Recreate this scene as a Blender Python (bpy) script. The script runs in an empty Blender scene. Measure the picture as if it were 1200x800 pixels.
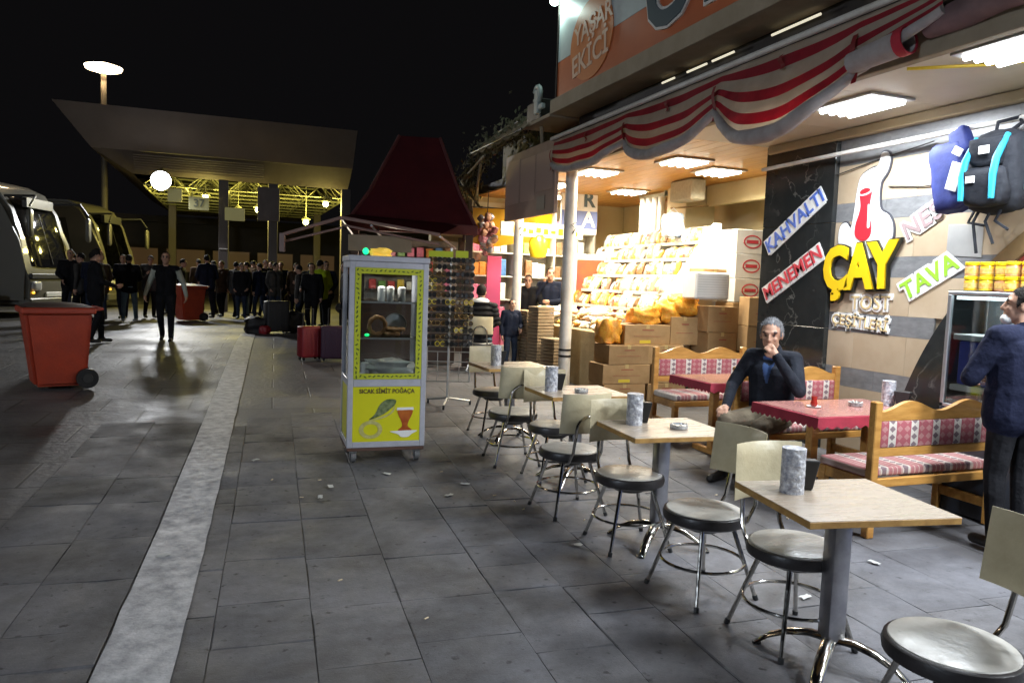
import bpy, bmesh, math, random
import numpy as np
from mathutils import Vector, Matrix, Euler, noise as mnoise
random.seed(7)
R = math.radians
sc = bpy.context.scene
COL = sc.collection

# ---------------------------------------------------------------- camera, sky, exposure
CAM_H = 1.64
cam_d = bpy.data.cameras.new('camera')
cam_d.sensor_width = 36.0
cam_d.lens = 880.0 / 1200.0 * 36.0
cam_d.clip_start = 0.05
cam_d.clip_end = 400.0
cam = bpy.data.objects.new('camera', cam_d)
COL.objects.link(cam)
_yaw, _pit, _rol = R(20.6), R(4.55), R(2.1)
_fw = Vector((math.sin(_yaw)*math.cos(_pit), math.cos(_yaw)*math.cos(_pit), -math.sin(_pit)))
_r = Vector((math.cos(_yaw), -math.sin(_yaw), 0))
_u = _r.cross(_fw)
_r2 = _r*math.cos(_rol) + _u*math.sin(_rol)
_u2 = -_r*math.sin(_rol) + _u*math.cos(_rol)
cam.matrix_world = Matrix(((_r2.x, _u2.x, -_fw.x, 0), (_r2.y, _u2.y, -_fw.y, 0), (_r2.z, _u2.z, -_fw.z, CAM_H), (0, 0, 0, 1)))
sc.camera = cam

world = bpy.data.worlds.new('World')
sc.world = world
world.use_nodes = True
wn, wl = world.node_tree.nodes, world.node_tree.links
wn.clear()
sky = wn.new('ShaderNodeTexSky')
sky.sky_type = 'NISHITA'
sky.sun_disc = False
sky.sun_elevation = R(-7)
sky.sun_rotation = R(200)
bg = wn.new('ShaderNodeBackground')
bg.inputs['Strength'].default_value = 0.05
wl.new(sky.outputs['Color'], bg.inputs['Color'])
city = wn.new('ShaderNodeBackground')          # faint even glow of the town in the night sky
city.inputs['Color'].default_value = (0.9, 0.85, 0.95, 1)
city.inputs['Strength'].default_value = 0.003
addw = wn.new('ShaderNodeAddShader')
wo = wn.new('ShaderNodeOutputWorld')
wl.new(bg.outputs[0], addw.inputs[0]); wl.new(city.outputs[0], addw.inputs[1]); wl.new(addw.outputs[0], wo.inputs['Surface'])

sc.view_settings.view_transform = 'Standard'
sc.view_settings.look = 'None'
sc.view_settings.exposure = 0.4
sc.view_settings.gamma = 1.0
sc.view_settings.use_curve_mapping = False
sc.render.engine = 'CYCLES'
sc.cycles.use_denoising = True
sc.cycles.max_bounces = 6
sc.cycles.diffuse_bounces = 3
sc.cycles.glossy_bounces = 3
sc.cycles.transmission_bounces = 5
sc.cycles.transparent_max_bounces = 8
sc.cycles.caustics_reflective = False
sc.cycles.caustics_refractive = False
sc.cycles.sample_clamp_indirect = 4.0

def gz(y):
    """height of the gently rising forecourt"""
    return 0.03*min(max(y-5.0, 0.0), 10.0)

# ---------------------------------------------------------------- helpers
def link(o, parent=None):
    COL.objects.link(o)
    if parent is not None:
        o.parent = parent
    return o

def tag(o, label=None, cat=None, group=None, kind=None):
    if label: o['label'] = label
    if cat: o['category'] = cat
    if group: o['group'] = group
    if kind: o['kind'] = kind
    return o

def thing(name, label, cat, loc=(0, 0, 0), rz=0.0, group=None):
    o = bpy.data.objects.new(name, None)
    o.empty_display_size = 0.1
    o.location = loc
    o.rotation_euler = (0, 0, rz)
    link(o)
    return tag(o, label, cat, group)

def finish(bm, name, mats, smooth=35):
    me = bpy.data.meshes.new(name)
    bmesh.ops.recalc_face_normals(bm, faces=bm.faces)
    bm.to_mesh(me); bm.free()
    if not isinstance(mats, (list, tuple)): mats = [mats]
    for m in mats: me.materials.append(m)
    if smooth:
        me.polygons.foreach_set('use_smooth', [True]*len(me.polygons))
        me.set_sharp_from_angle(angle=R(smooth))
    return me

def obj(name, bm, mats, parent=None, loc=(0, 0, 0), rot=(0, 0, 0), smooth=35, **kw):
    me = bm if isinstance(bm, bpy.types.Mesh) else finish(bm, name, mats, smooth)
    o = bpy.data.objects.new(name, me)
    o.location = loc; o.rotation_euler = rot
    link(o, parent)
    return tag(o, **kw)

def kids(o):
    return [c for c in bpy.data.objects if c.parent == o]

def copy_tree(o, parent=None, **kw):
    c = o.copy(); COL.objects.link(c)
    c.parent = parent
    for ch in list(o.children): copy_tree(ch, c)
    return tag(c, **kw)

def B():
    return bmesh.new()

def xf(loc=(0, 0, 0), rot=(0, 0, 0), sca=(1, 1, 1)):
    return Matrix.LocRotScale(Vector(loc), Euler(rot), Vector(sca))

def setmat(faces, mi):
    if mi:
        for f in faces: f.material_index = mi

def box(bm, c, s, rot=(0, 0, 0), mi=0, bev=0.0, seg=1, M=None):
    m = xf(c, rot, s)
    if M is not None: m = M @ m
    r = bmesh.ops.create_cube(bm, size=1.0, matrix=m)
    vs = r['verts']
    fs = list({f for v in vs for f in v.link_faces})
    if bev > 0:
        es = list({e for v in vs for e in v.link_edges})
        r2 = bmesh.ops.bevel(bm, geom=es, offset=bev, segments=seg, affect='EDGES', profile=0.5)
        fs = list(set(r2['faces']) | {f for f in fs if f.is_valid})
    setmat([f for f in fs if f.is_valid], mi)
    return fs

def bx(bm, x0, x1, y0, y1, z0, z1, mi=0, bev=0.0, seg=1, M=None):
    return box(bm, ((x0+x1)/2, (y0+y1)/2, (z0+z1)/2), (abs(x1-x0), abs(y1-y0), abs(z1-z0)), (0, 0, 0), mi, bev, seg, M)

def cyl(bm, p0, p1, r0, r1=None, seg=12, mi=0, cap=True):
    p0, p1 = Vector(p0), Vector(p1)
    if r1 is None: r1 = r0
    d = p1-p0
    m = Matrix.Translation((p0+p1)/2) @ d.to_track_quat('Z', 'Y').to_matrix().to_4x4()
    r = bmesh.ops.create_cone(bm, cap_ends=cap, cap_tris=False, segments=seg, radius1=r0, radius2=r1, depth=d.length, matrix=m)
    fs = list({f for v in r['verts'] for f in v.link_faces})
    setmat(fs, mi)
    return fs

def tube(bm, pts, r, seg=8, mi=0, closed=False, cap=True):
    pts = [Vector(p) for p in pts]
    n = len(pts)
    rs = r if isinstance(r, (list, tuple)) else [r]*n
    rings = []
    up = None
    for i, p in enumerate(pts):
        if closed: t = pts[(i+1) % n]-pts[i-1]
        else: t = pts[min(i+1, n-1)]-pts[max(i-1, 0)]
        t.normalize()
        if up is None:
            up = t.orthogonal().normalized()
        else:
            up = (up - t*up.dot(t))
            up = up.normalized() if up.length > 1e-5 else t.orthogonal().normalized()
        b = t.cross(up)
        rings.append([bm.verts.new(p+(up*math.cos(2*math.pi*k/seg)+b*math.sin(2*math.pi*k/seg))*rs[i]) for k in range(seg)])
    fs = []
    for i in range(n if closed else n-1):
        a, c = rings[i], rings[(i+1) % n]
        for k in range(seg):
            fs.append(bm.faces.new((a[k], a[(k+1) % seg], c[(k+1) % seg], c[k])))
    if cap and not closed:
        fs.append(bm.faces.new(rings[0][::-1])); fs.append(bm.faces.new(rings[-1]))
    setmat(fs, mi)
    return fs

def lathe(bm, prof, seg=24, mi=0, c=(0, 0, 0), M=None):
    """prof: list of (radius, z[, mat])"""
    rings = []
    for p in prof:
        rr, z = p[0], p[1]
        ring = []
        for k in range(seg):
            v = Vector((c[0]+rr*math.cos(2*math.pi*k/seg), c[1]+rr*math.sin(2*math.pi*k/seg), c[2]+z))
            if M is not None: v = M @ v
            ring.append(bm.verts.new(v))
        rings.append(ring)
    for i in range(len(prof)-1):
        m = prof[i][2] if len(prof[i]) > 2 else mi
        for k in range(seg):
            f = bm.faces.new((rings[i][k], rings[i][(k+1) % seg], rings[i+1][(k+1) % seg], rings[i+1][k]))
            f.material_index = m
    f = bm.faces.new(rings[0][::-1]); f.material_index = prof[0][2] if len(prof[0]) > 2 else mi
    f = bm.faces.new(rings[-1]); f.material_index = prof[-1][2] if len(prof[-1]) > 2 else mi

def prism(bm, poly, th, mi=0, M=None):
    """2D polygon in XY extruded from z=0 to th"""
    lo = [bm.verts.new((M @ Vector((p[0], p[1], 0))) if M is not None else (p[0], p[1], 0)) for p in poly]
    hi = [bm.verts.new((M @ Vector((p[0], p[1], th))) if M is not None else (p[0], p[1], th)) for p in poly]
    n = len(poly); fs = []
    for i in range(n):
        fs.append(bm.faces.new((lo[i], lo[(i+1) % n], hi[(i+1) % n], hi[i])))
    fs.append(bm.faces.new(lo[::-1])); fs.append(bm.faces.new(hi))
    setmat(fs, mi)
    return fs

def grid(bm, nu, nv, fn, mfn=None, mi=0):
    vs = [[bm.verts.new(fn(i/nu, j/nv)) for j in range(nv+1)] for i in range(nu+1)]
    for i in range(nu):
        for j in range(nv):
            f = bm.faces.new((vs[i][j], vs[i+1][j], vs[i+1][j+1], vs[i][j+1]))
            f.material_index = mfn(i, j) if mfn else mi
    return vs

def ico(bm, c, s, sub=2, mi=0, M=None):
    m = xf(c, (0, 0, 0), s if isinstance(s, (list, tuple)) else (s, s, s))
    if M is not None: m = M @ m
    r = bmesh.ops.create_icosphere(bm, subdivisions=sub, radius=1.0, matrix=m)
    fs = list({f for v in r['verts'] for f in v.link_faces})
    setmat(fs, mi)
    return fs

def text_mesh(body, size, mat, extrude=0.004, offset=0.0, shear=0.0, align='CENTER', spacing=1.0, bold=0.0):
    cu = bpy.data.curves.new('lettering', 'FONT')
    cu.body = body; cu.size = size; cu.extrude = extrude; cu.offset = offset+bold; cu.shear = shear
    cu.align_x = align; cu.align_y = 'CENTER'; cu.space_character = spacing
    cu.resolution_u = 3
    t = bpy.data.objects.new('lettering', cu)
    COL.objects.link(t)
    bpy.context.view_layer.update()
    me = bpy.data.meshes.new_from_object(t.evaluated_get(bpy.context.evaluated_depsgraph_get()))
    bpy.data.objects.remove(t); bpy.data.curves.remove(cu)
    me.materials.clear(); me.materials.append(mat)
    return me

# ---------------------------------------------------------------- materials
MATS = {}
def pm(name, col, rough=0.6, metal=0.0, col2=None, nscale=8.0, ncon=0.5, bump=0.0, bscale=40.0, spec=0.5, emit=None, estr=0.0,
       trans=0.0, alpha=1.0, rnd=0.0, coat=0.0, detail=6.0, rvar=0.0, stretch=None, sub=0.0):
    """procedural principled material: two-tone noise colour, noise bump, per-object variation"""
    if name in MATS: return MATS[name]
    m = bpy.data.materials.new(name); m.use_nodes = True
    n, l = m.node_tree.nodes, m.node_tree.links
    b = n['Principled BSDF']
    b.inputs['Roughness'].default_value = rough
    b.inputs['Metallic'].default_value = metal
    b.inputs['Specular IOR Level'].default_value = spec
    b.inputs['Transmission Weight'].default_value = trans
    b.inputs['Alpha'].default_value = alpha
    b.inputs['Coat Weight'].default_value = coat
    b.inputs['Base Color'].default_value = (*col, 1)
    tc = n.new('ShaderNodeTexCoord')
    vec = tc.outputs['Object']
    if stretch:
        mp = n.new('ShaderNodeMapping'); mp.inputs['Scale'].default_value = stretch
        l.new(vec, mp.inputs['Vector']); vec = mp.outputs['Vector']
    if rnd or col2:
        oi = n.new('ShaderNodeObjectInfo')
        ad = n.new('ShaderNodeVectorMath'); ad.operation = 'ADD'
        sc_ = n.new('ShaderNodeVectorMath'); sc_.operation = 'SCALE'
        cb = n.new('ShaderNodeCombineXYZ')
        for k in range(3): l.new(oi.outputs['Random'], cb.inputs[k])
        l.new(cb.outputs[0], sc_.inputs[0]); sc_.inputs['Scale'].default_value = 37.0
        l.new(vec, ad.inputs[0]); l.new(sc_.outputs[0], ad.inputs[1])
        vec = ad.outputs[0]
    out = None
    if col2:
        nt = n.new('ShaderNodeTexNoise'); nt.inputs['Scale'].default_value = nscale; nt.inputs['Detail'].default_value = detail
        nt.inputs['Roughness'].default_value = 0.62
        l.new(vec, nt.inputs['Vector'])
        cr = n.new('ShaderNodeValToRGB')
        cr.color_ramp.elements[0].position = 0.5-ncon*0.5*0.6; cr.color_ramp.elements[1].position = 0.5+ncon*0.5*0.6
        cr.color_ramp.elements[0].color = (*col, 1); cr.color_ramp.elements[1].color = (*col2, 1)
        l.new(nt.outputs['Fac'], cr.inputs['Fac'])
        out = cr.outputs['Color']
        if rvar:
            mr = n.new('ShaderNodeMapRange')
            mr.inputs['To Min'].default_value = max(0.02, rough-rvar); mr.inputs['To Max'].default_value = min(1, rough+rvar)
            mr.inputs['From Min'].default_value = 0.3; mr.inputs['From Max'].default_value = 0.7
            l.new(nt.outputs['Fac'], mr.inputs['Value']); l.new(mr.outputs[0], b.inputs['Roughness'])
    if rnd:
        hs = n.new('ShaderNodeHueSaturation')
        mr2 = n.new('ShaderNodeMapRange'); mr2.inputs['To Min'].default_value = 1-rnd; mr2.inputs['To Max'].default_value = 1+rnd
        l.new(oi.outputs['Random'], mr2.inputs['Value']); l.new(mr2.outputs[0], hs.inputs['Value'])
        if out is not None: l.new(out, hs.inputs['Color'])
        else: hs.inputs['Color'].default_value = (*col, 1)
        out = hs.outputs['Color']
    if out is not None: l.new(out, b.inputs['Base Color'])
    if bump:
        bt = n.new('ShaderNodeTexNoise'); bt.inputs['Scale'].default_value = bscale; bt.inputs['Detail'].default_value = 5
        l.new(vec, bt.inputs['Vector'])
        bp = n.new('ShaderNodeBump'); bp.inputs['Strength'].default_value = bump; bp.inputs['Distance'].default_value = 0.02
        l.new(bt.outputs['Fac'], bp.inputs['Height']); l.new(bp.outputs['Normal'], b.inputs['Normal'])
    if emit:
        b.inputs['Emission Color'].default_value = (*emit, 1); b.inputs['Emission Strength'].default_value = estr
    MATS[name] = m
    return m

def glass(name, tint=(0.9, 0.95, 0.95), opacity=0.12, rough=0.03):
    """thin sheet glass: mostly clear, with sheen"""
    if name in MATS: return MATS[name]
    m = bpy.data.materials.new(name); m.use_nodes = True
    n, l = m.node_tree.nodes, m.node_tree.links
    n.clear()
    o = n.new('ShaderNodeOutputMaterial'); mx = n.new('ShaderNodeMixShader')
    tr = n.new('ShaderNodeBsdfTransparent'); tr.inputs['Color'].default_value = (*tint, 1)
    gl = n.new('ShaderNodeBsdfGlossy'); gl.inputs['Roughness'].default_value = rough
    fr = n.new('ShaderNodeFresnel'); fr.inputs['IOR'].default_value = 1.5
    ma = n.new('ShaderNodeMath'); ma.operation = 'ADD'; ma.inputs[1].default_value = opacity; ma.use_clamp = True
    l.new(fr.outputs[0], ma.inputs[0]); l.new(ma.outputs[0], mx.inputs['Fac'])
    l.new(tr.outputs[0], mx.inputs[1]); l.new(gl.outputs[0], mx.inputs[2]); l.new(mx.outputs[0], o.inputs['Surface'])
    MATS[name] = m
    return m

def lamp_area(name, loc, size, power, col, rot=(0, 0, 0), parent=None, size_y=None, spread=None):
    d = bpy.data.lights.new(name, 'AREA'); d.energy = power; d.color = col
    d.shape = 'RECTANGLE' if size_y else 'SQUARE'
    d.size = size
    if size_y: d.size_y = size_y
    if spread: d.spread = spread
    o = bpy.data.objects.new(name, d); o.location = loc; o.rotation_euler = rot
    link(o, parent)
    return o

def lamp_point(name, loc, power, col, rad=0.08, parent=None):
    d = bpy.data.lights.new(name, 'POINT'); d.energy = power; d.color = col; d.shadow_soft_size = rad
    o = bpy.data.objects.new(name, d); o.location = loc
    link(o, parent)
    return o

# ---- palette
def slab_material():
    m = bpy.data.materials.new('paving_stone'); m.use_nodes = True
    n, l = m.node_tree.nodes, m.node_tree.links
    b = n['Principled BSDF']
    geo = n.new('ShaderNodeNewGeometry'); oi = n.new('ShaderNodeObjectInfo')
    def noise(scale, detail, rough=.62, dist=0.0):
        t = n.new('ShaderNodeTexNoise'); t.inputs['Scale'].default_value = scale; t.inputs['Detail'].default_value = detail
        t.inputs['Roughness'].default_value = rough; t.inputs['Distortion'].default_value = dist
        l.new(geo.outputs['Position'], t.inputs['Vector']); return t.outputs['Fac']
    def ramp(f, p0, c0, p1, c1):
        r = n.new('ShaderNodeValToRGB'); r.color_ramp.elements[0].position = p0; r.color_ramp.elements[1].position = p1
        r.color_ramp.elements[0].color = (*c0, 1); r.color_ramp.elements[1].color = (*c1, 1); l.new(f, r.inputs['Fac']); return r.outputs['Color']
    def mul(a, b_):
        x = n.new('ShaderNodeMix'); x.data_type = 'RGBA'; x.blend_type = 'MULTIPLY'; x.inputs['Factor'].default_value = 1
        l.new(a, x.inputs[6]); l.new(b_, x.inputs[7]); return x.outputs[2]
    base = ramp(oi.outputs['Random'], 0.0, (.118, .118, .130), 1.0, (.160, .158, .168))
    stain = ramp(noise(.75, 9, .66, .4), .38, (.48, .46, .44), .60, (1.14, 1.14, 1.16))
    mott = ramp(noise(9, 12, .8), .30, (.66, .65, .64), .68, (1.16, 1.16, 1.16))
    spot = ramp(noise(19, 3, .5), .27, (.30, .29, .28), .36, (1, 1, 1))
    l.new(mul(mul(mul(base, stain), mott), spot), b.inputs['Base Color'])
    mr = n.new('ShaderNodeMapRange'); mr.inputs['From Min'].default_value = .3; mr.inputs['From Max'].default_value = .7
    mr.inputs['To Min'].default_value = .50; mr.inputs['To Max'].default_value = .85
    l.new(noise(2.6, 8), mr.inputs['Value']); l.new(mr.outputs[0], b.inputs['Roughness'])
    bp = n.new('ShaderNodeBump'); bp.inputs['Strength'].default_value = .55; bp.inputs['Distance'].default_value = .008
    l.new(noise(75, 10, .75), bp.inputs['Height']); l.new(bp.outputs['Normal'], b.inputs['Normal'])
    return m
slab_m = slab_material()
chrome = pm('chrome', (0.62, 0.60, 0.57), 0.16, 1.0, col2=(0.42, 0.40, 0.36), nscale=30, ncon=0.7, rvar=0.1)
steel = pm('brushed_steel', (0.45, 0.45, 0.48), 0.32, 1.0, col2=(0.33, 0.33, 0.36), nscale=12)
cream_v = pm('cream_vinyl', (0.62, 0.55, 0.37), 0.42, col2=(0.42, 0.35, 0.21), nscale=6, ncon=0.9, bump=0.15, bscale=30, rnd=0.14, rvar=.12, detail=9)
seat_v = pm('pale_vinyl', (0.60, 0.58, 0.53), 0.36, col2=(0.40, 0.37, 0.32), nscale=7, ncon=0.8, bump=0.16, bscale=26, rnd=0.12, rvar=.14, detail=9)
black_v = pm('black_vinyl', (0.018, 0.016, 0.016), 0.38, col2=(0.035, 0.03, 0.03), nscale=12, bump=0.08, bscale=80)
pine = pm('varnished_pine', (0.56, 0.29, 0.075), 0.38, col2=(0.40, 0.185, 0.04), nscale=5, stretch=(1.2, 6, 6), bump=0.05, bscale=25, coat=0.2)
laminate = pm('table_laminate', (0.46, 0.38, 0.30), 0.28, col2=(0.41, 0.33, 0.25), nscale=3, stretch=(1.2, 7, 1), rvar=0.06)
edge_wood = pm('table_edge', (0.52, 0.30, 0.09), 0.45, col2=(0.34, 0.18, 0.05), nscale=14)
white_paint = pm('white_paint', (0.66, 0.64, 0.60), 0.5, col2=(0.52, 0.49, 0.44), nscale=5, bump=0.05)
carton = pm('cardboard', (0.40, 0.25, 0.115), 0.85, col2=(0.33, 0.20, 0.085), nscale=6, rnd=0.16, bump=0.05, bscale=60)
white_card = pm('white_cardboard', (0.72, 0.71, 0.68), 0.7, col2=(0.64, 0.63, 0.60), nscale=5)
dark_metal = pm('dark_metal', (0.03, 0.03, 0.032), 0.5, 0.3, col2=(0.05, 0.045, 0.04), nscale=10)
black_pl = pm('black_plastic', (0.012, 0.012, 0.013), 0.45)
white_sign = pm('white_sign_board', (0.78, 0.77, 0.74), 0.5)
skin = pm('skin', (0.50, 0.29, 0.20), 0.5, col2=(0.44, 0.24, 0.16), nscale=14, sub=0.1)
# ================================================================ ground, paving slabs, painted line
def ground_material():
    m = bpy.data.materials.new('forecourt_paving'); m.use_nodes = True
    n, l = m.node_tree.nodes, m.node_tree.links
    b = n['Principled BSDF']
    tc = n.new('ShaderNodeTexCoord')
    mp = n.new('ShaderNodeMapping'); mp.inputs['Rotation'].default_value = (0, 0, R(2.9))
    l.new(tc.outputs['Object'], mp.inputs['Vector'])
    br = n.new('ShaderNodeTexBrick')
    br.inputs['Scale'].default_value = 1.0; br.inputs['Brick Width'].default_value = 0.88; br.inputs['Row Height'].default_value = 0.68
    br.inputs['Mortar Size'].default_value = 0.012; br.inputs['Mortar Smooth'].default_value = 0.4
    br.inputs['Color1'].default_value = (0.118, 0.116, 0.124, 1); br.inputs['Color2'].default_value = (0.158, 0.154, 0.162, 1); br.inputs['Mortar'].default_value = (0.075, 0.073, 0.072, 1)
    l.new(mp.outputs[0], br.inputs['Vector'])
    n1 = n.new('ShaderNodeTexNoise'); n1.inputs['Scale'].default_value = 0.9; n1.inputs['Detail'].default_value = 9; n1.inputs['Roughness'].default_value = 0.65
    l.new(tc.outputs['Object'], n1.inputs['Vector'])
    cr = n.new('ShaderNodeValToRGB'); cr.color_ramp.elements[0].position = 0.35; cr.color_ramp.elements[1].position = 0.66
    cr.color_ramp.elements[0].color = (0.45, 0.44, 0.43, 1); cr.color_ramp.elements[1].color = (1, 1, 1, 1)
    l.new(n1.outputs['Fac'], cr.inputs['Fac'])
    mx = n.new('ShaderNodeMix'); mx.data_type = 'RGBA'; mx.blend_type = 'MULTIPLY'; mx.inputs['Factor'].default_value = 1.0
    l.new(br.outputs['Color'], mx.inputs[6]); l.new(cr.outputs['Color'], mx.inputs[7]); l.new(mx.outputs[2], b.inputs['Base Color'])
    mr = n.new('ShaderNodeMapRange'); mr.inputs['From Min'].default_value = 0.3; mr.inputs['From Max'].default_value = 0.7
    mr.inputs['To Min'].default_value = 0.42; mr.inputs['To Max'].default_value = 0.75
    l.new(n1.outputs['Fac'], mr.inputs['Value']); l.new(mr.outputs[0], b.inputs['Roughness'])
    n2 = n.new('ShaderNodeTexNoise'); n2.inputs['Scale'].default_value = 14; n2.inputs['Detail'].default_value = 6
    l.new(tc.outputs['Object'], n2.inputs['Vector'])
    ma = n.new('ShaderNodeMath'); ma.operation = 'MULTIPLY_ADD'; ma.inputs[1].default_value = -0.8
    l.new(br.outputs['Fac'], ma.inputs[0]); l.new(n2.outputs['Fac'], ma.inputs[2])
    bp = n.new('ShaderNodeBump'); bp.inputs['Strength'].default_value = 0.45; bp.inputs['Distance'].default_value = 0.02
    l.new(ma.outputs[0], bp.inputs['Height']); l.new(bp.outputs['Normal'], b.inputs['Normal'])
    return m

bm = B()
ys = [-25, 0, 5, 8, 11, 15, 22, 40, 110]
xs = [-70, -20, -6, 0, 3, 6, 9, 25, 70]
gv = [[bm.verts.new((x, y, gz(y)-0.008)) for y in ys] for x in xs]
for i in range(len(xs)-1):
    for j in range(len(ys)-1):
        bm.faces.new((gv[i][j], gv[i+1][j], gv[i+1][j+1], gv[i][j+1]))
ground = obj('ground', bm, ground_material(), smooth=0, kind='structure')

# paving slabs near the camera: real pieces with recessed joints
SW, SL = 0.44, 0.68
def slab_mesh(seed, half):
    rr = random.Random(seed)
    L = (SL/2 if half else SL)-0.0038; W = SW-0.0038
    bm = B()
    nx, ny = (5, 4) if half else (5, 7)
    off = Vector((rr.random()*50, rr.random()*50, 0))
    def top(u, v):
        x, y = (u-0.5)*W, (v-0.5)*L
        e = min(u, 1-u, v, 1-v)
        z = 0.0009*mnoise.noise(Vector((x*7, y*7, 0))+off) - (0.0012 if e < 0.01 else 0)
        if e < 0.01 and rr.random() < 0.22: z -= 0.005
        return (x, y, z)
    us = [0, 0.014, 0.35, 0.65, 0.986, 1.0]
    vs = [0, 0.018, 0.5, 0.982, 1.0] if half else [0, 0.009, 0.25, 0.5, 0.75, 0.9, 0.991, 1.0]
    vv = [[bm.verts.new(top(us[i], vs[j])) for j in range(ny+1)] for i in range(nx+1)]
    for i in range(nx):
        for j in range(ny):
            bm.faces.new((vv[i][j], vv[i+1][j], vv[i+1][j+1], vv[i][j+1]))
    edge = [vv[i][0] for i in range(nx+1)]+[vv[nx][j] for j in range(1, ny+1)]+[vv[i][ny] for i in range(nx-1, -1, -1)]+[vv[0][j] for j in range(ny-1, 0, -1)]
    lo = [bm.verts.new((v.co.x, v.co.y, -0.05)) for v in edge]
    for k in range(len(edge)):
        k2 = (k+1) % len(edge)
        bm.faces.new((edge[k], lo[k], lo[k2], edge[k2]))
    return finish(bm, 'paving_slab', slab_m, 12)
full = [slab_mesh(s, False) for s in range(7)]
halfs = [slab_mesh(s+20, True) for s in range(7)]
dirv = Vector((0.051, 1.0, 0)).normalized(); perp = Vector((dirv.y, -dirv.x, 0))
rs = random.Random(3)
rz_s = -math.atan(0.051)
ns = 0
ub = [-1.60, -1.13, -.69]                      # column edges; the painted line starts on one of them
while ub[-1] < 4.5: ub.append(ub[-1]+rs.choice((.38, .44, .44, .50)))
for i in range(len(ub)-1):
    u = (ub[i]+ub[i+1])/2; wcol = ub[i+1]-ub[i]
    v = 1.25-rs.random()*.5
    while v < 8.3:
        Lr = rs.choice((.34, .46, .60, .68, .68, .74))
        vc = v+Lr/2; v += Lr
        p = perp*u + dirv*vc
        if p.y > 8.25 or p.y < 1.2 or p.x > 4.6: continue
        if p.y < 1.9 and p.x < 0.9: continue
        hf = Lr < .5
        o = bpy.data.objects.new('paving_slab', rs.choice(halfs if hf else full))
        o.location = (p.x, p.y, gz(p.y)+rs.uniform(-0.0018, 0.0008))
        o.rotation_euler = ((math.atan(0.03) if p.y > 5 else 0)+rs.uniform(-.0012, .0012), rs.uniform(-.0012, .0012), rz_s+rs.uniform(-.004, .004))
        o.scale = ((wcol-.0038)/(SW-.0038), (Lr-.0038)/((SL/2 if hf else SL)-.0038), 1)
        link(o, ground); ns += 1
print('slabs', ns)

# worn painted line
paint = pm('worn_line_paint', (0.50, 0.50, 0.52), 0.6, col2=(0.26, 0.26, 0.275), nscale=11, ncon=0.6, bump=0.25, bscale=50, rvar=0.12, detail=10)
bm = B()
prev = None
for k in range(0, 66):
    y = 1.2+k*0.245
    cx = -0.365+(y-3.2)*0.051
    w = 0.152+0.006*mnoise.noise(Vector((y*2.1, 3, 0)))
    cur = [bm.verts.new((cx-w+0.01*mnoise.noise(Vector((y*5, 1, 0))), y, gz(y)+0.0065)), bm.verts.new((cx+w+0.01*mnoise.noise(Vector((y*5, 9, 0))), y, gz(y)+0.0065))]
    if prev: bm.faces.new((prev[0], prev[1], cur[1], cur[0]))
    prev = cur
obj('road_marking', bm, paint, smooth=0, kind='structure')
# scraps of litter on the paving
lit_m = pm('litter_paper', (0.5, 0.5, 0.48), 0.8)
for k, (x, y) in enumerate([(1.55, 5.35), (1.75, 5.6), (0.62, 5.5), (0.72, 5.75), (-0.35, 4.6), (2.05, 4.15), (3.7, 3.4), (1.2, 6.0), (2.9, 3.1), (0.2, 6.6)]):
    bm = B()
    rr = random.Random(k)
    grid(bm, 3, 3, lambda u, v: ((u-.5)*.07+rr.uniform(-.008, .008), (v-.5)*.035+rr.uniform(-.006, .006), 0.008+rr.random()*0.010))
    obj('paper_scrap', bm, lit_m, loc=(x, y, gz(y)), rot=(0, 0, rr.random()*3), label='crumpled scrap of pale paper lying on the paving', cat='litter', group='paper scraps on the paving')

butt = pm('cigarette_end', (.62, .50, .34), .9)
rr = random.Random(77)
bm = B(); tube(bm, [(-.013, 0, .004), (.013, 0, .004)], .004, 6); butt_me = finish(bm, 'cigarette_end', butt)
for k in range(26):
    x, y = rr.uniform(.2, 4.0), rr.uniform(2.1, 6.2)
    obj('cigarette_end', butt_me, None, loc=(x, y, gz(y)+.001), rot=(0, 0, rr.random()*6), label='cigarette end dropped on the paving', cat='litter', group='cigarette ends on the paving')
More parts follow.
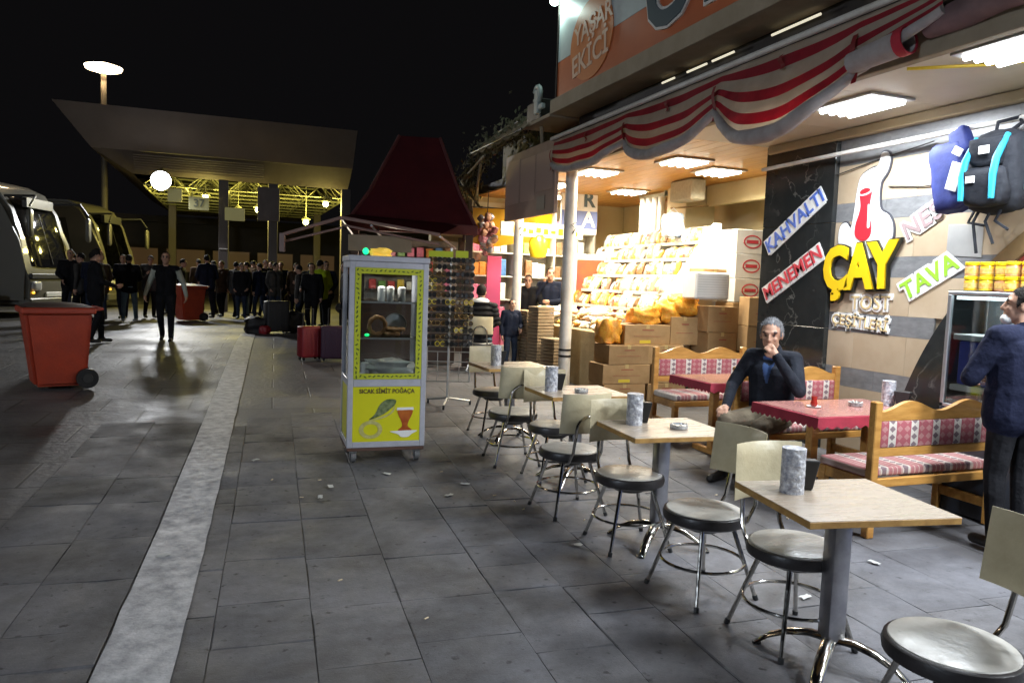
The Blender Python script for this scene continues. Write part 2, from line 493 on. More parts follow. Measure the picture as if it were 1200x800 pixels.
# ================================================================ tea shop: wall, arch, pillar, ceiling
XW = 5.8
tile_b = pm('beige_wall_tile', (0.50, 0.40, 0.28), 0.34, col2=(0.43, 0.33, 0.22), nscale=2.2, rnd=0.05, coat=0.15)
tile_g = pm('grey_stone_tile', (0.135, 0.136, 0.14), 0.35, col2=(0.235, 0.235, 0.235), nscale=9, ncon=0.8, rnd=0.06, stretch=(1, 1, 3))
def marble_material():
    m = bpy.data.materials.new('black_marble'); m.use_nodes = True
    n, l = m.node_tree.nodes, m.node_tree.links
    b = n['Principled BSDF']; b.inputs['Roughness'].default_value = 0.13
    tc = n.new('ShaderNodeTexCoord')
    nz = n.new('ShaderNodeTexNoise'); nz.inputs['Scale'].default_value = 2.6; nz.inputs['Detail'].default_value = 8; nz.inputs['Distortion'].default_value = 0.5
    l.new(tc.outputs['Object'], nz.inputs['Vector'])
    s = n.new('ShaderNodeMath'); s.operation = 'SUBTRACT'; s.inputs[1].default_value = 0.5; l.new(nz.outputs['Fac'], s.inputs[0])
    a = n.new('ShaderNodeMath'); a.operation = 'ABSOLUTE'; l.new(s.outputs[0], a.inputs[0])
    cr = n.new('ShaderNodeValToRGB')
    cr.color_ramp.elements[0].position = 0.0; cr.color_ramp.elements[0].color = (0.13, 0.13, 0.12, 1)
    cr.color_ramp.elements[1].position = 0.014; cr.color_ramp.elements[1].color = (0.020, 0.022, 0.022, 1)
    l.new(a.outputs[0], cr.inputs['Fac'])
    n3 = n.new('ShaderNodeTexNoise'); n3.inputs['Scale'].default_value = 1.7; n3.inputs['Detail'].default_value = 3; l.new(tc.outputs['Object'], n3.inputs['Vector'])
    c3 = n.new('ShaderNodeValToRGB'); c3.color_ramp.elements[0].position = .48; c3.color_ramp.elements[1].position = .62; l.new(n3.outputs['Fac'], c3.inputs['Fac'])
    mx = n.new('ShaderNodeMix'); mx.data_type = 'RGBA'; l.new(c3.outputs['Color'], mx.inputs['Factor'])
    n4 = n.new('ShaderNodeTexNoise'); n4.inputs['Scale'].default_value = 9; n4.inputs['Detail'].default_value = 8; l.new(tc.outputs['Object'], n4.inputs['Vector'])
    c4 = n.new('ShaderNodeValToRGB'); c4.color_ramp.elements[0].color = (.012, .013, .013, 1); c4.color_ramp.elements[1].color = (.035, .037, .036, 1); l.new(n4.outputs['Fac'], c4.inputs['Fac'])
    l.new(c4.outputs['Color'], mx.inputs[6]); l.new(cr.outputs['Color'], mx.inputs[7]); l.new(mx.outputs[2], b.inputs['Base Color'])
    return m
marble = marble_material()
ceil_m = pm('cream_ceiling_panel', (0.62, 0.55, 0.42), 0.5, col2=(0.56, 0.49, 0.36), nscale=2)
plaster_d = pm('dingy_plaster', (0.33, 0.27, 0.19), 0.8, col2=(0.26, 0.21, 0.14), nscale=3, bump=0.1)
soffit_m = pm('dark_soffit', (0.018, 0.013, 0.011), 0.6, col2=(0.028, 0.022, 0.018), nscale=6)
trim_red = pm('arch_red_trim', (0.22, 0.04, 0.03), 0.4, col2=(0.16, 0.03, 0.02), nscale=5)
trim_olive = pm('arch_brown_trim', (0.26, 0.17, 0.08), 0.45, col2=(0.20, 0.13, 0.06), nscale=5)
inner_m = pm('counter_back_wall', (0.42, 0.40, 0.28), 0.6, col2=(0.36, 0.34, 0.24), nscale=3)

shop = thing('tea_shop', 'tea shop front with beige and grey striped tile wall and black marble pillar', 'shop', (XW, 4, 0))
SO = Vector((XW, 4, 0))
def part(name, bm, m, smooth=35):
    bmesh.ops.translate(bm, vec=-SO, verts=bm.verts)
    return obj(name, bm, m, shop, smooth=smooth)

# backing wall with arched opening left free (arch centre y=2.1, z=-0.3, radius 3.2)
AC = (2.1, -0.3); AR = 3.2
def arch_y(z):
    d = AR*AR-(z-AC[1])**2
    return AC[0]+math.sqrt(d) if d > 0 else AC[0]
# courses: (z0, z1, kind)
edges = [0.0, 0.30, 0.715, 0.905, 1.262, 1.452, 1.808, 2.0, 2.36, 2.545, 2.92, 3.27]
kinds = ['b', 'b', 'g', 'b', 'g', 'b', 'g', 'b', 'g', 'b', 'g']
nt = 0
for c in range(len(kinds)):
    z0, z1 = edges[c]+0.001, edges[c+1]-0.001
    y = 6.13
    tw = 0.62 if kinds[c] == 'b' else 0.62
    k = 0
    while y > 1.2:
        yb = y-tw if k else y-tw*(0.55 if c % 2 else 1.0)
        k += 1
        lim0, lim1 = arch_y(z0), arch_y(z1)   # tile must stay at y > arch
        poly = [(y, z0), (y, z1)]
        if y <= max(lim1, lim0)+0.005 and max(z0, z1) < AC[1]+AR-0.02: break
        if yb >= lim0 and yb >= lim1 or (z0 > AC[1]+AR):
            poly += [(yb, z1), (yb, z0)]
        else:
            t1 = max(yb, min(lim1, y)); t0 = max(yb, min(lim0, y))
            poly.append((t1, z1))
            zm = (z0+z1)/2
            poly.append((max(yb, min(arch_y(zm), y)), zm))
            poly.append((t0, z0))
        bm = B()
        Mx = Matrix(((0, 0, 1, XW), (1, 0, 0, 0), (0, 1, 0, 0), (0, 0, 0, 1)))
        prism(bm, [(p[0]-(0.001 if p[0] == y else -0.0), p[1]) for p in poly], 0.02, 0, Mx)
        part('wall_tile', bm, tile_b if kinds[c] == 'b' else tile_g, 0); nt += 1
        y = yb-0.0015
print('tiles', nt)
bm = B()   # rough wall behind the tiles, above the arch
Mx = Matrix(((0, 0, 1, XW+0.024), (1, 0, 0, 0), (0, 1, 0, 0), (0, 0, 0, 1)))
poly = [(6.1, 0), (6.1, 3.4), (-3, 3.4), (-3, 2.95)]+[(AC[0]+AR*math.cos(a)*1.0, AC[1]+AR*math.sin(a)) for a in [R(90-85*t/14) for t in range(15)]]
prism(bm, poly, 0.2, 0, Mx)
part('wall', bm, plaster_d, 0)
# arch rings
def ring(r0, r1, x0, x1, a0, a1, name, m, n=28):
    bm = B()
    for k in range(n):
        aa, ab = R(a0+(a1-a0)*k/n), R(a0+(a1-a0)*(k+1)/n)
        q = [(AC[0]+r*math.cos(a), AC[1]+r*math.sin(a)) for (r, a) in ((r0, aa), (r1, aa), (r1, ab), (r0, ab))]
        prism(bm, q, x1-x0, 0, Matrix(((0, 0, 1, x0), (1, 0, 0, 0), (0, 1, 0, 0), (0, 0, 0, 1))))
    bmesh.ops.remove_doubles(bm, verts=bm.verts, dist=1e-4)
    part(name, bm, m, 0)
ring(AR-0.13, AR+0.004, XW-0.03, XW+0.26, 38.5, 96, 'arch_trim', trim_olive)
ring(AR-0.36, AR-0.132, XW+0.0, XW+0.24, 38.5, 96, 'arch_trim', trim_red)
ring(AR-0.70, AR+0.004, XW-0.03, XW+0.24, 3, 38.4, 'marble_jamb', marble)
bm = B(); bx(bm, XW+0.9, XW+1.0, -3, 5.6, 0, 3.3); part('back_wall', bm, inner_m, 0)
bm = B(); bx(bm, XW+0.27, XW+0.89, -3, 4.6, 0, 1.05); part('rear_counter', bm, pm('counter_blue', (0.05, 0.07, 0.16), 0.4), 0)
# pillar faced in black marble
bm = B()
for (a, b_, c, d) in ((0, 1.28, 0, 0), (1.283, 2.36, 0, 0), (2.363, 3.27, 0, 0)):
    bx(bm, XW-0.05, XW+0.62, 6.135, 7.2, a, b_, bev=0.003)
part('pillar', bm, marble, 0)
bm = B(); bx(bm, XW-0.03, XW+0.6, 6.14, 7.19, 0.0, 3.5); part('pillar_core', bm, plaster_d, 0)
# ceiling: panels between the outer edge and the wall
nq = 0
for j in range(9):
    y1 = 7.2-j*1.15; y0 = y1-1.146
    bm = B(); bx(bm, 4.42, XW+0.3, y0, y1, 3.275, 3.32, bev=0.004); part('ceiling_panel', bm, ceil_m, 0)
bm = B(); bx(bm, XW-0.09, XW-0.002, -3, 7.15, 3.18, 3.272, bev=0.01); part('cornice', bm, pm('cornice_wood', (0.42, 0.33, 0.2), 0.5), 0)
# outer edge beam, dark recess and ledge under the name board
bm = B(); bx(bm, 4.40, 4.48, -3, 9.95, 3.26, 3.45, bev=0.006); part('edge_beam', bm, plaster_d, 0)
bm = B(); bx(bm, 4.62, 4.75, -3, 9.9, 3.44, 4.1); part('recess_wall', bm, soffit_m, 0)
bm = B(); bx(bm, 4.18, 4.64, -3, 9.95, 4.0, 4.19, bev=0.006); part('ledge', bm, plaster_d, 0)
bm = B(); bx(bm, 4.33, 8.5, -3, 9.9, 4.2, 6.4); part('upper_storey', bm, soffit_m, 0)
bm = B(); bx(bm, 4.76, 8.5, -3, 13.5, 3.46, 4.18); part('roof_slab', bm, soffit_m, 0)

# slits of light in the recess: thin tube lamps
slit = pm('recess_tube_lamp', (0.9, 0.9, 0.8), 0.4, emit=(1.0, 0.9, 0.65), estr=.55)
for (y0, y1) in ((5.15, 5.75), (6.3, 6.65), (6.75, 7.1), (7.35, 7.6), (4.4, 4.75)):
    bm = B(); tube(bm, [(4.56, y0, 3.94), (4.56, y1, 3.94)], 0.012, 8)
    obj('tube_lamp', bm, slit, label='slim lit tube lamp in the dark recess under the name board', cat='tube lamp', group='tube lamps in the dark recess')

# ---- name board above
org_m = pm('orange_board', (0.50, 0.13, 0.045), 0.45, col2=(0.44, 0.11, 0.04), nscale=2)
pale_m = pm('pale_board', (0.50, 0.56, 0.55), 0.45, col2=(0.45, 0.51, 0.50), nscale=2)
logo_m = pm('orange_logo', (0.60, 0.20, 0.06), 0.45)
letter_d = pm('dark_letter', (0.05, 0.08, 0.10), 0.5)
letter_w = pm('logo_lettering', (0.72, 0.50, 0.36), 0.5)
nb = thing('name_board', 'large orange and pale shop name board with round logo above the striped awning', 'sign', (4.3, 9.9, 4.2))
NO = Vector((4.3, 9.9, 4.2))
def wallM(x, y, z, a=0.0):
    """plane facing -X: local x -> -Y, local y -> Z"""
    return Matrix.Translation((x, y, z)) @ Matrix(((0, 0, -1, 0), (-1, 0, 0, 0), (0, 1, 0, 0), (0, 0, 0, 1))) @ Matrix.Rotation(a, 4, 'Z')
# local board coordinates: s along -Y from far end, t up
def nbp(name, poly, th, m, x, parent=nb):
    bm = B(); prism(bm, poly, th, 0, wallM(x, 9.9, 4.2))
    bmesh.ops.translate(bm, vec=-NO, verts=bm.verts)
    return obj(name, bm, m, parent, smooth=0)
nbp('orange_panel', [(0.02, 0.0), (9, 0.0), (9, 0.498), (0.02, 0.498)], 0.05, org_m, 4.3)
nbp('pale_panel', [(0.02, 0.502), (9, 0.502), (9, 2.205), (0.02, 2.205)], 0.05, pale_m, 4.3)
nbp('board_frame', [(0, -0.02), (0.018, -0.02), (0.018, 2.2), (0, 2.2)], 0.07, soffit_m, 4.3)
lg = nbp('logo', [(1.05+0.60*math.cos(2*math.pi*k/40), 0.54+0.50*math.sin(2*math.pi*k/40)) for k in range(40)], 0.012, logo_m, 4.249)
for (txt, s, t, sz) in (('YAŞAR', 1.10, 0.70, 0.33), ('EKİCİ', 1.04, 0.32, 0.38)):
    me = text_mesh(txt, sz, letter_w, 0.006, bold=0.006)
    o = obj('lettering', me, None, lg); o.matrix_local = Matrix.Translation(-NO) @ wallM(4.236, 9.9-s, 4.2+t, R(6))
for (txt, s, t, sz) in (('U', 2.90, 0.62, 1.45), ('P', 3.85, 0.62, 1.45)):
    me = text_mesh(txt, sz, pm('letter_outline', (0.66, 0.64, 0.60), 0.5), 0.012, offset=0.05)
    o = obj('letter_outline', me, None, nb); o.matrix_local = Matrix.Translation(-NO) @ wallM(4.238, 9.9-s, 4.2+t)
    me = text_mesh(txt, sz, letter_d, 0.014, offset=0.02)
    o2 = obj('letter', me, None, nb); o2.matrix_local = Matrix.Translation(-NO) @ wallM(4.228, 9.9-s, 4.2+t)

# ---- wall lettering signs
blue_t = pm('sign_blue', (0.08, 0.16, 0.55), 0.5); red_t = pm('sign_red', (0.62, 0.05, 0.07), 0.5)
green_t = pm('sign_green', (0.30, 0.62, 0.04), 0.5); grey_t = pm('sign_grey', (0.30, 0.22, 0.22), 0.5)
yel_t = pm('sign_yellow', (0.85, 0.56, 0.01), 0.4); tost_t = pm('sign_tan', (0.66, 0.50, 0.26), 0.5)
def wall_sign(txt, y, z, ang, size, tm, label, off=0.022, x=XW, ex=0.012, shear=0.0, bm_=white_sign, bold=0.004, sp=1.05):
    t = thing('wall_sign', label, 'sign', (x-0.001, y, z))
    t.matrix_world = wallM(x-0.001, y, z, ang)
    me = text_mesh(txt, size, bm_, ex/2, offset=off, shear=shear, spacing=sp)
    b_ = obj('backing', me, None, t); b_.location = (0, 0, ex/2)
    me = text_mesh(txt, size, tm, 0.004, offset=bold, shear=shear, spacing=sp)
    l_ = obj('lettering', me, None, t); l_.location = (0, 0, ex+0.003)
    return t, b_
def plate(t, w, h, sk=0.0, ex=0.010):
    bm = B()
    prism(bm, [(-w/2-sk, -h/2), (w/2-sk, -h/2), (w/2+sk, h/2), (-w/2+sk, h/2)], ex, 0)
    obj('plate', bm, white_sign, t, smooth=0)
t, _ = wall_sign('KAHVALTI', 6.68, 2.39, R(33), 0.205, blue_t, 'white sign reading KAHVALTI in blue on the marble pillar', x=XW-0.05)
plate(t, 0.96, 0.20)
t, _ = wall_sign('MENEMEN', 6.66, 1.83, R(30), 0.205, red_t, 'white sign reading MENEMEN in red on the marble pillar', x=XW-0.05)
plate(t, 0.98, 0.20)
wall_sign('NESCAFE', 4.83, 2.46, R(30), 0.24, grey_t, 'white sign with grey coffee lettering half hidden by the hanging bags')
t, _ = wall_sign('TAVA', 4.97, 1.81, R(30), 0.23, green_t, 'white sign reading TAVA in green on the tiled wall', off=0.03)
plate(t, 0.5, 0.2)
wall_sign('TOST', 5.60, 1.555, R(2), 0.19, tost_t, 'pale sign reading TOST below the yellow lettering', off=0.022, bold=0.0)
wall_sign('ÇEŞİTLERİ', 5.72, 1.36, R(-3), 0.145, tost_t, 'pale sign reading ÇEŞİTLERİ below the one reading TOST', off=0.02, bold=0.0, sp=1.0)
# tea glass emblem with yellow ÇAY
em = thing('tea_sign', 'white cut-out sign with red tea glass above yellow letters reading ÇAY', 'sign', (XW, 5.72, 2.2))
em.matrix_world = wallM(XW-0.002, 5.75, 2.05)
def smoothpoly(pts, n=4):
    out = []
    m = len(pts)
    for i in range(m):
        p0, p1, p2, p3 = [Vector((*pts[(i+k) % m], 0)) for k in (-1, 0, 1, 2)]
        for k in range(n):
            t_ = k/n
            out.append(tuple((0.5*((2*p1)+(p2-p0)*t_+(2*p0-5*p1+4*p2-p3)*t_*t_+(3*p1-p0-3*p2+p3)*t_**3))[:2]))
    return out
cloud = [(-0.24, 0.02), (-0.30, 0.12), (-0.29, 0.26), (-0.22, 0.30), (-0.15, 0.24), (-0.12, 0.40), (-0.10, 0.60), (-0.06, 0.74), (0.06, 0.80), (0.14, 0.82), (0.17, 0.93), (0.24, 0.93),
         (0.27, 0.85), (0.24, 0.74), (0.18, 0.66), (0.17, 0.52), (0.20, 0.40), (0.30, 0.34), (0.36, 0.22), (0.34, 0.06), (0.2, -0.04), (0.0, -0.06)]
def offset_poly(pts, d):
    n_ = len(pts); area = sum(pts[i][0]*pts[(i+1) % n_][1]-pts[(i+1) % n_][0]*pts[i][1] for i in range(n_)); sg = 1 if area > 0 else -1
    out = []
    for i in range(n_):
        t_ = Vector((pts[(i+1) % n_][0]-pts[i-1][0], pts[(i+1) % n_][1]-pts[i-1][1])).normalized()
        out.append((pts[i][0]+t_.y*d*sg, pts[i][1]-t_.x*d*sg))
    return out
bm = B(); prism(bm, offset_poly(smoothpoly(cloud), .017), 0.014); obj('cloud_outline', bm, pm('sign_outline', (0.05, 0.05, 0.06), 0.5), em, smooth=0)  # dark outline of the cut-out sign, its own colour
bm = B(); prism(bm, smoothpoly(cloud), 0.026); obj('cloud_board', bm, white_sign, em, smooth=0)
gl = [(-0.075, 0.16), (-0.085, 0.26), (-0.05, 0.37), (-0.035, 0.46), (-0.055, 0.60), (0.085, 0.62), (0.075, 0.46), (0.075, 0.36), (0.115, 0.25), (0.10, 0.15), (0.02, 0.11)]
bm = B(); prism(bm, smoothpoly(gl), 0.034); g_ = obj('tea_glass', bm, pm('tea_red', (0.55, 0.025, 0.04), 0.35), em, smooth=0)
bm = B(); prism(bm, smoothpoly([(-0.055, 0.555), (-0.06, 0.60), (0.02, 0.635), (0.09, 0.62), (0.085, 0.575), (0.02, 0.55)]), 0.036); obj('glass_rim', bm, white_sign, g_, smooth=0)
bm = B(); prism(bm, smoothpoly([(-0.04, 0.565), (-0.045, 0.597), (0.02, 0.62), (0.075, 0.605), (0.07, 0.585), (0.02, 0.568)]), 0.038); obj('tea_surface', bm, pm('tea_red2', (0.40, 0.02, 0.03), 0.35), g_, smooth=0)
bm = B(); prism(bm, smoothpoly([(0.07, 0.24), (0.065, 0.36), (0.06, 0.45), (0.075, 0.45), (0.085, 0.36), (0.10, 0.25)]), 0.038); obj('highlight', bm, white_sign, g_, smooth=0)
me = text_mesh('ÇAY', 0.60, pm('letter_black', (0.02, 0.018, 0.01), 0.5), 0.018, offset=0.045, spacing=0.93)
o = obj('letter_backing', me, None, em, loc=(0.0, -0.17, 0.03)); o.rotation_euler = (0, 0, R(3)); o.scale = (0.77, 0.98, 1)
me = text_mesh('ÇAY', 0.60, yel_t, 0.014, offset=0.026, spacing=0.93)
o = obj('lettering', me, None, em, loc=(0.0, -0.165, 0.052)); o.rotation_euler = (0, 0, R(3)); o.scale = (0.77, 0.98, 1)
# paper notice
bm = B(); grid(bm, 4, 4, lambda u, v: (5.794-0.012*math.sin(u*3)*v, 4.82-0.33*u, 2.0+0.27*v-0.02*u)); bmesh.ops.solidify(bm, geom=list(bm.faces), thickness=0.002)
obj('paper_notice', bm, white_card, label='blank white paper notice taped to the tiled wall below the hanging bags', cat='notice')

# rail the bags hang from, wires, yellow hose
bm = B(); tube(bm, [(5.62, 7.1, 3.0), (5.62, 5.8, 3.015), (5.62, 4.3, 3.02), (5.62, 2.0, 3.03)], 0.022, 8)
for y in (6.9, 4.9, 2.6): tube(bm, [(5.62, y, 3.01), (5.8, y, 3.05)], 0.009, 6)
obj('hanging_rail', bm, white_paint, label='white pipe rail fixed along the top of the tiled wall', cat='rail')
for k, pts in enumerate(([(5.77, 7.1, 2.86), (5.77, 6.2, 2.83), (5.78, 5.6, 2.93), (5.76, 5.0, 3.0)], [(5.785, 5.48, 2.66), (5.785, 5.1, 2.62), (5.785, 4.7, 2.63), (5.785, 4.4, 2.66)])):
    bm = B(); tube(bm, pts, 0.006, 5)
    obj('wire', bm, dark_metal, label=('thin dark wire running from the tea glass emblem to the bags', 'thin dark wire sagging just under the white rail')[1-k], cat='wire')
bm = B(); tube(bm, [(4.47, 4.15, 3.24), (4.9, 3.9, 3.262), (5.5, 3.2, 3.262), (5.72, 2.7, 3.25)], 0.012, 6)
obj('hose', bm, pm('yellow_hose', (0.72, 0.52, 0.02), 0.45), label='thin yellow hose running across the cream ceiling', cat='hose')

# ceiling light panels
lamp_white = pm('lamp_diffuser', (0.9, 0.9, 0.9), 0.4, emit=(0.93, 0.97, 1.0), estr=9.0)
frame_m = pm('lamp_frame', (0.5, 0.5, 0.48), 0.4)
def ceiling_lamp(x, y, z, power, col=(0.86, 0.93, 1.0), lx=0.42, ly=0.62, label='', grp='', dm=lamp_white, cat='ceiling light', spread=None):
    t = thing('ceiling_light', label, cat, (x, y, z), 0, grp)
    bm = B(); bx(bm, -lx/2-.03, lx/2+.03, -ly/2-.03, ly/2+.03, -0.022, 0.0, bev=0.004); obj('frame', bm, frame_m, t)
    bm = B()
    for q in (-1.5, -.5, .5, 1.5):
        tube(bm, [(q*lx/4, -ly/2+.02, -0.03), (q*lx/4, ly/2-.02, -0.03)], 0.028, 8)
    obj('tube', bm, dm, t)
    lamp_area('glow', (0, 0, -0.075), lx, power, col, (0, 0, 0), t, ly, spread)
    return t
for (y, p) in ((5.14, 66), (3.50, 64), (1.9, 118), (0.25, 115), (-1.4, 95)):
    ceiling_lamp(5.05 if y > 5 else 4.74, y, 3.272, p, label={5.14: 'white tube light panel on the cream ceiling close to the marble pillar', 3.50: 'white tube light panel on the cream ceiling beside the yellow hose'}.get(y, 'bright white tube light panel on the cream tea shop ceiling beyond the yellow hose'), grp='light panels on the tea shop ceiling')
# ================================================================ striped awning, posts, boards along the eaves
cream_c = pm('awning_cream', (0.64, 0.55, 0.44), 0.8, col2=(0.46, 0.36, 0.26), nscale=3.5, ncon=0.9, bump=0.15, bscale=9)
red_c = pm('awning_red', (0.46, 0.02, 0.04), 0.75, col2=(0.32, 0.012, 0.028), nscale=4, bump=0.15, bscale=9)
hem_c = pm('awning_hem', (0.42, 0.38, 0.37), 0.8, col2=(0.26, 0.22, 0.20), nscale=7, ncon=0.9, bump=0.3, bscale=14)
rib_c = pm('ribbon_red', (0.30, 0.012, 0.02), 0.6)
AW = thing('awning', 'red and cream striped awning tied up in drooping swags along the shop front', 'awning', (4.3, 7, 3.68))
AO = Vector((4.3, 7, 3.68))
def apart(name, bm, m, parent=AW, smooth=60):
    bmesh.ops.translate(bm, vec=-AO, verts=bm.verts)
    return obj(name, bm, m, parent, smooth=smooth)
ties = [10.0, 7.88, 6.08, 4.42]
def low(y):
    for a, b_, d in ((10.0, 7.88, 0.17), (7.88, 6.08, 0.27), (6.08, 4.42, 0.36)):
        if b_ <= y <= a:
            t = (a-y)/(a-b_)
            sag = d*(1-abs(2*t-1)**2.2)
            base = {10.0: 3.33, 7.88: 3.32, 6.08: 3.30, 4.42: 3.27}
            return base[a]*(1-t)+base[b_]*t-sag, sag
    return 3.27+.34*max(0, 4.42-y)**1.2, 0.0
Y0, Y1 = 10.0, 3.72
def fab(u, v):
    y = Y0+(Y1-Y0)*u
    zl, sag = low(y)
    z = 3.66+(zl-3.66)*v
    x = 4.30-0.05*math.sin(v*math.pi*0.6)-0.5*sag*v*v - 0.02*math.sin(y*9+v*3)*v + 0.012*mnoise.noise(Vector((y*3, v*4, 0)))
    return (x, y, z)
bm = B()
rows = [0, 0.11, 0.24, 0.42, 0.58, 0.73, 0.87, 1.0]
nrow = 21
def band(j):
    v = (j+0.5)/nrow
    for k in range(7):
        if rows[k] <= v < rows[k+1]: return k % 2
    return 0
grid(bm, 90, nrow, fab, lambda i, j: band(j))
bmesh.ops.solidify(bm, geom=list(bm.faces), thickness=0.004)
apart('striped_fabric', bm, [cream_c, red_c])
bm = B()
pts, rad = [], []
for k in range(91):
    p = Vector(fab(k/90, 1.0)); pts.append(p+Vector((0, 0, -0.01))); rad.append(0.035+0.03*low(p.y)[1]/0.36+0.008*mnoise.noise(p*6))
tube(bm, pts, rad, 10)
apart('rolled_hem', bm, hem_c)
bm = B()
cyl(bm, (4.27, 10.05, 3.685), (4.27, 3.6, 3.685), 0.028, seg=10)
apart('rail', bm, white_paint)
for k, y in enumerate(ties+[8.9, 6.95, 5.2]):
    zl = low(y)[0] if k < 4 else 3.5
    bm = B()
    xx = Vector(fab((Y0-max(min(y, Y0), Y1))/(Y0-Y1), 0.9 if k < 4 else 0.3)).x-0.03
    grid(bm, 2, 7, lambda u, v: (xx-0.012*math.sin(v*7)+0.01*u, y+(u-0.5)*0.06+0.015*math.sin(v*5), (3.52 if k < 4 else 3.58)-v*((3.52-zl)+0.10 if k < 4 else 0.12)))
    bmesh.ops.solidify(bm, geom=list(bm.faces), thickness=0.004)
    apart('ribbon', bm, rib_c)
bm = B()   # rolled end of the cloth
cyl(bm, (4.22, 4.42, 3.31), (4.27, 3.98, 3.36), 0.075, 0.092, 16, cap=False)
cyl(bm, (4.265, 4.04, 3.354), (4.272, 3.97, 3.362), 0.095, 0.097, 16, 1, cap=False)
bmesh.ops.solidify(bm, geom=list(bm.faces), thickness=0.012)
apart('rolled_end', bm, [hem_c, red_c])
bm = B()   # folding arms
for y in (3.95, 8.9, 6.9, 5.1):
    tube(bm, [(4.55, y, 3.62), (4.36, y-0.05, 3.5), (4.32, y-0.1, 3.62)], 0.02, 6)
apart('arm', bm, dark_metal)

# next awning, folded, towards the camera
AN = thing('folded_awning', 'folded mauve awning bundle hanging under the dark eave beyond the striped awning', 'awning', (4.35, 3, 3.4))
mau = pm('mauve_cloth', (0.20, 0.12, 0.12), 0.8, col2=(0.13, 0.08, 0.08), nscale=5, bump=0.3, bscale=10)
bm = B(); tube(bm, [Vector((4.36+0.02*math.sin(k*2.1), 3.9-k*0.28, 3.44+0.02*math.sin(k*1.3))) for k in range(14)], [0.08+0.02*math.sin(k*1.7) for k in range(14)], 12)
bmesh.ops.translate(bm, vec=-Vector((4.35, 3, 3.4)), verts=bm.verts); obj('cloth_roll', bm, mau, AN)
bm = B(); tube(bm, [(4.30, 3.95, 3.56), (4.28, 3.2, 3.60), (4.30, 2.0, 3.62), (4.3, 0.4, 3.62)], 0.03, 8)
for y in (3.7, 2.9): tube(bm, [(4.3, y, 3.58), (4.6, y+.1, 3.75)], 0.022, 6)
bmesh.ops.translate(bm, vec=-Vector((4.35, 3, 3.4)), verts=bm.verts); obj('front_bar', bm, plaster_d, AN)

# posts
def post(x, y, r, top, label):
    t = thing('post', label, 'post', (x, y, gz(y)))
    bm = B(); cyl(bm, (0, 0, -0.02), (0, 0, top-gz(y)), r, r*0.97, 20); obj('shaft', bm, white_paint, t)
    for z in (0.44, 0.53):
        bm = B(); cyl(bm, (0, 0, z), (0, 0, z+0.03), r+0.004, r+0.004, 20); obj('tape_band', bm, black_pl, t)
    bm = B(); tube(bm, [(0, -r-.01, 2.2), (.04, -r-.02, 2.28), (-.03, -r-.02, 2.32), (0.05, -r, 2.36)], 0.008, 5); obj('cord', bm, dark_metal, t)
    return t
post(4.52, 9.85, 0.088, 3.47, 'white round post with black tape bands under the far end of the striped awning')
post(4.50, 11.85, 0.08, 2.72, 'white round post under the brown hanging board')

# brown board hung along the eave
brown = pm('brown_board', (0.36, 0.265, 0.215), 0.6, col2=(0.30, 0.215, 0.17), nscale=2.5)
bm_t = thing('hanging_board', 'plain brown panelled board hung at the end of the striped awning', 'board', (4.3, 11, 2.64))
bm = B(); bx(bm, 0, 0.06, -1.05, 1.02, 0.0, 1.06, bev=0.006); obj('panel', bm, brown, bm_t)
for (y0, y1, z0, z1) in ((-0.98, -0.35, 0.35, 0.92), (-0.30, 0.30, 0.25, 0.92), (0.36, 0.95, 0.25, 0.95)):
    bm = B(); bx(bm, -0.008, -0.002, y0, y1, z0, z1, bev=0.002); obj('patch', bm, pm('brown_patch', (0.42, 0.30, 0.24), 0.6), bm_t, smooth=0)
bm = B(); bx(bm, -0.012, -0.009, -0.72, -0.42, 0.08, 0.28); obj('notice', bm, pm('grey_notice', (0.30, 0.27, 0.22), 0.7), bm_t, smooth=0)

# small beige awnings, brackets and dry creeper beyond
cnv = pm('beige_canvas', (0.46, 0.39, 0.28), 0.8, col2=(0.38, 0.31, 0.21), nscale=5, bump=0.1)
wa = thing('canvas_awning', 'small beige canvas awning with scalloped edge above the brown board', 'awning', (4.3, 12, 3.9))
bm = B()
def scal(u, v):
    y = -1.3+2.5*u
    return (-0.25+0.45*(1-v), y, 0.42-0.42*v-(0.05*abs(math.sin(u*6*math.pi)) if v > 0.99 else 0))
grid(bm, 48, 4, scal); bmesh.ops.solidify(bm, geom=list(bm.faces), thickness=0.006); obj('canvas', bm, cnv, wa)
bm = B(); tube(bm, [(-0.25, -1.3, 0.02), (-0.25, 1.2, 0.02)], 0.015, 6); tube(bm, [(0.2, -1.25, 0.42), (0.2, 1.2, 0.42)], 0.015, 6); obj('frame', bm, dark_metal, wa)
# creeper: many small leaves and stems on a bracket
lf = pm('dry_creeper', (0.22, 0.20, 0.12), 0.8, col2=(0.12, 0.13, 0.07), nscale=6, rnd=0.2)
cr_t = thing('creeper', 'dry tangled creeper over a metal bracket at the end of the eave', 'plant', (4.4, 13.4, gz(13.4)))
rr = random.Random(5)
bm = B()
ctrl = [Vector((0.1, 1.6, 0.9)), Vector((0.1, 1.3, 1.6)), Vector((0, 1.1, 2.3)), Vector((-.1, .9, 2.9)), Vector((-.15, .5, 3.4)), Vector((-.1, -.2, 3.75)), Vector((0, -1.2, 3.85)), Vector((0, -2.2, 3.9))]
for s in range(9):
    o_ = Vector((rr.uniform(-.18, .18), rr.uniform(-.25, .25), rr.uniform(-.15, .15)))
    tube(bm, [c+o_+Vector((rr.uniform(-.1, .1), rr.uniform(-.1, .1), rr.uniform(-.08, .08))) for c in ctrl], 0.012, 5)
obj('stem', bm, lf, cr_t)
bm = B()
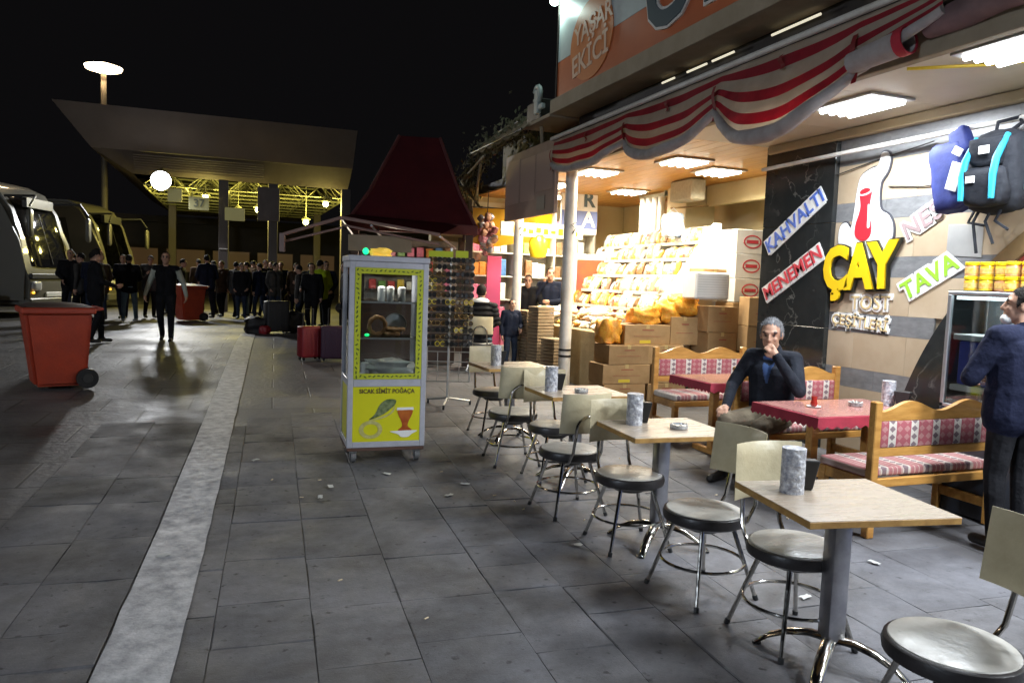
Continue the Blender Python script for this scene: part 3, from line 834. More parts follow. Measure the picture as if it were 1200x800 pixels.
for k in range(1500):
    t = rr.random()*(len(ctrl)-1.001); i = int(t); p = ctrl[i].lerp(ctrl[i+1], t-i)
    p = p+Vector((rr.gauss(0, .13), rr.gauss(0, .18), rr.gauss(0, .13)))
    q = Euler((rr.random()*6, rr.random()*6, rr.random()*6)).to_matrix()
    s = rr.uniform(.03, .06)
    a = [bm.verts.new(p+q @ Vector(v)*s) for v in ((-1, 0, 0), (0, -.5, .15), (1, 0, 0), (0, .5, .15))]
    bm.faces.new(a)
obj('foliage', bm, lf, cr_t, smooth=0)
bm = B()
for a, b_ in (((-.15, .4, 2.2), (-.2, -.3, 3.5)), ((-.2, .9, 3.3), (-.15, -.4, 2.6)), ((-.2, .9, 3.3), (-.2, -.5, 3.6)), ((-.15, .2, 1.9), (-.15, .8, 3.3))):
    tube(bm, [a, b_], 0.025, 6)
obj('bracket', bm, pm('rusty_bracket', (0.22, 0.19, 0.13), 0.7), cr_t)
# loudspeaker on the corner of the name board
ls = thing('loudspeaker', 'small pale horn loudspeaker on a box at the corner of the name board', 'loudspeaker', (4.32, 10.28, 4.02))
spk = pm('speaker_grey', (0.36, 0.42, 0.40), 0.5)
bm = B(); bx(bm, -0.12, 0.25, 0.06, 0.62, 0.0, 0.30, bev=0.02); obj('housing', bm, dark_metal, ls)
bm = B(); tube(bm, [(-.18, .05+.11*math.cos(a), .33+.11*math.sin(a)) for a in [R(20+k*30) for k in range(11)]], 0.035, 8); obj('horn_ring', bm, spk, ls)
bm = B(); bx(bm, -.21, -.14, -0.02, 0.12, 0.05, .40, bev=0.015); bx(bm, -.2, -.14, -.17, -.02, .10, .17, bev=0.01); obj('bracket', bm, spk, ls)
bm = B(); bx(bm, -.15, .5, -.35, .7, -.05, -0.0, bev=.005); obj('shelf', bm, plaster_d, ls)
bm = B(); tube(bm, [(0.0, 0.3, -.06), (0.05, 0.3, -.5)], .03, 6); obj('stay', bm, plaster_d, ls)
# tall lamp post light at corner above name board
cl = thing('corner_lamp', 'small greenish white flood lamp at the top corner of the name board', 'lamp', (4.2, 9.95, 5.55))
bm = B(); ico(bm, (0, 0.03, 0), (0.07, 0.07, 0.06), 2); obj('bulb', bm, pm('corner_bulb', (0.8, 1, 0.9), 0.4, emit=(0.75, 1.0, 0.9), estr=6), cl)
bm = B(); tube(bm, [(0, 0.03, 0.05), (0.05, -0.05, 0.12), (0.12, -0.05, 0.12)], 0.02, 6); obj('arm', bm, dark_metal, cl)
lamp_point('glow', (-0.06, -0.1, -0.12), 14, (0.75, 1.0, 0.92), 0.06, cl)
# ================================================================ stool chairs, pedestal tables, things on them
def make_chair():
    t = thing('cafe_chair', 'x', 'chair', (0, 0, 0), 0, 'round-seated cafe chairs along the pedestal tables')
    bm = B(); lathe(bm, [(0.10, 0.385), (0.19, 0.39), (0.217, 0.405), (0.222, 0.43), (0.216, 0.452), (0.206, 0.458)], 36); obj('seat_rim', bm, black_v, t)
    bm = B(); lathe(bm, [(0.207, 0.454), (0.200, 0.462), (0.16, 0.469), (0.08, 0.472), (0.01, 0.473)], 36); obj('seat_pad', bm, seat_v, t)
    bm = B(); cyl(bm, (0, 0, 0.35), (0, 0, 0.388), 0.09, 0.14, 16); obj('seat_plate', bm, dark_metal, t)
    for sx in (-1, 1):
        for sy in (-1, 1):
            bm = B(); cyl(bm, (sx*0.105, sy*0.105, 0.385), (sx*0.205, sy*0.205, 0.0), 0.0125, 0.0105, 10); l_ = obj('leg', bm, chrome, t)
            bm = B(); cyl(bm, (sx*0.199, sy*0.199, 0.025), (sx*0.206, sy*0.206, 0.0), 0.014, 0.014, 8); obj('foot_cap', bm, black_pl, l_)
    bm = B(); tube(bm, [(0.222*math.cos(a), 0.222*math.sin(a), 0.185) for a in [2*math.pi*k/28 for k in range(28)]], 0.0085, 8, closed=True); obj('foot_ring', bm, chrome, t)
    pts = [(-.10, -.13, .375), (-.115, -.20, .40), (-.112, -.255, .48), (-.105, -.275, .60)]
    arc = [(-.105*math.cos(a), -.278-.004*math.sin(a), .64+.10*math.sin(a)) for a in [R(k*20) for k in range(10)]]
    bm = B(); tube(bm, pts+arc+[(-p[0], p[1], p[2]) for p in pts[::-1]], 0.011, 10); obj('back_loop', bm, chrome, t)
    bm = B()
    def pad(front):
        def f(u, v):
            x = (u-.5)*.40
            c = .055*(2*u-1)**2
            z = .615+.275*v
            e = max(abs(2*u-1), abs(2*v-1))
            th = .020*(1-e**6)+.002
            return (x*(1-.04*v), -.262+c-.02*v+(th if front else -th*.6), z)
        return f
    a = grid(bm, 12, 8, pad(True)); b_ = grid(bm, 12, 8, pad(False))
    for i in range(12):
        for j in (0, 8): bm.faces.new((a[i][j], a[i+1][j], b_[i+1][j], b_[i][j]))
    for j in range(8):
        for i in (0, 12): bm.faces.new((a[i][j], a[i][j+1], b_[i][j+1], b_[i][j]))
    obj('backrest', bm, cream_v, t, smooth=60)
    return t
chair0 = make_chair()
CH = [  # x, y, facing angle (0 = +Y), label
    (2.33, 1.79, 70, 'cream round-seated chair with worn backrest standing alone before the first pedestal table'),
    (2.50, 2.76, 178, 'round-seated chair tucked under the first pedestal table beside its steel post'),
    (2.40, 3.34, 97, 'round-seated chair turned askew between the first and second pedestal tables'),
    (2.38, 4.12, 176, 'round-seated chair tucked under the second pedestal table with the ashtray'),
    (2.30, 4.86, 4, 'round-seated chair with chrome loop back turned to the third pedestal table'),
    (2.52, 5.62, 180, 'round-seated chair pushed in on the far side of the third pedestal table'),
    (2.36, 6.20, -4, 'round-seated chair with chrome loop back turned to the farthest pedestal table'),
    (2.55, 7.25, 183, 'round-seated chair on the far side of the farthest pedestal table'),
]
for k, (x, y, a, lab) in enumerate(CH):
    o = chair0 if k == 0 else copy_tree(chair0)
    o['label'] = lab
    o.location = (x, y, gz(y)); o.rotation_euler = (math.atan(0.03) if y > 5 else 0, 0, R(a))

def make_table():
    t = thing('pedestal_table', 'x', 'table', (0, 0, 0), 0, 'pedestal tables in a row')
    bm = B(); bx(bm, -.345, .345, -.30, .30, .722, .75, bev=0.002); obj('edge_band', bm, edge_wood, t, smooth=0)
    bm = B(); bx(bm, -.343, .343, -.298, .298, .7495, .7525, bev=0.001); obj('tabletop', bm, laminate, t, smooth=0)
    bm = B(); bx(bm, -.042, .042, -.042, .042, .10, .722, bev=0.008, seg=2); obj('post', bm, steel, t)
    bm = B(); bx(bm, -.12, .12, -.12, .12, .712, .7215); obj('plate', bm, dark_metal, t)
    for k in range(4):
        a = R(45+90*k)
        d = Vector((math.cos(a), math.sin(a), 0)); n_ = Vector((-d.y, d.x, 0))
        bm = B()
        prof = [(0.02, .135, .032), (.10, .135, .031), (.18, .115, .029), (.26, .075, .026), (.325, .022, .022)]
        rings = []
        for (r, z, w) in prof:
            c = d*r
            rings.append([bm.verts.new(c+n_*w+Vector((0, 0, z-.022))), bm.verts.new(c+n_*w*.7+Vector((0, 0, z-.004))), bm.verts.new(c+Vector((0, 0, z))), bm.verts.new(c-n_*w*.7+Vector((0, 0, z-.004))), bm.verts.new(c-n_*w+Vector((0, 0, z-.022)))])
        for i in range(len(rings)-1):
            for j in range(5):
                bm.faces.new((rings[i][j], rings[i][(j+1) % 5], rings[i+1][(j+1) % 5], rings[i+1][j]))
        bm.faces.new(rings[0]); bm.faces.new(rings[-1][::-1])
        f_ = obj('foot', bm, chrome, t, smooth=60)
        bm = B(); cyl(bm, d*.318+Vector((0, 0, .0)), d*.318+Vector((0, 0, .012)), .02, .02, 10); obj('foot_pad', bm, black_pl, f_)
    return t
table0 = make_table()
TB = [(2.50, 2.50, -9, 'wood-edged pedestal table standing closest to the single cream chair, menu stand on it'),
      (2.58, 4.08, -3, 'pedestal table with glass ashtray between the first table and the third'),
      (2.66, 5.52, 0, 'third pedestal table, with napkins and ashtray, in front of the stacked cartons'),
      (2.62, 6.98, 2, 'farthest pedestal table in the row, by the seated person in the quilted jacket')]
for k, (x, y, a, lab) in enumerate(TB):
    o = table0 if k == 0 else copy_tree(table0)
    o['label'] = lab; o.location = (x, y, gz(y)); o.rotation_euler = (0, 0, R(a))

# napkin tins, menu stands, ashtrays
foil = pm('crumpled_print', (0.72, 0.73, 0.76), 0.4, 0.15, col2=(0.26, 0.27, 0.32), nscale=38, ncon=0.5, bump=0.9, bscale=48)
def tin_mesh(h=.20, r=.052):
    bm = B(); prof = []
    for k in range(15):
        z = h*k/14
        prof.append((r*(1+.014*math.sin(k*2.4)), z))
    lathe(bm, prof, 22)
    for v in bm.verts: v.co += Vector((1, 1, 0))*0.0035*mnoise.noise(v.co*45)
    return finish(bm, 'napkin_tin', foil, 60)
tin0 = tin_mesh()
def pot_mesh():
    bm = B()
    lo, hi = .035, .062
    prof = [(-lo, 0), (lo, 0), (hi, .135), (-hi, .135)]
    q = [bm.verts.new((x, -.025-(.012 if z else 0), z)) for x, z in prof]; q2 = [bm.verts.new((x, .025+(.012 if z else 0), z)) for x, z in prof]
    bm.faces.new(q); bm.faces.new(q2[::-1])
    for i in range(3 if False else 4):
        j = (i+1) % 4
        bm.faces.new((q[i], q[j], q2[j], q2[i]))
    bmesh.ops.bevel(bm, geom=list(bm.edges), offset=.004, affect='EDGES', segments=1)
    return finish(bm, 'menu_stand', black_pl, 30)
pot0 = pot_mesh()
where = ['on the first pedestal table beside the lone chair', 'on the second pedestal table', 'on the third pedestal table', 'on the farthest pedestal table']
spots = [(2.345, 2.63, 2.435, 2.66), (2.44, 4.20, 2.525, 4.25), (2.44, 5.55, 2.52, 5.60), (2.45, 6.95, 2.52, 7.02)]
for k, (a, b_, c, d) in enumerate(spots):
    z = gz(TB[k][1])+.7524
    obj('napkin_tin', tin0, None, loc=(a, b_, z), label='crumpled silver napkin tin '+where[k], cat='napkin tin', group='napkin tins on the pedestal tables')
    obj('menu_stand', pot0, None, loc=(c, d, z), rot=(R(-4), 0, R(-25+4*k)), label='black flared menu stand '+where[k], cat='menu stand', group='menu stands on the pedestal tables')
ag = pm('ashtray_glass', (0.55, 0.56, 0.56), 0.15, col2=(0.18, 0.18, 0.18), nscale=30, ncon=0.5)
def ash(x, y, z, lab):
    t = thing('ashtray', lab, 'ashtray', (x, y, z))
    bm = B(); lathe(bm, [(.045, 0), (.055, .004), (.058, .030), (.050, .031), (.046, .012), (.01, .011)], 20); obj('bowl', bm, ag, t)
    bm = B(); rr = random.Random(int(x*100))
    for k in range(4):
        a = rr.random()*6; tube(bm, [(.02*math.cos(a), .02*math.sin(a), .016), (.055*math.cos(a+.4), .055*math.sin(a+.4), .036)], .004, 6)
    obj('cigarette_ends', bm, pm('cigarette', (0.7, 0.65, 0.55), 0.8), t)
ash(2.66, 4.02, gz(4.08)+.7524, 'small glass ashtray with cigarette ends on the second pedestal table')
ash(2.66, 5.44, gz(5.5)+.7524, 'small glass ashtray on the third pedestal table')

# ================================================================ pine benches and red tables
def kilim_material(name, striped):
    m = bpy.data.materials.new(name); m.use_nodes = True
    n, l = m.node_tree.nodes, m.node_tree.links
    b = n['Principled BSDF']; b.inputs['Roughness'].default_value = 0.9
    tc = n.new('ShaderNodeTexCoord'); sp = n.new('ShaderNodeSeparateXYZ'); l.new(tc.outputs['Object'], sp.inputs[0])
    def M(op, a, b_=None):
        x = n.new('ShaderNodeMath'); x.operation = op
        for i, q in enumerate((a, b_)):
            if q is None: continue
            if isinstance(q, (int, float)): x.inputs[i].default_value = q
            else: l.new(q, x.inputs[i])
        return x.outputs[0]
    # panels along x: 0.20 m period: red panel then pale woven strip with motif
    fx = M('FRACT', M('MULTIPLY', sp.outputs['X'], 1/0.20))
    pale = M('GREATER_THAN', fx, 0.66)
    vz = 'Y' if striped else 'Z'
    fz = M('FRACT', M('MULTIPLY', sp.outputs[vz], 1/0.055))
    tri = M('ABSOLUTE', M('SUBTRACT', fz, 0.5))
    px_ = M('ABSOLUTE', M('SUBTRACT', M('FRACT', M('MULTIPLY', sp.outputs['X'], 1/0.066)), 0.5))
    dia = M('LESS_THAN', M('ADD', tri, px_), 0.42)
    line = M('LESS_THAN', M('FRACT', M('MULTIPLY', sp.outputs['X'], 1/0.04)), 0.22)
    def mix(f, c1, c2):
        x = n.new('ShaderNodeMix'); x.data_type = 'RGBA'; l.new(f, x.inputs['Factor'])
        for i, c in ((6, c1), (7, c2)):
            if isinstance(c, tuple): x.inputs[i].default_value = (*c, 1)
            else: l.new(c, x.inputs[i])
        return x.outputs[2]
    redp = mix(dia, (0.34, 0.085, 0.10), (0.42, 0.19, 0.18))
    if striped: redp = mix(line, (0.38, 0.15, 0.15), (0.50, 0.36, 0.32))
    whp = mix(dia, (0.56, 0.50, 0.44), (0.20, 0.14, 0.15))
    col = mix(pale, redp, whp)
    l.new(col, b.inputs['Base Color'])
    nz = n.new('ShaderNodeTexNoise'); nz.inputs['Scale'].default_value = 120; l.new(tc.outputs['Object'], nz.inputs['Vector'])
    bp = n.new('ShaderNodeBump'); bp.inputs['Strength'].default_value = 0.3; bp.inputs['Distance'].default_value = .01
    l.new(nz.outputs['Fac'], bp.inputs['Height']); l.new(bp.outputs['Normal'], b.inputs['Normal'])
    return m
kil_b = kilim_material('kilim_back', False); kil_s = kilim_material('kilim_seat', True)
def make_bench(L=1.2):
    """sits facing +Y, back plane at y=0, origin at left rear foot"""
    t = thing('pine_bench', 'x', 'bench', (0, 0, 0), 0, 'pine benches with red woven upholstery')
    for x in (0.03, L-.03):
        bm = B(); bx(bm, x-.03, x+.03, -.03, .03, 0, .93, bev=.006); obj('post', bm, pine, t)
        bm = B(); bx(bm, x-.028, x+.028, .40, .455, 0, .405, bev=.005); obj('leg', bm, pine, t)
        bm = B(); bx(bm, x-.02, x+.02, .03, .40, .12, .19, bev=.004); obj('side_rail', bm, pine, t)
        bm = B(); bx(bm, x-.02, x+.02, .03, .40, .33, .405, bev=.004); obj('seat_side', bm, pine, t)
    bm = B()
    n_ = 28; poly = [(.06, .80)]
    poly += [(L-.06, .80)]
    poly += [(.06+(L-.12)*(1-k/n_), .895+.035*math.cos((1-k/n_)*4*math.pi)*(-1)) for k in range(n_+1)]
    prism(bm, poly, .035, 0, Matrix(((1, 0, 0, 0), (0, 0, 1, -.018), (0, 1, 0, 0), (0, 0, 0, 1)))); obj('top_rail', bm, pine, t, smooth=30)
    bm = B(); bx(bm, .06, L-.06, -.018, .018, .555, .615, bev=.004); obj('lower_rail', bm, pine, t)
    bm = B(); bx(bm, .062, L-.062, -.022, .03, .617, .80, bev=.012, seg=2); obj('back_cushion', bm, kil_b, t)
    bm = B(); bx(bm, .0, L, .39, .462, .345, .404, bev=.004); obj('front_rail', bm, pine, t)
    bm = B(); bx(bm, .06, L-.06, -.02, .02, .345, .404, bev=.004); obj('rear_rail', bm, pine, t)
    bm = B(); bx(bm, .005, L-.005, .02, .46, .406, .470, bev=.022, seg=3); obj('seat_cushion', bm, kil_s, t)
    return t
b0 = make_bench()
BN = [(4.02, 3.80, 0, 'pine bench with its back to the pedestal tables, beside the waiter'),
      (5.46, 5.60, 180, 'pine bench against which the seated man in dark jacket rests'),
      (5.50, 7.06, 180, 'pine bench in front of the stacked cartons')]
for k, (x, y, a, lab) in enumerate(BN):
    o = b0 if k == 0 else copy_tree(b0)
    o['label'] = lab; o.location = (x, y, gz(y)); o.rotation_euler = (0, 0, R(a))
cloth = pm('red_tablecloth', (0.36, 0.025, 0.05), 0.8, col2=(0.28, 0.02, 0.04), nscale=8, bump=0.1)
glass_top = pm('table_glass_top', (0.45, 0.22, 0.19), 0.12, col2=(0.40, 0.18, 0.16), nscale=5)
def red_table(x0, x1, y0, y1, z0, lab, flab):
    cx, cy = (x0+x1)/2, (y0+y1)/2; w, d = x1-x0, y1-y0
    t = thing('pine_table', lab, 'table', (cx, cy, z0), 0, 'pine tables with red cloths')
    bm = B(); bx(bm, -w/2, w/2, -d/2, d/2, .70, .735, bev=.004); obj('tabletop', bm, pine, t)
    for sx in (-1, 1):
        bm = B(); bx(bm, sx*(w/2-.28)-.035, sx*(w/2-.28)+.035, -.035, .035, .05, .70, bev=.005); obj('leg', bm, pine, t)
        bm = B(); bx(bm, sx*(w/2-.28)-.03, sx*(w/2-.28)+.03, -d/2+.04, d/2-.04, 0, .055, bev=.006); obj('foot', bm, pine, t)
    bm = B(); bx(bm, -w/2+.3, w/2-.3, -.02, .02, .2, .27, bev=.004); obj('stretcher', bm, pine, t)
    c = thing('tablecloth', flab, 'tablecloth', (cx, cy, z0+.736), 0, 'red tablecloths on the pine tables')
    bm = B(); bx(bm, -w/2-.012, w/2+.012, -d/2-.012, d/2+.012, .0, .006, bev=.002)
    # skirt with fringe-like scallops
    per = []
    for (a, b_) in (((-w/2-.014, -d/2-.014), (w/2+.014, -d/2-.014)), ((w/2+.014, -d/2-.014), (w/2+.014, d/2+.014)), ((w/2+.014, d/2+.014), (-w/2-.014, d/2+.014)), ((-w/2-.014, d/2+.014), (-w/2-.014, -d/2-.014))):
        n_ = 26
        for k in range(n_):
            u = k/n_; per.append(Vector((a[0]+(b_[0]-a[0])*u, a[1]+(b_[1]-a[1])*u, 0)))
    N = len(per); cen = Vector((0, 0, 0))
    up = [bm.verts.new(p+Vector((0, 0, .005))) for p in per]
    mid = [bm.verts.new(p*1.006+Vector((0, 0, -.045))) for p in per]
    dn = [bm.verts.new(p*(1.01+.006*math.sin(k*1.3))+Vector((0, 0, -.06-.022*(k % 2)))) for k, p in enumerate(per)]
    for k in range(N):
        j = (k+1) % N
        bm.faces.new((up[k], up[j], mid[j], mid[k])); bm.faces.new((mid[k], mid[j], dn[j], dn[k]))
    obj('cloth', bm, cloth, c, smooth=50)
    bm = B(); bx(bm, -w/2+.012, w/2-.012, -d/2+.012, d/2-.012, .0065, .0115, bev=.002); obj('glass_sheet', bm, glass_top, c)
    return cx, cy
red_table(3.98, 5.10, 4.24, 4.95, 0, 'pine table under a red fringed cloth beside the seated man', 'red fringed tablecloth under glass beside the seated man')
red_table(4.12, 5.25, 5.74, 6.40, gz(6.1), 'pine table under a red fringed cloth in front of the bench by the cartons', 'red fringed tablecloth under glass on the table by the cartons')
obj('napkin_tin', tin0, None, loc=(5.02, 4.60, .748), label='silver napkin tin on the red tablecloth, close to the tiled wall', cat='napkin tin', group='napkin tins on the pedestal tables')
obj('menu_stand', pot0, None, loc=(5.03, 4.47, .748), rot=(0, 0, R(-60)), label='black flared menu stand on the red tablecloth, close to the tiled wall', cat='menu stand', group='menu stands on the pedestal tables')
tg = thing('tea_glass', 'small tulip glass of tea on a white saucer on the red table', 'tea glass', (4.28, 4.62, .7475))
bm = B(); lathe(bm, [(.03, 0), (.05, .004), (.056, .010), (.05, .009), (.02, .006)], 20); obj('saucer', bm, white_sign, tg)
bm = B(); lathe(bm, [(.02, .008), (.026, .018), (.027, .03), (.020, .055), (.024, .085), (.02, .084)], 18); obj('glass', bm, pm('tea_in_glass', (0.30, 0.02, 0.015), 0.08), tg)
ash(4.70, 4.62, .7475, 'small ashtray on the red table beside the tea glass')
# ================================================================ glass display counter, jars, hanging bags
alu = pm('aluminium', (0.55, 0.56, 0.58), 0.35, 0.8, col2=(0.48, 0.49, 0.51), nscale=8)
clear = glass('counter_glass', (0.86, 0.92, 0.92), 0.05)
blue_in = pm('blue_tray', (0.05, 0.08, 0.48), 0.4, col2=(0.03, 0.05, 0.34), nscale=4)
dc = thing('display_counter', 'glass display counter with aluminium frame and blue trays behind the waiter', 'counter', (5.42, 3.4, 0))
x0, x1, y0, y1 = -.22, .22, -1.0, .88
bm = B(); bx(bm, x0, x1, y0, y1, 0.0, .80, bev=.006); obj('base', bm, pm('counter_base', (0.05, 0.055, 0.07), 0.35, col2=(0.035, 0.04, 0.05), nscale=4), dc)
for (x, y) in ((x0+.015, y1-.015), (x0+.015, -.02), (x0+.015, y0+.015), (x1-.015, y1-.015), (x1-.015, y0+.015)):
    bm = B(); bx(bm, x-.015, x+.015, y-.015, y+.015, .80, 1.665, bev=.003); obj('frame_post', bm, alu, dc)
for z in (.80, 1.665):
    bm = B(); bx(bm, x0, x0+.03, y0, y1, z, z+.025, bev=.003); obj('frame_rail', bm, alu, dc)
    bm = B(); bx(bm, x1-.03, x1, y0, y1, z, z+.025, bev=.003); obj('frame_rail', bm, alu, dc)
for (a, b_) in ((y0+.03, -.036), (-.004, y1-.03)):
    bm = B(); bx(bm, x0+.012, x0+.018, a, b_, .826, 1.664); obj('pane', bm, clear, dc, smooth=0)
bm = B(); bx(bm, x0+.03, x1-.03, y1-.018, y1-.012, .826, 1.664); obj('pane', bm, clear, dc, smooth=0)
bm = B(); bx(bm, x0+.002, x1-.002, y0+.002, y1-.002, 1.691, 1.699); obj('top_pane', bm, clear, dc, smooth=0)
for z in (.93, 1.32):
    bm = B(); bx(bm, x0+.04, x1-.03, y0+.04, y1-.04, z, z+.045, bev=.006); obj('shelf', bm, white_sign, dc)
bm = B(); bx(bm, x0+.06, x1-.05, y0+.1, y1-.08, .98, 1.31, bev=.01); obj('blue_tray', bm, blue_in, dc)
bm = B(); bx(bm, x1-.03, x1-.012, y0+.03, y1-.03, .83, 1.66); obj('rear_panel', bm, pm('counter_rear', (0.10, 0.11, 0.12), 0.4), dc, smooth=0)
bm = B(); bx(bm, x0+.035, x0+.06, y0+.05, y1-.05, 1.63, 1.655); obj('strip_lamp', bm, pm('counter_strip', (.9, .95, 1), .4, emit=(.9, .95, 1), estr=3), dc, smooth=0)
lamp_area('glow', (x0+.09, -.06, 1.62), .05, 7, (.9, .95, 1.0), (0, 0, 0), dc, 1.7)
bm = B(); box(bm, (.02, .45, 1.5), (.012, .09, .42), (R(35), 0, 0)); obj('brace', bm, alu, dc)

lid_m = pm('yellow_lid', (0.80, 0.58, 0.01), 0.4)
jar_mats = [pm('jar_honey', (0.75, 0.42, 0.03), 0.2), pm('jar_peach', (0.68, 0.32, 0.14), 0.25), pm('jar_lemon', (0.78, 0.55, 0.05), 0.2)]
def jar_proto(i):
    bm = B(); lathe(bm, [(.040, 0), (.046, .005), (.047, .07), (.042, .083)], 18)
    body = finish(bm, 'jar_body', jar_mats[i])
    return body
bm = B(); lathe(bm, [(.048, .083), (.049, .086), (.049, .106), (.046, .109)], 18); lid_me = finish(bm, 'lid', lid_m)
bm = B(); lathe(bm, [(.0478, .02), (.0478, .06)], 18); 
lab_me = finish(bm, 'paper_label', pm('jar_label', (0.66, 0.30, 0.04), 0.5, col2=(0.72, 0.55, 0.20), nscale=30))
jb = [jar_proto(i) for i in range(3)]
tiername = ['in the lower row on the glass counter', 'in the upper row on the glass counter']
JN = [['honey', 'peach', 'lemon'][i] for i in range(3)]
for tier in range(2):
    for k in range(8):
        i = (k*2+tier) % 3
        t = thing('jar', 'small yellow-lidded jar of %s colour stacked %s' % (('amber', 'peach', 'lemon')[i], tiername[tier]), 'jar', (5.32+.02*((k*7) % 3), 4.19-k*.108, 1.6995+tier*.1095), k*.7, 'yellow-lidded jars on the glass counter')
        obj('jar_body', jb[i], None, t); obj('lid', lid_me, None, t); obj('paper_label', lab_me, None, t)

# hanging bags
navy = pm('navy_nylon', (0.02, 0.035, 0.19), 0.75, col2=(0.012, 0.02, 0.12), nscale=6, bump=0.3, bscale=14)
blk = pm('black_nylon', (0.012, 0.013, 0.018), 0.8, col2=(0.022, 0.024, 0.03), nscale=9, bump=0.5, bscale=16, spec=.25)
turq = pm('turquoise_nylon', (0.01, 0.30, 0.48), 0.5)
def softbox(bm, c, s, rot=(0, 0, 0), mi=0, puff=.10, n_=6, seed=0):
    m = xf(c, rot, s); off = Vector((seed*3.1, seed, 0))
    tb = bmesh.new(); bmesh.ops.create_cube(tb, size=1.0)
    bmesh.ops.subdivide_edges(tb, edges=list(tb.edges), cuts=n_, use_grid_fill=True)
    for v in tb.verts:
        p = v.co*2
        q = Vector((p.x*math.sqrt(max(0, 1-p.y*p.y/2-p.z*p.z/2+p.y*p.y*p.z*p.z/3)), p.y*math.sqrt(max(0, 1-p.z*p.z/2-p.x*p.x/2+p.z*p.z*p.x*p.x/3)), p.z*math.sqrt(max(0, 1-p.x*p.x/2-p.y*p.y/2+p.x*p.x*p.y*p.y/3))))
        w = (p*.55+q*.45)*.5
        w += w*puff*mnoise.noise(p*1.6+off)
        v.co = m @ w
    for f in tb.faces: f.material_index = mi
    tm = bpy.data.meshes.new('tmp'); tb.to_mesh(tm); tb.free(); bm.from_mesh(tm); bpy.data.meshes.remove(tm)
bp = thing('backpack', 'black backpack with turquoise stripes hanging from the white rail', 'backpack', (5.45, 4.14, 2.98))
bm = B(); softbox(bm, (0, 0, -.38), (.24, .40, .62), (0, R(-8), R(8)), seed=1); obj('bag_body', bm, blk, bp, smooth=80)
bm = B(); softbox(bm, (-.13, .0, -.50), (.12, .33, .30), (0, R(-8), R(8)), seed=2); obj('front_pocket', bm, blk, bp, smooth=80)
bm = B(); softbox(bm, (-.12, .01, -.24), (.09, .27, .22), (0, R(-8), R(8)), seed=3); obj('top_pocket', bm, blk, bp, smooth=80)
for y in (-.125, .125):
    bm = B(); tube(bm, [(-.10, y, -.12), (-.19, y+.01, -.30), (-.20, y+.02, -.42), (-.21, y+.01, -.6)], [.02, .026, .026, .02], 8); obj('stripe', bm, turq, bp)
bm = B(); softbox(bm, (.10, -.2, -.3), (.2, .1, .5), seed=5); obj('side_panel', bm, pm('pale_teal', (0.25, 0.5, 0.52), 0.6), bp, smooth=80)
bm = B(); tube(bm, [(0, .05, -.09), (0, .04, .0), (.15, 0, .045), (.17, 0, .06), (.15, -.04, .0), (0, -.05, -.09)], .014, 6); obj('handle', bm, blk, bp)
for k, (y, l_) in enumerate(((.12, .33), (.02, .26), (-.06, .16), (.16, .12))):
    bm = B(); tube(bm, [(-.02, y, -.66), (-.05, y+.02, -.75), (-.04, y-.02-.03*k, -.66-l_)], .012, 5); obj('strap', bm, blk, bp)
for q in ((-.195, -.185, -.05, .03, -.26, -.20), (-.22, -.21, .03, .10, -.47, -.42)):
    bm = B(); bx(bm, *q); obj('patch', bm, white_sign, bp, smooth=0)
bb = thing('shoulder_bag', 'navy blue nylon bag with white print hanging behind the black backpack', 'bag', (5.5, 4.56, 2.98))
bm = B(); softbox(bm, (0, 0, -.36), (.20, .34, .58), (R(-10), R(-4), 0), seed=7); obj('bag_body', bm, navy, bb, smooth=80)
bm = B(); softbox(bm, (-.05, -.09, -.10), (.10, .16, .24), (R(-22), 0, 0), seed=8); obj('flap', bm, navy, bb, smooth=80)
bm = B(); tube(bm, [(0, .06, -.1), (0.02, .02, .02), (.12, 0, .045), (.02, -.05, .02), (0, -.08, -.1)], .014, 6); obj('handle', bm, navy, bb)
bm = B(); box(bm, (-.12, -.10, -.38), (.012, .10, .22), (R(20), R(-8), 0)); box(bm, (-.105, -.10, -.18), (.012, .08, .06), (R(30), 0, 0)); obj('print', bm, white_sign, bb, smooth=0)

# ================================================================ simit cart
cart_w = pm('cart_aluminium', (0.54, 0.54, 0.60), 0.42, 0.2, col2=(0.40, 0.40, 0.44), nscale=9, ncon=.8, detail=10, rvar=.12)
yg = pm('leaf_border', (0.50, 0.52, 0.02), 0.5, col2=(0.44, 0.48, 0.02), nscale=9)
leaf_d = pm('border_leaf', (0.07, 0.11, 0.01), 0.6)
post_y = pm('poster_yellow', (0.66, 0.62, 0.01), 0.42, col2=(0.62, 0.60, 0.01), nscale=3)
cg = glass('cart_glass', (0.93, 0.95, 0.94), 0.02)
CX, CY = 1.27, 6.62
ct = thing('food_cart', 'glass-sided white bread cart on castors with yellow poster and leaf border', 'food cart', (CX, CY, gz(CY)), R(-2))
W, D = .335, .27
Z0, ZP, ZG, ZT = .13, .665, .72, 1.715
def cp(name, m, *a, parent=None, bev=.003, **k):
    bm = B()
    for q in a: bx(bm, *q, bev=bev)
    return obj(name, bm, m, parent or ct, **k)
cp('base', pm('cart_underside', (0.10, 0.05, 0.035), 0.6), (-W+.004, W-.004, -D+.004, D-.004, Z0-.03, Z0-.001))
for sx in (-1, 1):
    for sy in (-1, 1):
        cp('corner_post', cart_w, (sx*W-sx*.045, sx*W, sy*D-sy*.045, sy*D, Z0, ZT))
cp('bottom_rail', cart_w, (-W+.046, W-.046, -D+.001, -D+.04, Z0, Z0+.05), (-W+.046, W-.046, D-.04, D-.001, Z0, Z0+.05), (-W+.001, -W+.04, -D+.046, D-.046, Z0, Z0+.05), (W-.04, W-.001, -D+.046, D-.046, Z0, Z0+.05))
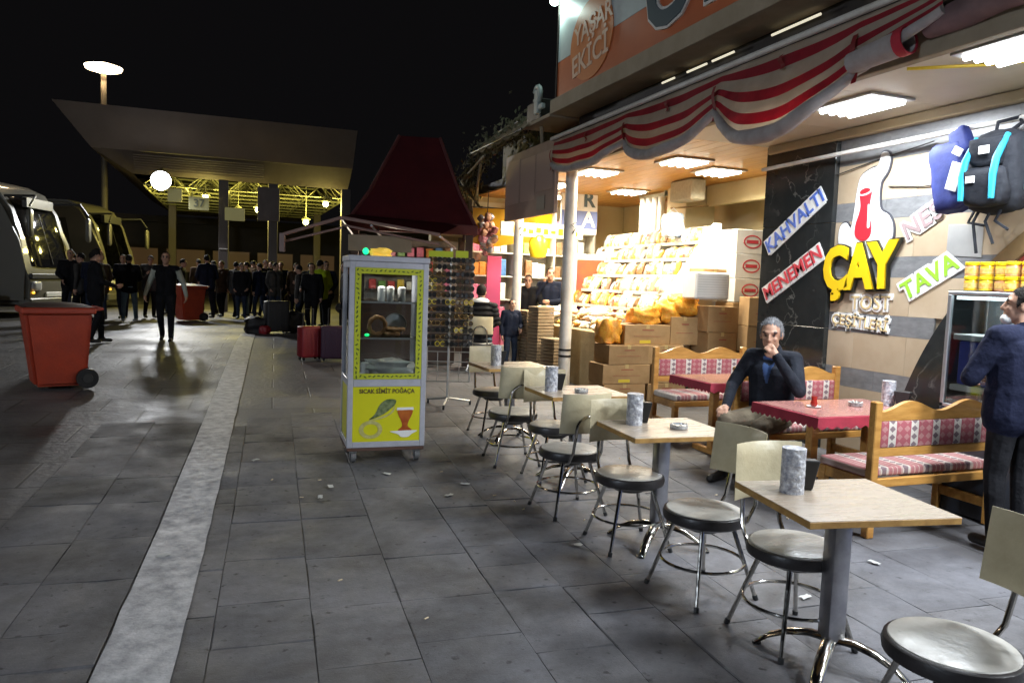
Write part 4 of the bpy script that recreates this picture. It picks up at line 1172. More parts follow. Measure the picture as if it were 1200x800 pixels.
cp('middle_rail', cart_w, (-W+.046, W-.046, -D+.001, -D+.04, ZP-.01, ZG), (-W+.046, W-.046, D-.04, D-.001, ZP-.01, ZG), (-W+.001, -W+.04, -D+.046, D-.046, ZP-.01, ZG), (W-.04, W-.001, -D+.046, D-.046, ZP-.01, ZG))
cp('top_rail', cart_w, (-W+.046, W-.046, -D+.001, -D+.04, ZT-.05, ZT), (-W+.046, W-.046, D-.04, D-.001, ZT-.05, ZT), (-W+.001, -W+.04, -D+.046, D-.046, ZT-.05, ZT), (W-.04, W-.001, -D+.046, D-.046, ZT-.05, ZT))
cp('top_panel', cart_w, (-W-.008, W+.008, -D-.008, D+.008, ZT+.001, ZT+.05), bev=.006)
cp('inner_floor', alu, (-W+.046, W-.046, -D+.046, D-.046, ZG-.03, ZG-.005))
cp('side_panel', post_y, (-W+.010, -W+.020, -D+.046, D-.046, Z0+.052, ZP-.012))
cp('side_panel', post_y, (W-.020, W-.010, -D+.046, D-.046, Z0+.052, ZP-.012))
cp('rear_panel', cart_w, (-W+.046, W-.046, D-.02, D-.01, Z0+.052, ZP-.012))
for (a) in ((-W+.046, W-.046, -D+.018, -D+.023, ZG+.001, ZT-.051), (-W+.046, W-.046, D-.023, D-.018, ZG+.001, ZT-.051), (-W+.018, -W+.023, -D+.046, D-.046, ZG+.001, ZT-.051), (W-.023, W-.018, -D+.046, D-.046, ZG+.001, ZT-.051)):
    cp('pane', cg, a, bev=0, smooth=0)
for z in (1.06, 1.37):
    cp('shelf', glass('shelf_glass', (0.75, 0.8, 0.78), 0.15), (-W+.05, W-.05, -D+.05, D-.05, z, z+.008), bev=0)
    cp('shelf_edge', alu, (-W+.05, W-.05, -D+.046, -D+.052, z-.004, z+.012), bev=0)
# leaf border round the window
fr = -D-.0015
bd = cp('leaf_border', yg, (-W+.046, -W+.096, fr, -D+.016, ZG+.001, ZT-.051), (W-.096, W-.046, fr, -D+.016, ZG+.001, ZT-.051), (-W+.0965, W-.0965, fr, -D+.016, ZT-.101, ZT-.051), (-W+.0965, W-.0965, fr, -D+.016, ZG+.001, ZG+.046), bev=0, smooth=0)
rr = random.Random(11)
bm = B()
def leafp(x, z, a, s):
    q = [bm.verts.new((x+s*(u*math.cos(a)-v*math.sin(a)), fr-.0015, z+s*(u*math.sin(a)+v*math.cos(a)))) for u, v in ((-1, 0), (-.3, -.42), (.5, -.25), (1, 0.1), (.3, .42), (-.5, .3))]
    bm.faces.new(q)
for k in range(24):
    z = ZG+.02+k*(ZT-ZG-.09)/23
    for sx in (-1, 1):
        leafp(sx*(W-.071)+rr.uniform(-.006, .006), z, rr.uniform(.3, 2.6), rr.uniform(.013, .019))
for k in range(13):
    x = -W+.105+k*(2*W-.21)/12
    for z in (ZT-.076, ZG+.024): leafp(x, z+rr.uniform(-.005, .005), rr.uniform(-.6, .9), rr.uniform(.012, .018))
obj('printed_leaves', bm, leaf_d, bd, smooth=0)
# poster
po = cp('poster', post_y, (-W+.046, W-.046, -D+.004, -D+.012, Z0+.051, ZP-.011), bev=0, smooth=0)
def flat(name, pts, m, lift, parent=po):
    bm = B(); prism(bm, pts, .0012, 0, Matrix(((1, 0, 0, 0), (0, 0, -1, -D+.0038-lift), (0, 1, 0, 0), (0, 0, 0, 1)))); return obj(name, bm, m, parent, smooth=0)
me = text_mesh('SICAK SİMİT POĞAÇA', .052, pm('poster_text', (0.10, 0.07, 0.02), 0.5), .0008, bold=.0012)
o = obj('lettering', me, None, po, loc=(0.0, -D+.002, .615)); o.rotation_euler = (R(90), 0, 0); o.scale = (.90, 1, 1)
dough = pm('simit_print', (0.56, 0.52, 0.20), 0.5, col2=(0.42, 0.38, 0.10), nscale=30)
green_p = pm('pepper_print', (0.05, 0.09, 0.02), 0.5, col2=(0.22, 0.26, 0.12), nscale=25)
n_ = 30
bm = B()
for k in range(n_):
    a, b2 = 2*math.pi*k/n_, 2*math.pi*(k+1)/n_
    q = [(-.135+r*math.cos(t_)*1.0, .285+r*.78*math.sin(t_)) for r, t_ in ((.062, a), (.100, a), (.100, b2), (.062, b2))]
    prism(bm, q, .0012, 0, Matrix(((1, 0, 0, 0), (0, 0, -1, -D+.003), (0, 1, 0, 0), (0, 0, 0, 1))))
obj('simit_picture', bm, dough, po, smooth=0)
flat('leaf_picture', smoothpoly([(-.15, .37), (-.10, .42), (-.06, .50), (0, .545), (.075, .54), (.07, .50), (.03, .46), (-.04, .41)]), green_p, .001)
flat('leaf_underside', smoothpoly([(-.15, .365), (-.05, .395), (.03, .43), (.07, .49), (.06, .44), (.0, .395), (-.08, .37)]), dough, .0005)
flat('glass_picture', smoothpoly([(.10, .275), (.135, .31), (.125, .36), (.105, .40), (.10, .45), (.22, .45), (.215, .40), (.195, .36), (.185, .31), (.22, .275), (.16, .26)]), pm('tea_print', (0.33, 0.06, 0.01), 0.4, col2=(0.48, 0.13, 0.02), nscale=16), .001)
flat('rim_picture', [(.085, .45), (.235, .452), (.23, .475), (.09, .473)], white_sign, .002)
flat('saucer_picture', smoothpoly([(.03, .265), (.10, .24), (.13, .215), (.19, .215), (.22, .24), (.27, .268), (.2, .272), (.1, .27)]), white_sign, .002)
# castors
for sx in (-1, 1):
    for sy in (-1, 1):
        c_ = cp('castor', alu, (sx*(W-.06)-.03, sx*(W-.06)+.03, sy*(D-.06)-.03, sy*(D-.06)+.03, .085, .10), (sx*(W-.06)-.028, sx*(W-.06)-.022, sy*(D-.06)-.025, sy*(D-.06)+.02, .035, .085), (sx*(W-.06)+.022, sx*(W-.06)+.028, sy*(D-.06)-.025, sy*(D-.06)+.02, .035, .085), bev=0)
        bm = B(); cyl(bm, (sx*(W-.06)-.018, sy*(D-.06)-.01, .044), (sx*(W-.06)+.018, sy*(D-.06)-.01, .044), .046, .046, 18); obj('wheel', bm, pm('castor_rubber', (0.13, 0.13, 0.13), 0.5), c_)
ctm = Matrix.Translation((CX, CY, gz(CY))) @ Matrix.Rotation(R(-2), 4, 'Z')
def on_cart(x, y, z): return ctm @ Vector((x, y, z))
bm = B(); bx(bm, -W+.08, W-.08, .02, .05, ZT-.03, ZT-.012); obj('strip_lamp', bm, pm('cart_added_strip', (.9, .9, .85), .4, emit=(1, .97, .9), estr=1.6), ct, smooth=0)  # lamp strip and glow added to brighten the inside of the cart
lamp_area('glow', (0, .035, ZT-.04), .5, 5.0, (1, .97, .92), (0, 0, 0), ct, .04)
# things inside the cart
bm = B(); softbox(bm, (0, 0, .07), (.40, .30, .14), seed=12, puff=.5)
for v in bm.verts: v.co.z = max(v.co.z, 0)
obj('plastic_bag', bm, pm('white_plastic_bag', (0.62, 0.63, 0.62), 0.35, bump=0.5, bscale=22), loc=on_cart(.05, 0, ZG-.004), rot=(0, 0, R(-11)), smooth=60, label='crumpled white plastic bag on the floor of the bread cart', cat='bag')
bread = pm('baked_bread', (0.33, 0.16, 0.05), 0.6, col2=(0.20, 0.085, 0.025), nscale=14, bump=0.3, bscale=40)
def simit(x, y, z, rot, lab):
    bm = B(); tube(bm, [(.075*math.cos(a), .075*math.sin(a), .0) for a in [2*math.pi*k/24 for k in range(24)]], [.019+.004*math.sin(k*2.1) for k in range(24)], 8, closed=True)
    obj('simit', bm, bread, loc=on_cart(x, y, z), rot=rot, label=lab, cat='bread ring', group='bread rings in the cart')
simit(-.06, -.02, 1.068+.095, (R(90), 0, R(10)), 'sesame bread ring standing upright on the lower cart shelf')
simit(.06, .03, 1.068+.022, (0, 0, 0), 'sesame bread ring lying flat on the lower cart shelf')
simit(.10, .02, 1.068+.062, (0, 0, 1), 'sesame bread ring on top of the flat one in the cart')
bm = B(); lathe(bm, [(.01, 0), (.098, .0), (.10, .012), (.095, .012), (.09, .005), (.01, .005)], 28)
obj('round_tray', bm, alu, loc=on_cart(.12, .10, 1.068+.102), rot=(R(78), 0, R(-20)), label='round metal tray leaning upright on the lower cart shelf', cat='tray')
bm = B(); lathe(bm, [(.03, 0), (.035, .01), (.035, .12), (.02, .13)], 14)
for k, (x, z) in enumerate(((-.17, ZG-.004), (-.09, ZG-.004), (.16, 1.378), (.06, 1.378), (-.02, 1.378))):
    if k == 0: jm = finish(bm, 'paper_cup_stack', white_card)
    obj('paper_cup_stack', jm, None, loc=on_cart(x, .05 if k > 1 else -.08, z), label='white stack of paper cups %s of the bread cart' % ('on the floor' if k < 2 else 'on the upper shelf'), cat='cups', group='cup stacks in the cart')
cart_lt = pm('cart_lamp', (0.9, 0.9, 0.85), 0.4, emit=(1, 0.95, 0.8), estr=2.5)
# on top of the cart: yellow plastic dome lamp and green light
bm = B(); softbox(bm, (0, 0, .03), (.17, .12, .075), seed=15, puff=.5)
for v in bm.verts: v.co.z = max(v.co.z, 0.0)
obj('yellow_bundle', bm, pm('yellow_plastic', (0.75, 0.48, 0.05), 0.4, emit=(1, .65, .1), estr=0.35, bump=.3, bscale=30), loc=on_cart(-.05, -.05, ZT+.05), smooth=60, label='yellow translucent bundle lying on top of the bread cart', cat='bundle')
gt = thing('green_light', 'small glowing green light on top of the bread cart', 'light', on_cart(-.18, -.06, ZT+.05))
bm = B(); bx(bm, -.03, .03, -.03, .03, 0, .012); obj('socket', bm, black_pl, gt)
bm = B(); ico(bm, (0, 0, .042), (.027, .027, .03), 2); obj('bulb', bm, pm('green_glow', (0.1, .9, .4), 0.3, emit=(0.0, 1.0, 0.30), estr=1.3), gt)
obj('indicator', (lambda b: (ico(b, (0, 0, 0), (.022, .012, .012), 2), b)[1])(B()), pm('green_glow2', (0.1, .9, .3), 0.3, emit=(0.0, 1.0, 0.2), estr=1.3), loc=on_cart(-.16, -.1, 1.085), label='small glowing green light on the lower shelf in the cart', cat='light')

# ================================================================ sunglasses rack
rk = thing('sunglasses_rack', 'tall wire rack of sunglasses standing behind the bread cart', 'rack', (2.46, 8.7, gz(8.7)), R(-14))
rack_m = pm('rack_wire', (0.42, 0.41, 0.38), 0.35, 0.7)
bm = B()
for x in (-.26, .26):
    tube(bm, [(x, 0, .3), (x, 0, 1.78)], .011, 8)
for z in (.3, .42, .54, .66, 1.78): tube(bm, [(-.26, 0, z), (.26, 0, z)], .007, 6)
for x in (-.13, 0, .13): tube(bm, [(x, 0, .3), (x, 0, .66)], .005, 6)
obj('frame', bm, rack_m, rk)
bm = B(); tube(bm, [(0, 0, .06), (0, 0, 1.9)], .016, 8); obj('pole', bm, rack_m, rk)
for a in (20, 140, 260):
    bm = B(); tube(bm, [(0, 0, .10), (.30*math.cos(R(a)), .30*math.sin(R(a)), .05)], .013, 6); f_ = obj('leg', bm, rack_m, rk)
    bm = B(); cyl(bm, (.30*math.cos(R(a))-.012, .30*math.sin(R(a)), .03), (.30*math.cos(R(a))+.012, .30*math.sin(R(a)), .03), .03, .03, 12); obj('castor', bm, black_pl, f_)
bm = B()
for r in range(13): bx(bm, -.27, .27, -.012, .012, .715+r*.083, .721+r*.083)
obj('card_strip', bm, pm('rack_strip', (0.20, 0.19, 0.17), 0.6), rk, smooth=0)
bm = B(); bx(bm, -.27, .02, -.02, -.012, 1.79, 1.86); bx(bm, .05, .20, -.02, -.012, 1.79, 1.87); obj('header', bm, pm('rack_header', (0.55, 0.62, 0.03), 0.5), rk, smooth=0)
def shades(i):
    bm = B()
    for sx in (-1, 1):
        c = Vector((sx*.033, 0, 0))
        q = [c+Vector((.029*math.cos(a), -.004*math.cos(2*a), .022*math.sin(a))) for a in [2*math.pi*k/12 for k in range(12)]]
        bm.faces.new([bm.verts.new(p) for p in q])
        tube(bm, q, .0032, 5, 1, closed=True)
        tube(bm, [(sx*.062, 0, .006), (sx*.066, .05, .008), (sx*.06, .11, -.01)], .003, 5, 1)
    tube(bm, [(-.006, 0, .006), (0, -.002, .010), (.006, 0, .006)], .003, 5, 1)
    lens = [pm('lens_dark', (0.02, 0.02, 0.02), 0.05, spec=0.8), pm('lens_brown', (0.05, 0.03, 0.015), 0.05, spec=.8), pm('lens_mirror', (0.5, 0.42, 0.25), 0.08, 0.9)][i]
    frm = [pm('shade_frame_black', (0.015, 0.015, 0.015), .3), pm('shade_frame_gold', (0.55, 0.40, 0.15), .25, .9), pm('shade_frame_yellow', (.7, .55, .03), .4)][i]
    return finish(bm, 'sunglasses', [lens, frm])
sh = [shades(i) for i in range(3)]
rkM = Matrix.Translation((2.46, 8.7, gz(8.7))) @ Matrix.Rotation(R(-14), 4, 'Z')
rr = random.Random(4)
for r in range(13):
    for c in range(5):
        i = rr.choice((0, 0, 0, 1, 1, 2))
        p = rkM @ Vector((-.22+c*.11, -.075, .76+r*.083))
        o = obj('sunglasses', sh[i], None, loc=p, rot=(R(8), 0, R(-8+rr.uniform(-6, 6))), label=('dark-framed pair of sunglasses', 'thin gold-framed pair of sunglasses', 'mirror-lensed yellow pair of sunglasses')[i]+' hanging on the wire rack', cat='sunglasses', group='sunglasses on the wire rack'); o.scale = (.95, 1.1, 1.35)
# ================================================================ dry goods shop beyond the pillar
mk_wall = pm('market_wall', (0.62, 0.52, 0.30), 0.6, col2=(0.56, 0.46, 0.26), nscale=2.5)
mk_grey = pm('market_grey_strip', (0.36, 0.33, 0.24), 0.7, col2=(0.28, 0.26, 0.19), nscale=18)
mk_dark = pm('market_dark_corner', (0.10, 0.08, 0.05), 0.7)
plank_m = pm('ceiling_pine', (0.52, 0.27, 0.055), 0.4, col2=(0.40, 0.19, 0.035), nscale=3, stretch=(5, 1, 1), rnd=0.1)
shelf_w = pm('shelf_white', (0.66, 0.62, 0.52), 0.5)
MO = Vector((6.2, 10.5, gz(10.5)))
mk = thing('market_shop', 'brightly lit dry goods shop with yellow walls and pine plank ceiling', 'shop', MO)
def mpart(name, m, *boxes, bev=0.003, smooth=0):
    bm = B()
    for q in boxes: bx(bm, *q, bev=bev)
    bmesh.ops.translate(bm, vec=-MO, verts=bm.verts)
    return obj(name, bm, m, mk, smooth=smooth)
mpart('side_wall', mk_wall, (7.75, 7.95, 7.2, 14.2, 0, 3.45))
mpart('rear_wall', mk_wall, (3.6, 7.75, 14.2, 14.4, 0.2, 3.45))
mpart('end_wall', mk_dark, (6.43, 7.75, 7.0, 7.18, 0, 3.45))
mpart('column', mk_wall, (6.75, 7.3, 10.35, 10.9, .1, 3.27), bev=.01)
mpart('column_base', mk_wall, (6.9, 7.74, 9.3, 9.9, .1, 2.5), bev=.01)
mpart('stone_strip', mk_grey, (7.70, 7.749, 8.75, 9.15, .1, 3.27))
mpart('wall_board', mk_grey, (7.72, 7.749, 9.2, 9.28, .1, 3.0), (7.72, 7.749, 8.2, 8.6, .1, 3.2))
mpart('fascia_beam', mk_wall, (7.1, 7.2, 7.2, 10.3, 2.95, 3.27))
mpart('duct', mk_grey, (6.35, 6.6, 9.6, 10.2, 2.95, 3.26), bev=.02)
for k in range(17):
    mpart('ceiling_plank', plank_m, (4.5+k*.195, 4.5+k*.195+.191, 7.2, 14.2, 3.275, 3.30), bev=.002)
mpart('roof', soffit_m, (4.5, 8.0, 7.2, 14.4, 3.305, 3.45))
for k, (x, y, p) in enumerate(((4.95, 9.9, 66), (5.45, 8.45, 62), (6.3, 8.9, 48), (4.95, 11.5, 80), (6.4, 11.6, 56), (5.6, 13.1, 90))):
    ceiling_lamp(x, y, 3.272, p, (1.0, 0.92, 0.74), .5, .5, ('warm tube light panel on the pine ceiling between the two middle ones', 'warm tube light panel on the pine ceiling, closest to the striped awning', 'warm tube light panel on the pine ceiling above the white cartons', 'warm tube light panel on the pine ceiling by the far white post', 'warm tube light panel on the pine ceiling above the snack stand', 'warm tube light panel on the pine ceiling above the goods shelf')[k], 'light panels on the pine ceiling', pm('warm_diffuser', (0.9, .9, .85), .4, emit=(1, .92, .72), estr=9), spread=R(155))

# goods shelf on the rear wall with packets
gs = thing('goods_shelf', 'tall white shelf unit full of packets on the rear wall of the dry goods shop', 'shelf', (5.6, 13.95, gz(13.9)))
bm = B(); bx(bm, -1.3, 1.25, .17, .2, 0, 2.9); obj('back_panel', bm, shelf_w, gs, smooth=0)
for z in (.1, .55, 1.0, 1.45, 1.9, 2.35):
    bm = B(); bx(bm, -1.3, 1.25, -.2, .168, z, z+.03, bev=.003); obj('board', bm, shelf_w, gs)
for x in (-1.32, -.45, .4, 1.27):
    bm = B(); bx(bm, x-.018, x+.018, -.21, .165, 0, 2.9, bev=.003); obj('upright', bm, shelf_w, gs)
cols = [('red', (.50, .04, .04)), ('yellow', (.72, .48, .03)), ('white', (.72, .68, .60)), ('pink', (.62, .16, .26)), ('orange', (.62, .22, .03)), ('blue', (.06, .18, .42)), ('green', (.14, .34, .06)), ('brown', (.24, .12, .05))]
rr = random.Random(21)
bm = B(); bx(bm, -.06, .06, -.05, .05, 0, .26, bev=.012); pk = bm
pk_me = {}
for nme, c in cols:
    b2 = B(); bx(b2, -.065, .065, -.05, .05, 0, .27, bev=.012, seg=1)
    pk_me[nme] = finish(b2, 'packet', pm('packet_'+nme, c, .4, col2=tuple(min(1, q*1.4+.05) for q in c), nscale=18, ncon=.4))
bm.free()
for z in (.13, .58, 1.03, 1.48, 1.93, 2.38):
    x = -1.22
    while x < 1.2:
        nme, c = rr.choice(cols)
        n_ = rr.choice((1, 2, 3))
        for q in range(n_):
            if x > 1.17 or any(abs(x-u) < .095 for u in (-.45, .4)):
                x += .14; continue
            o = obj('packet', pk_me[nme], None, loc=(5.6+x, 13.84, gz(13.9)+z), label='upright %s packet on the white goods shelf' % nme, cat='packet', group='packets on the goods shelf')
            o.scale = (1, 1, rr.uniform(.75, 1.2))
            x += .14
        x += rr.choice((0, 0, .06))
# heart-shaped sign boards with letters over the shelf
sb = thing('shop_sign', 'white and blue sign board with dark letters hung above the goods shelf', 'sign', (5.95, 12.6, 2.55))
bm = B(); bx(bm, -.36, .36, -.03, .03, 0, .86, bev=.005); obj('board', bm, white_sign, sb)
bm = B(); bx(bm, -.36, .36, -.036, -.031, .10, .42); obj('blue_field', bm, pm('sign_field', (.12, .16, .36), .5), sb, smooth=0)
for (tx, z, m) in (('R', .62, letter_d), ('A', .26, white_sign)):
    me = text_mesh(tx, .38, m, .004, bold=.01); o = obj('lettering', me, None, sb, loc=(.18, -.044, z)); o.rotation_euler = (R(90), 0, 0)
bm = B(); bx(bm, -.02, .02, 0, .02, .86, .74+gz(12.6)); obj('hanger', bm, dark_metal, sb)
ys_ = thing('strip_sign', 'long cream strip sign with yellow marks above the goods shelf', 'sign', (5.15, 12.2, 2.42))
bm = B(); bx(bm, -.85, .7, -.02, .02, 0, .24, bev=.004); obj('board', bm, pm('strip_board', (.72, .66, .45), .5), ys_)
for k in range(9):
    bm = B(); bx(bm, -.62+k*.14, -.53+k*.14, -.026, -.021, .06+.02*(k % 2), .17-.02*(k % 3)); obj('printed_mark', bm, yel_t, ys_, smooth=0)
for x in (-.6, .5):
    bm = B(); tube(bm, [(x, 0, .24), (x, 0, .86)], .006, 5); obj('hanger', bm, dark_metal, ys_)
# yellow round balloon-like drum, light column next to the post
bm = B(); lathe(bm, [(.02, 0), (.13, .03), (.17, .16), (.16, .32), (.08, .42), (.02, .43)], 20)
obj('yellow_balloon', bm, pm('balloon_yellow', (.78, .56, .02), .25), loc=(5.03, 12.25, 2.05+.0), label='round yellow foil balloon hanging beneath the strip sign', cat='balloon')
# freezer with bright poster
fz = thing('ice_cream_freezer', 'upright freezer with red and purple poster beside the goods shelf', 'freezer', (6.15, 12.3, gz(12.3)), R(-12))
bm = B(); bx(bm, -.42, .42, -.3, .3, 0.02, 1.95, bev=.02); obj('cabinet', bm, white_paint, fz)
bm = B(); bx(bm, -.38, .38, -.306, -.301, .5, 1.85); ps = obj('poster', bm, pm('poster_red', (.52, .05, .03), .4, col2=(.45, .09, .02), nscale=3), fz, smooth=0)
MF = Matrix(((1, 0, 0, 0), (0, 0, -1, -.3065), (0, 1, 0, 0), (0, 0, 0, 1)))
for (nm, pts, c) in (('purple_swirl', [(-.38, .5), (.2, .5), (.1, .8), (-.1, .95), (-.38, 1.05)], (.16, .02, .14)), ('orange_swirl', [(-.38, 1.05), (-.1, .96), (.15, .8), (.3, .9), (.05, 1.2), (-.38, 1.3)], (.70, .26, .02)), ('cream_scoop', [(.05, 1.45), (.2, 1.35), (.32, 1.45), (.3, 1.65), (.12, 1.7)], (.75, .6, .4))):
    bm = B(); prism(bm, smoothpoly(pts, 3), .002, 0, MF); obj(nm, bm, pm('poster_'+nm, c, .4), ps, smooth=0)
cr_ = thing('drink_crate', 'stack of red printed cartons beside the freezer poster', 'carton', (6.95, 12.1, gz(12.1)))
for k in range(6):
    bm = B(); bx(bm, -.25, .25, -.2, .2, k*.34, k*.34+.335, bev=.008); obj('carton', bm, pm('red_carton%d' % (k % 3), [(.55, .06, .05), (.68, .5, .3), (.60, .10, .08)][k % 3], .6), cr_)

# slanted stand of snack bags
st = thing('snack_stand', 'tall stepped white stand heaped with bright snack bags', 'display stand', (5.9, 10.5, gz(10.5)))
SY0, SY1 = -1.3, 2.0
steps = 7
for k in range(steps):
    x = -.65+k*.19; z = .62+k*.255
    bm = B(); bx(bm, x, x+.20, SY0+.03, SY1, z-.03, z, bev=.003); obj('step', bm, shelf_w, st)
    bm = B(); bx(bm, x-.012, x-.001, SY0+.03, SY1, z-.03, z+.018, bev=.002); obj('lip', bm, shelf_w, st)
bm = B(); prism(bm, [(-.66, -.1), (.72, -.1), (.72, 2.42), (.60, 2.42), (-.66, .72)], .025, 0, Matrix(((1, 0, 0, 0), (0, 0, 1, SY0), (0, 1, 0, 0), (0, 0, 0, 1)))); obj('side_panel', bm, white_sign, st, smooth=0)
bm = B(); bx(bm, .70, .73, SY0+.03, SY1, -.1, 2.4); obj('back_panel', bm, shelf_w, st, smooth=0)
bag_cols = [('white', (.68, .66, .60), (.58, .53, .42)), ('cream', (.54, .43, .24), (.45, .33, .15)), ('tan', (.42, .24, .09), (.52, .38, .20)), ('orange', (.66, .28, .04), (.72, .45, .12)), ('green', (.20, .34, .06), (.55, .55, .30)), ('red', (.46, .06, .05), (.60, .40, .25)), ('brown', (.16, .075, .03), (.40, .24, .10))]
def pillow(seed, w=.135, h=.22, d=.07):
    bm = B(); rr_ = random.Random(seed); off = Vector((seed*2.3, 1, 0))
    def f(s):
        def g_(u, v):
            e = (1-(2*u-1)**4)*max(0, 1-(abs(2*v-1)*1.12)**4)
            x = (u-.5)*w*(1-.14*math.sin(v*math.pi)**.5); z = (v-.5)*h
            y = s*(d/2*e**.7+.004)+.012*mnoise.noise(Vector((u*4, v*4, s))+off)
            return (x, y, z)
        return g_
    lab_ = lambda i, j: 1 if (1 <= i <= 4 and 2 <= j <= 4) else 0
    a = grid(bm, 6, 7, f(1), lab_); b_ = grid(bm, 6, 7, f(-1), lab_)
    for i in range(6):
        for j in (0, 7): bm.faces.new((a[i][j], a[i+1][j], b_[i+1][j], b_[i][j]))
    for j in range(7):
        for i in (0, 6): bm.faces.new((a[i][j], a[i][j+1], b_[i][j+1], b_[i][j]))
    return bm
bag_me = []
for k, (nm, c, c2) in enumerate(bag_cols):
    for s in range(2):
        bag_me.append((nm, finish(pillow(k*2+s), 'snack_bag', [pm('bag_'+nm, c, .28, col2=c2, nscale=22, ncon=.5, bump=.4, bscale=26), pm('bag_label_%s%d' % (nm, s), [[(.50, .04, .04), (.06, .16, .40)], [(.60, .08, .03), (.10, .30, .08)], [(.62, .55, .42), (.40, .05, .03)], [(.62, .55, .40), (.55, .04, .03)], [(.62, .55, .1), (.6, .58, .5)], [(.65, .5, .1), (.6, .58, .5)], [(.6, .45, .1), (.55, .08, .04)]][k][s], .35, col2=(.66, .60, .50), nscale=32, ncon=.35)], 60)))
rr = random.Random(8)
weights = [0]*15+[1]*5+[2]*2+[3]*6+[4]*1+[5]*2+[6]*2
for k in range(steps):
    y = SY0+.10
    while y < SY1-.08:
        ci = rr.choice(weights); nm, me = bag_me[ci*2+rr.randint(0, 1)]
        s = rr.uniform(.82, 1.22)
        lean = rr.uniform(8, 34)
        o = obj('snack_bag', me, None, loc=(5.9-.65+k*.19+.085+rr.uniform(-.035, .035), 10.5+y, gz(10.5)+.62+k*.255+.105*s*math.cos(R(lean))),
                label='puffed %s snack bag on the stepped stand' % nm, cat='snack bag', group='snack bags on the stepped stand')
        o.rotation_euler = Euler((R(-lean), R(rr.uniform(-16, 16)), R(-90+rr.uniform(-28, 28))))
        o.scale = (s, s*rr.uniform(.9, 1.5), s)
        y += rr.uniform(.105, .145)
# bags heaped loosely over the foot of the stand
for k in range(64):
    ci = rr.choice(weights+[2, 2, 3, 3]); nm, me = bag_me[ci*2+rr.randint(0, 1)]
    y = rr.uniform(9.5, 12.3); lay = k % 3
    o = obj('snack_bag', me, None, loc=(5.02+.10*lay+rr.uniform(-.12, .12)+(.0 if y > 11.25 or y < 9.9 else .1), y, gz(10.5)+.86+.085*lay), label='%s snack bag lying flat at the foot of the stepped stand' % nm, cat='snack bag', group='snack bags heaped at the foot of the stand')
    o.rotation_euler = Euler((R(90+rr.uniform(-18, 18)), R(rr.uniform(-14, 14)), R(rr.uniform(0, 180)))); o.scale = (1.1, 1.1, 1.1)
bm = B(); bx(bm, -.3, .3, -1.45, 1.45, .0, .83, bev=.01)
tt = thing('trestle_table', 'cloth-covered low table at the foot of the stepped snack stand', 'table', (5.12, 10.9, gz(10.5)-.02))
obj('cloth_cover', bm, pm('trestle_cloth', (.40, .30, .16), .9, col2=(.33, .24, .12), nscale=6, bump=.3, bscale=12), tt)
# polystyrene box in front of the stand end
pb = thing('polystyrene_box', 'white ribbed polystyrene box on a carton beside the snack stand', 'box', (6.0, 8.62, 1.50))
bm = B(); bx(bm, -.27, .27, -.17, .15, 0, .36, bev=.02); obj('box', bm, white_card, pb)
for k in range(9):
    bm = B(); bx(bm, -.24, .24, -.176, -.171, .04+k*.033, .055+k*.033); obj('rib', bm, white_sign, pb, smooth=0)

# cartons
brand_m = pm('carton_print', (.30, .06, .04), .8); tape_m = pm('carton_tape', (.52, .38, .16), .35); ylab = pm('carton_yellow', (.66, .5, .04), .7)
def box_thing(cx, cy, z, w, d, h, rz, lab, m=carton, mark=None, grp='cardboard cartons stacked before the snack stand', name='carton'):
    t = thing(name, lab, 'carton', (cx, cy, z), R(rz), grp)
    bm = B(); bx(bm, -w/2, w/2, -d/2, d/2, 0, h, bev=.004); obj('box', bm, m, t)
    bm = B(); bx(bm, -.025, .025, -d/2-.0012, d/2+.0012, h-.05, h+.0012); obj('tape', bm, tape_m if m == carton else white_card, t, smooth=0)
    if mark == 'yellow':
        bm = B(); bx(bm, -.12, .05, -d/2-.002, -d/2-.0005, .02, .06); obj('printed_label', bm, ylab, t, smooth=0)
    bm = B(); bx(bm, -w*.12, w*.14, -d/2-.002, -d/2-.0005, h*.72, h*.76); obj('printed_line', bm, brand_m, t, smooth=0)
    bm = B(); bx(bm, -w*.3, w*.3, -d/2-.002, -d/2-.0005, h*.42, h*.435); obj('fold_line', bm, brand_m, t, smooth=0)
    if mark == 'white':
        bm = B(); bx(bm, .05, .15, -d/2-.002, -d/2-.0005, h*.55, h*.75); obj('sticker', bm, white_card, t, smooth=0)
    if mark == 'logo':
        bm = B(); M_ = Matrix(((1, 0, 0, 0), (0, 0, -1, -d/2-.0005), (0, 1, 0, h*.5), (0, 0, 0, 1)))
        n_ = 26; ring_ = [(.15*math.cos(2*math.pi*k/n_), .095*math.sin(2*math.pi*k/n_)) for k in range(n_)]; rin = [(.13*math.cos(2*math.pi*k/n_), .075*math.sin(2*math.pi*k/n_)) for k in range(n_)]
        for k in range(n_):
            prism(bm, [ring_[k], ring_[(k+1) % n_], rin[(k+1) % n_], rin[k]], .002, 0, M_)
        prism(bm, [(-.10, -.02), (.10, -.02), (.10, .025), (-.10, .025)], .002, 0, M_)
        obj('logo', bm, pm('logo_red', (.50, .04, .06), .6), t, smooth=0)
    return t
g9 = gz(8.8)
front = 'cartons of the low row behind the pine bench'
box_thing(4.88, 8.9, g9, .62, .42, .23, 0, 'brown carton at the floor, first of the low row behind the pine bench')
box_thing(5.52, 8.9, g9, .60, .42, .23, 1, 'brown carton at the floor, second of the low row behind the pine bench')
box_thing(4.90, 8.9, g9+.235, .70, .42, .255, 0, 'brown carton with yellow print in the second layer, at the open end', mark='yellow')
box_thing(5.62, 8.9, g9+.235, .66, .42, .255, -1, 'brown carton in the second layer beside the yellow-printed one', mark='white')
box_thing(4.92, 8.9, g9+.495, .60, .42, .25, 1, 'brown carton in the third layer with a printed line, at the open end')
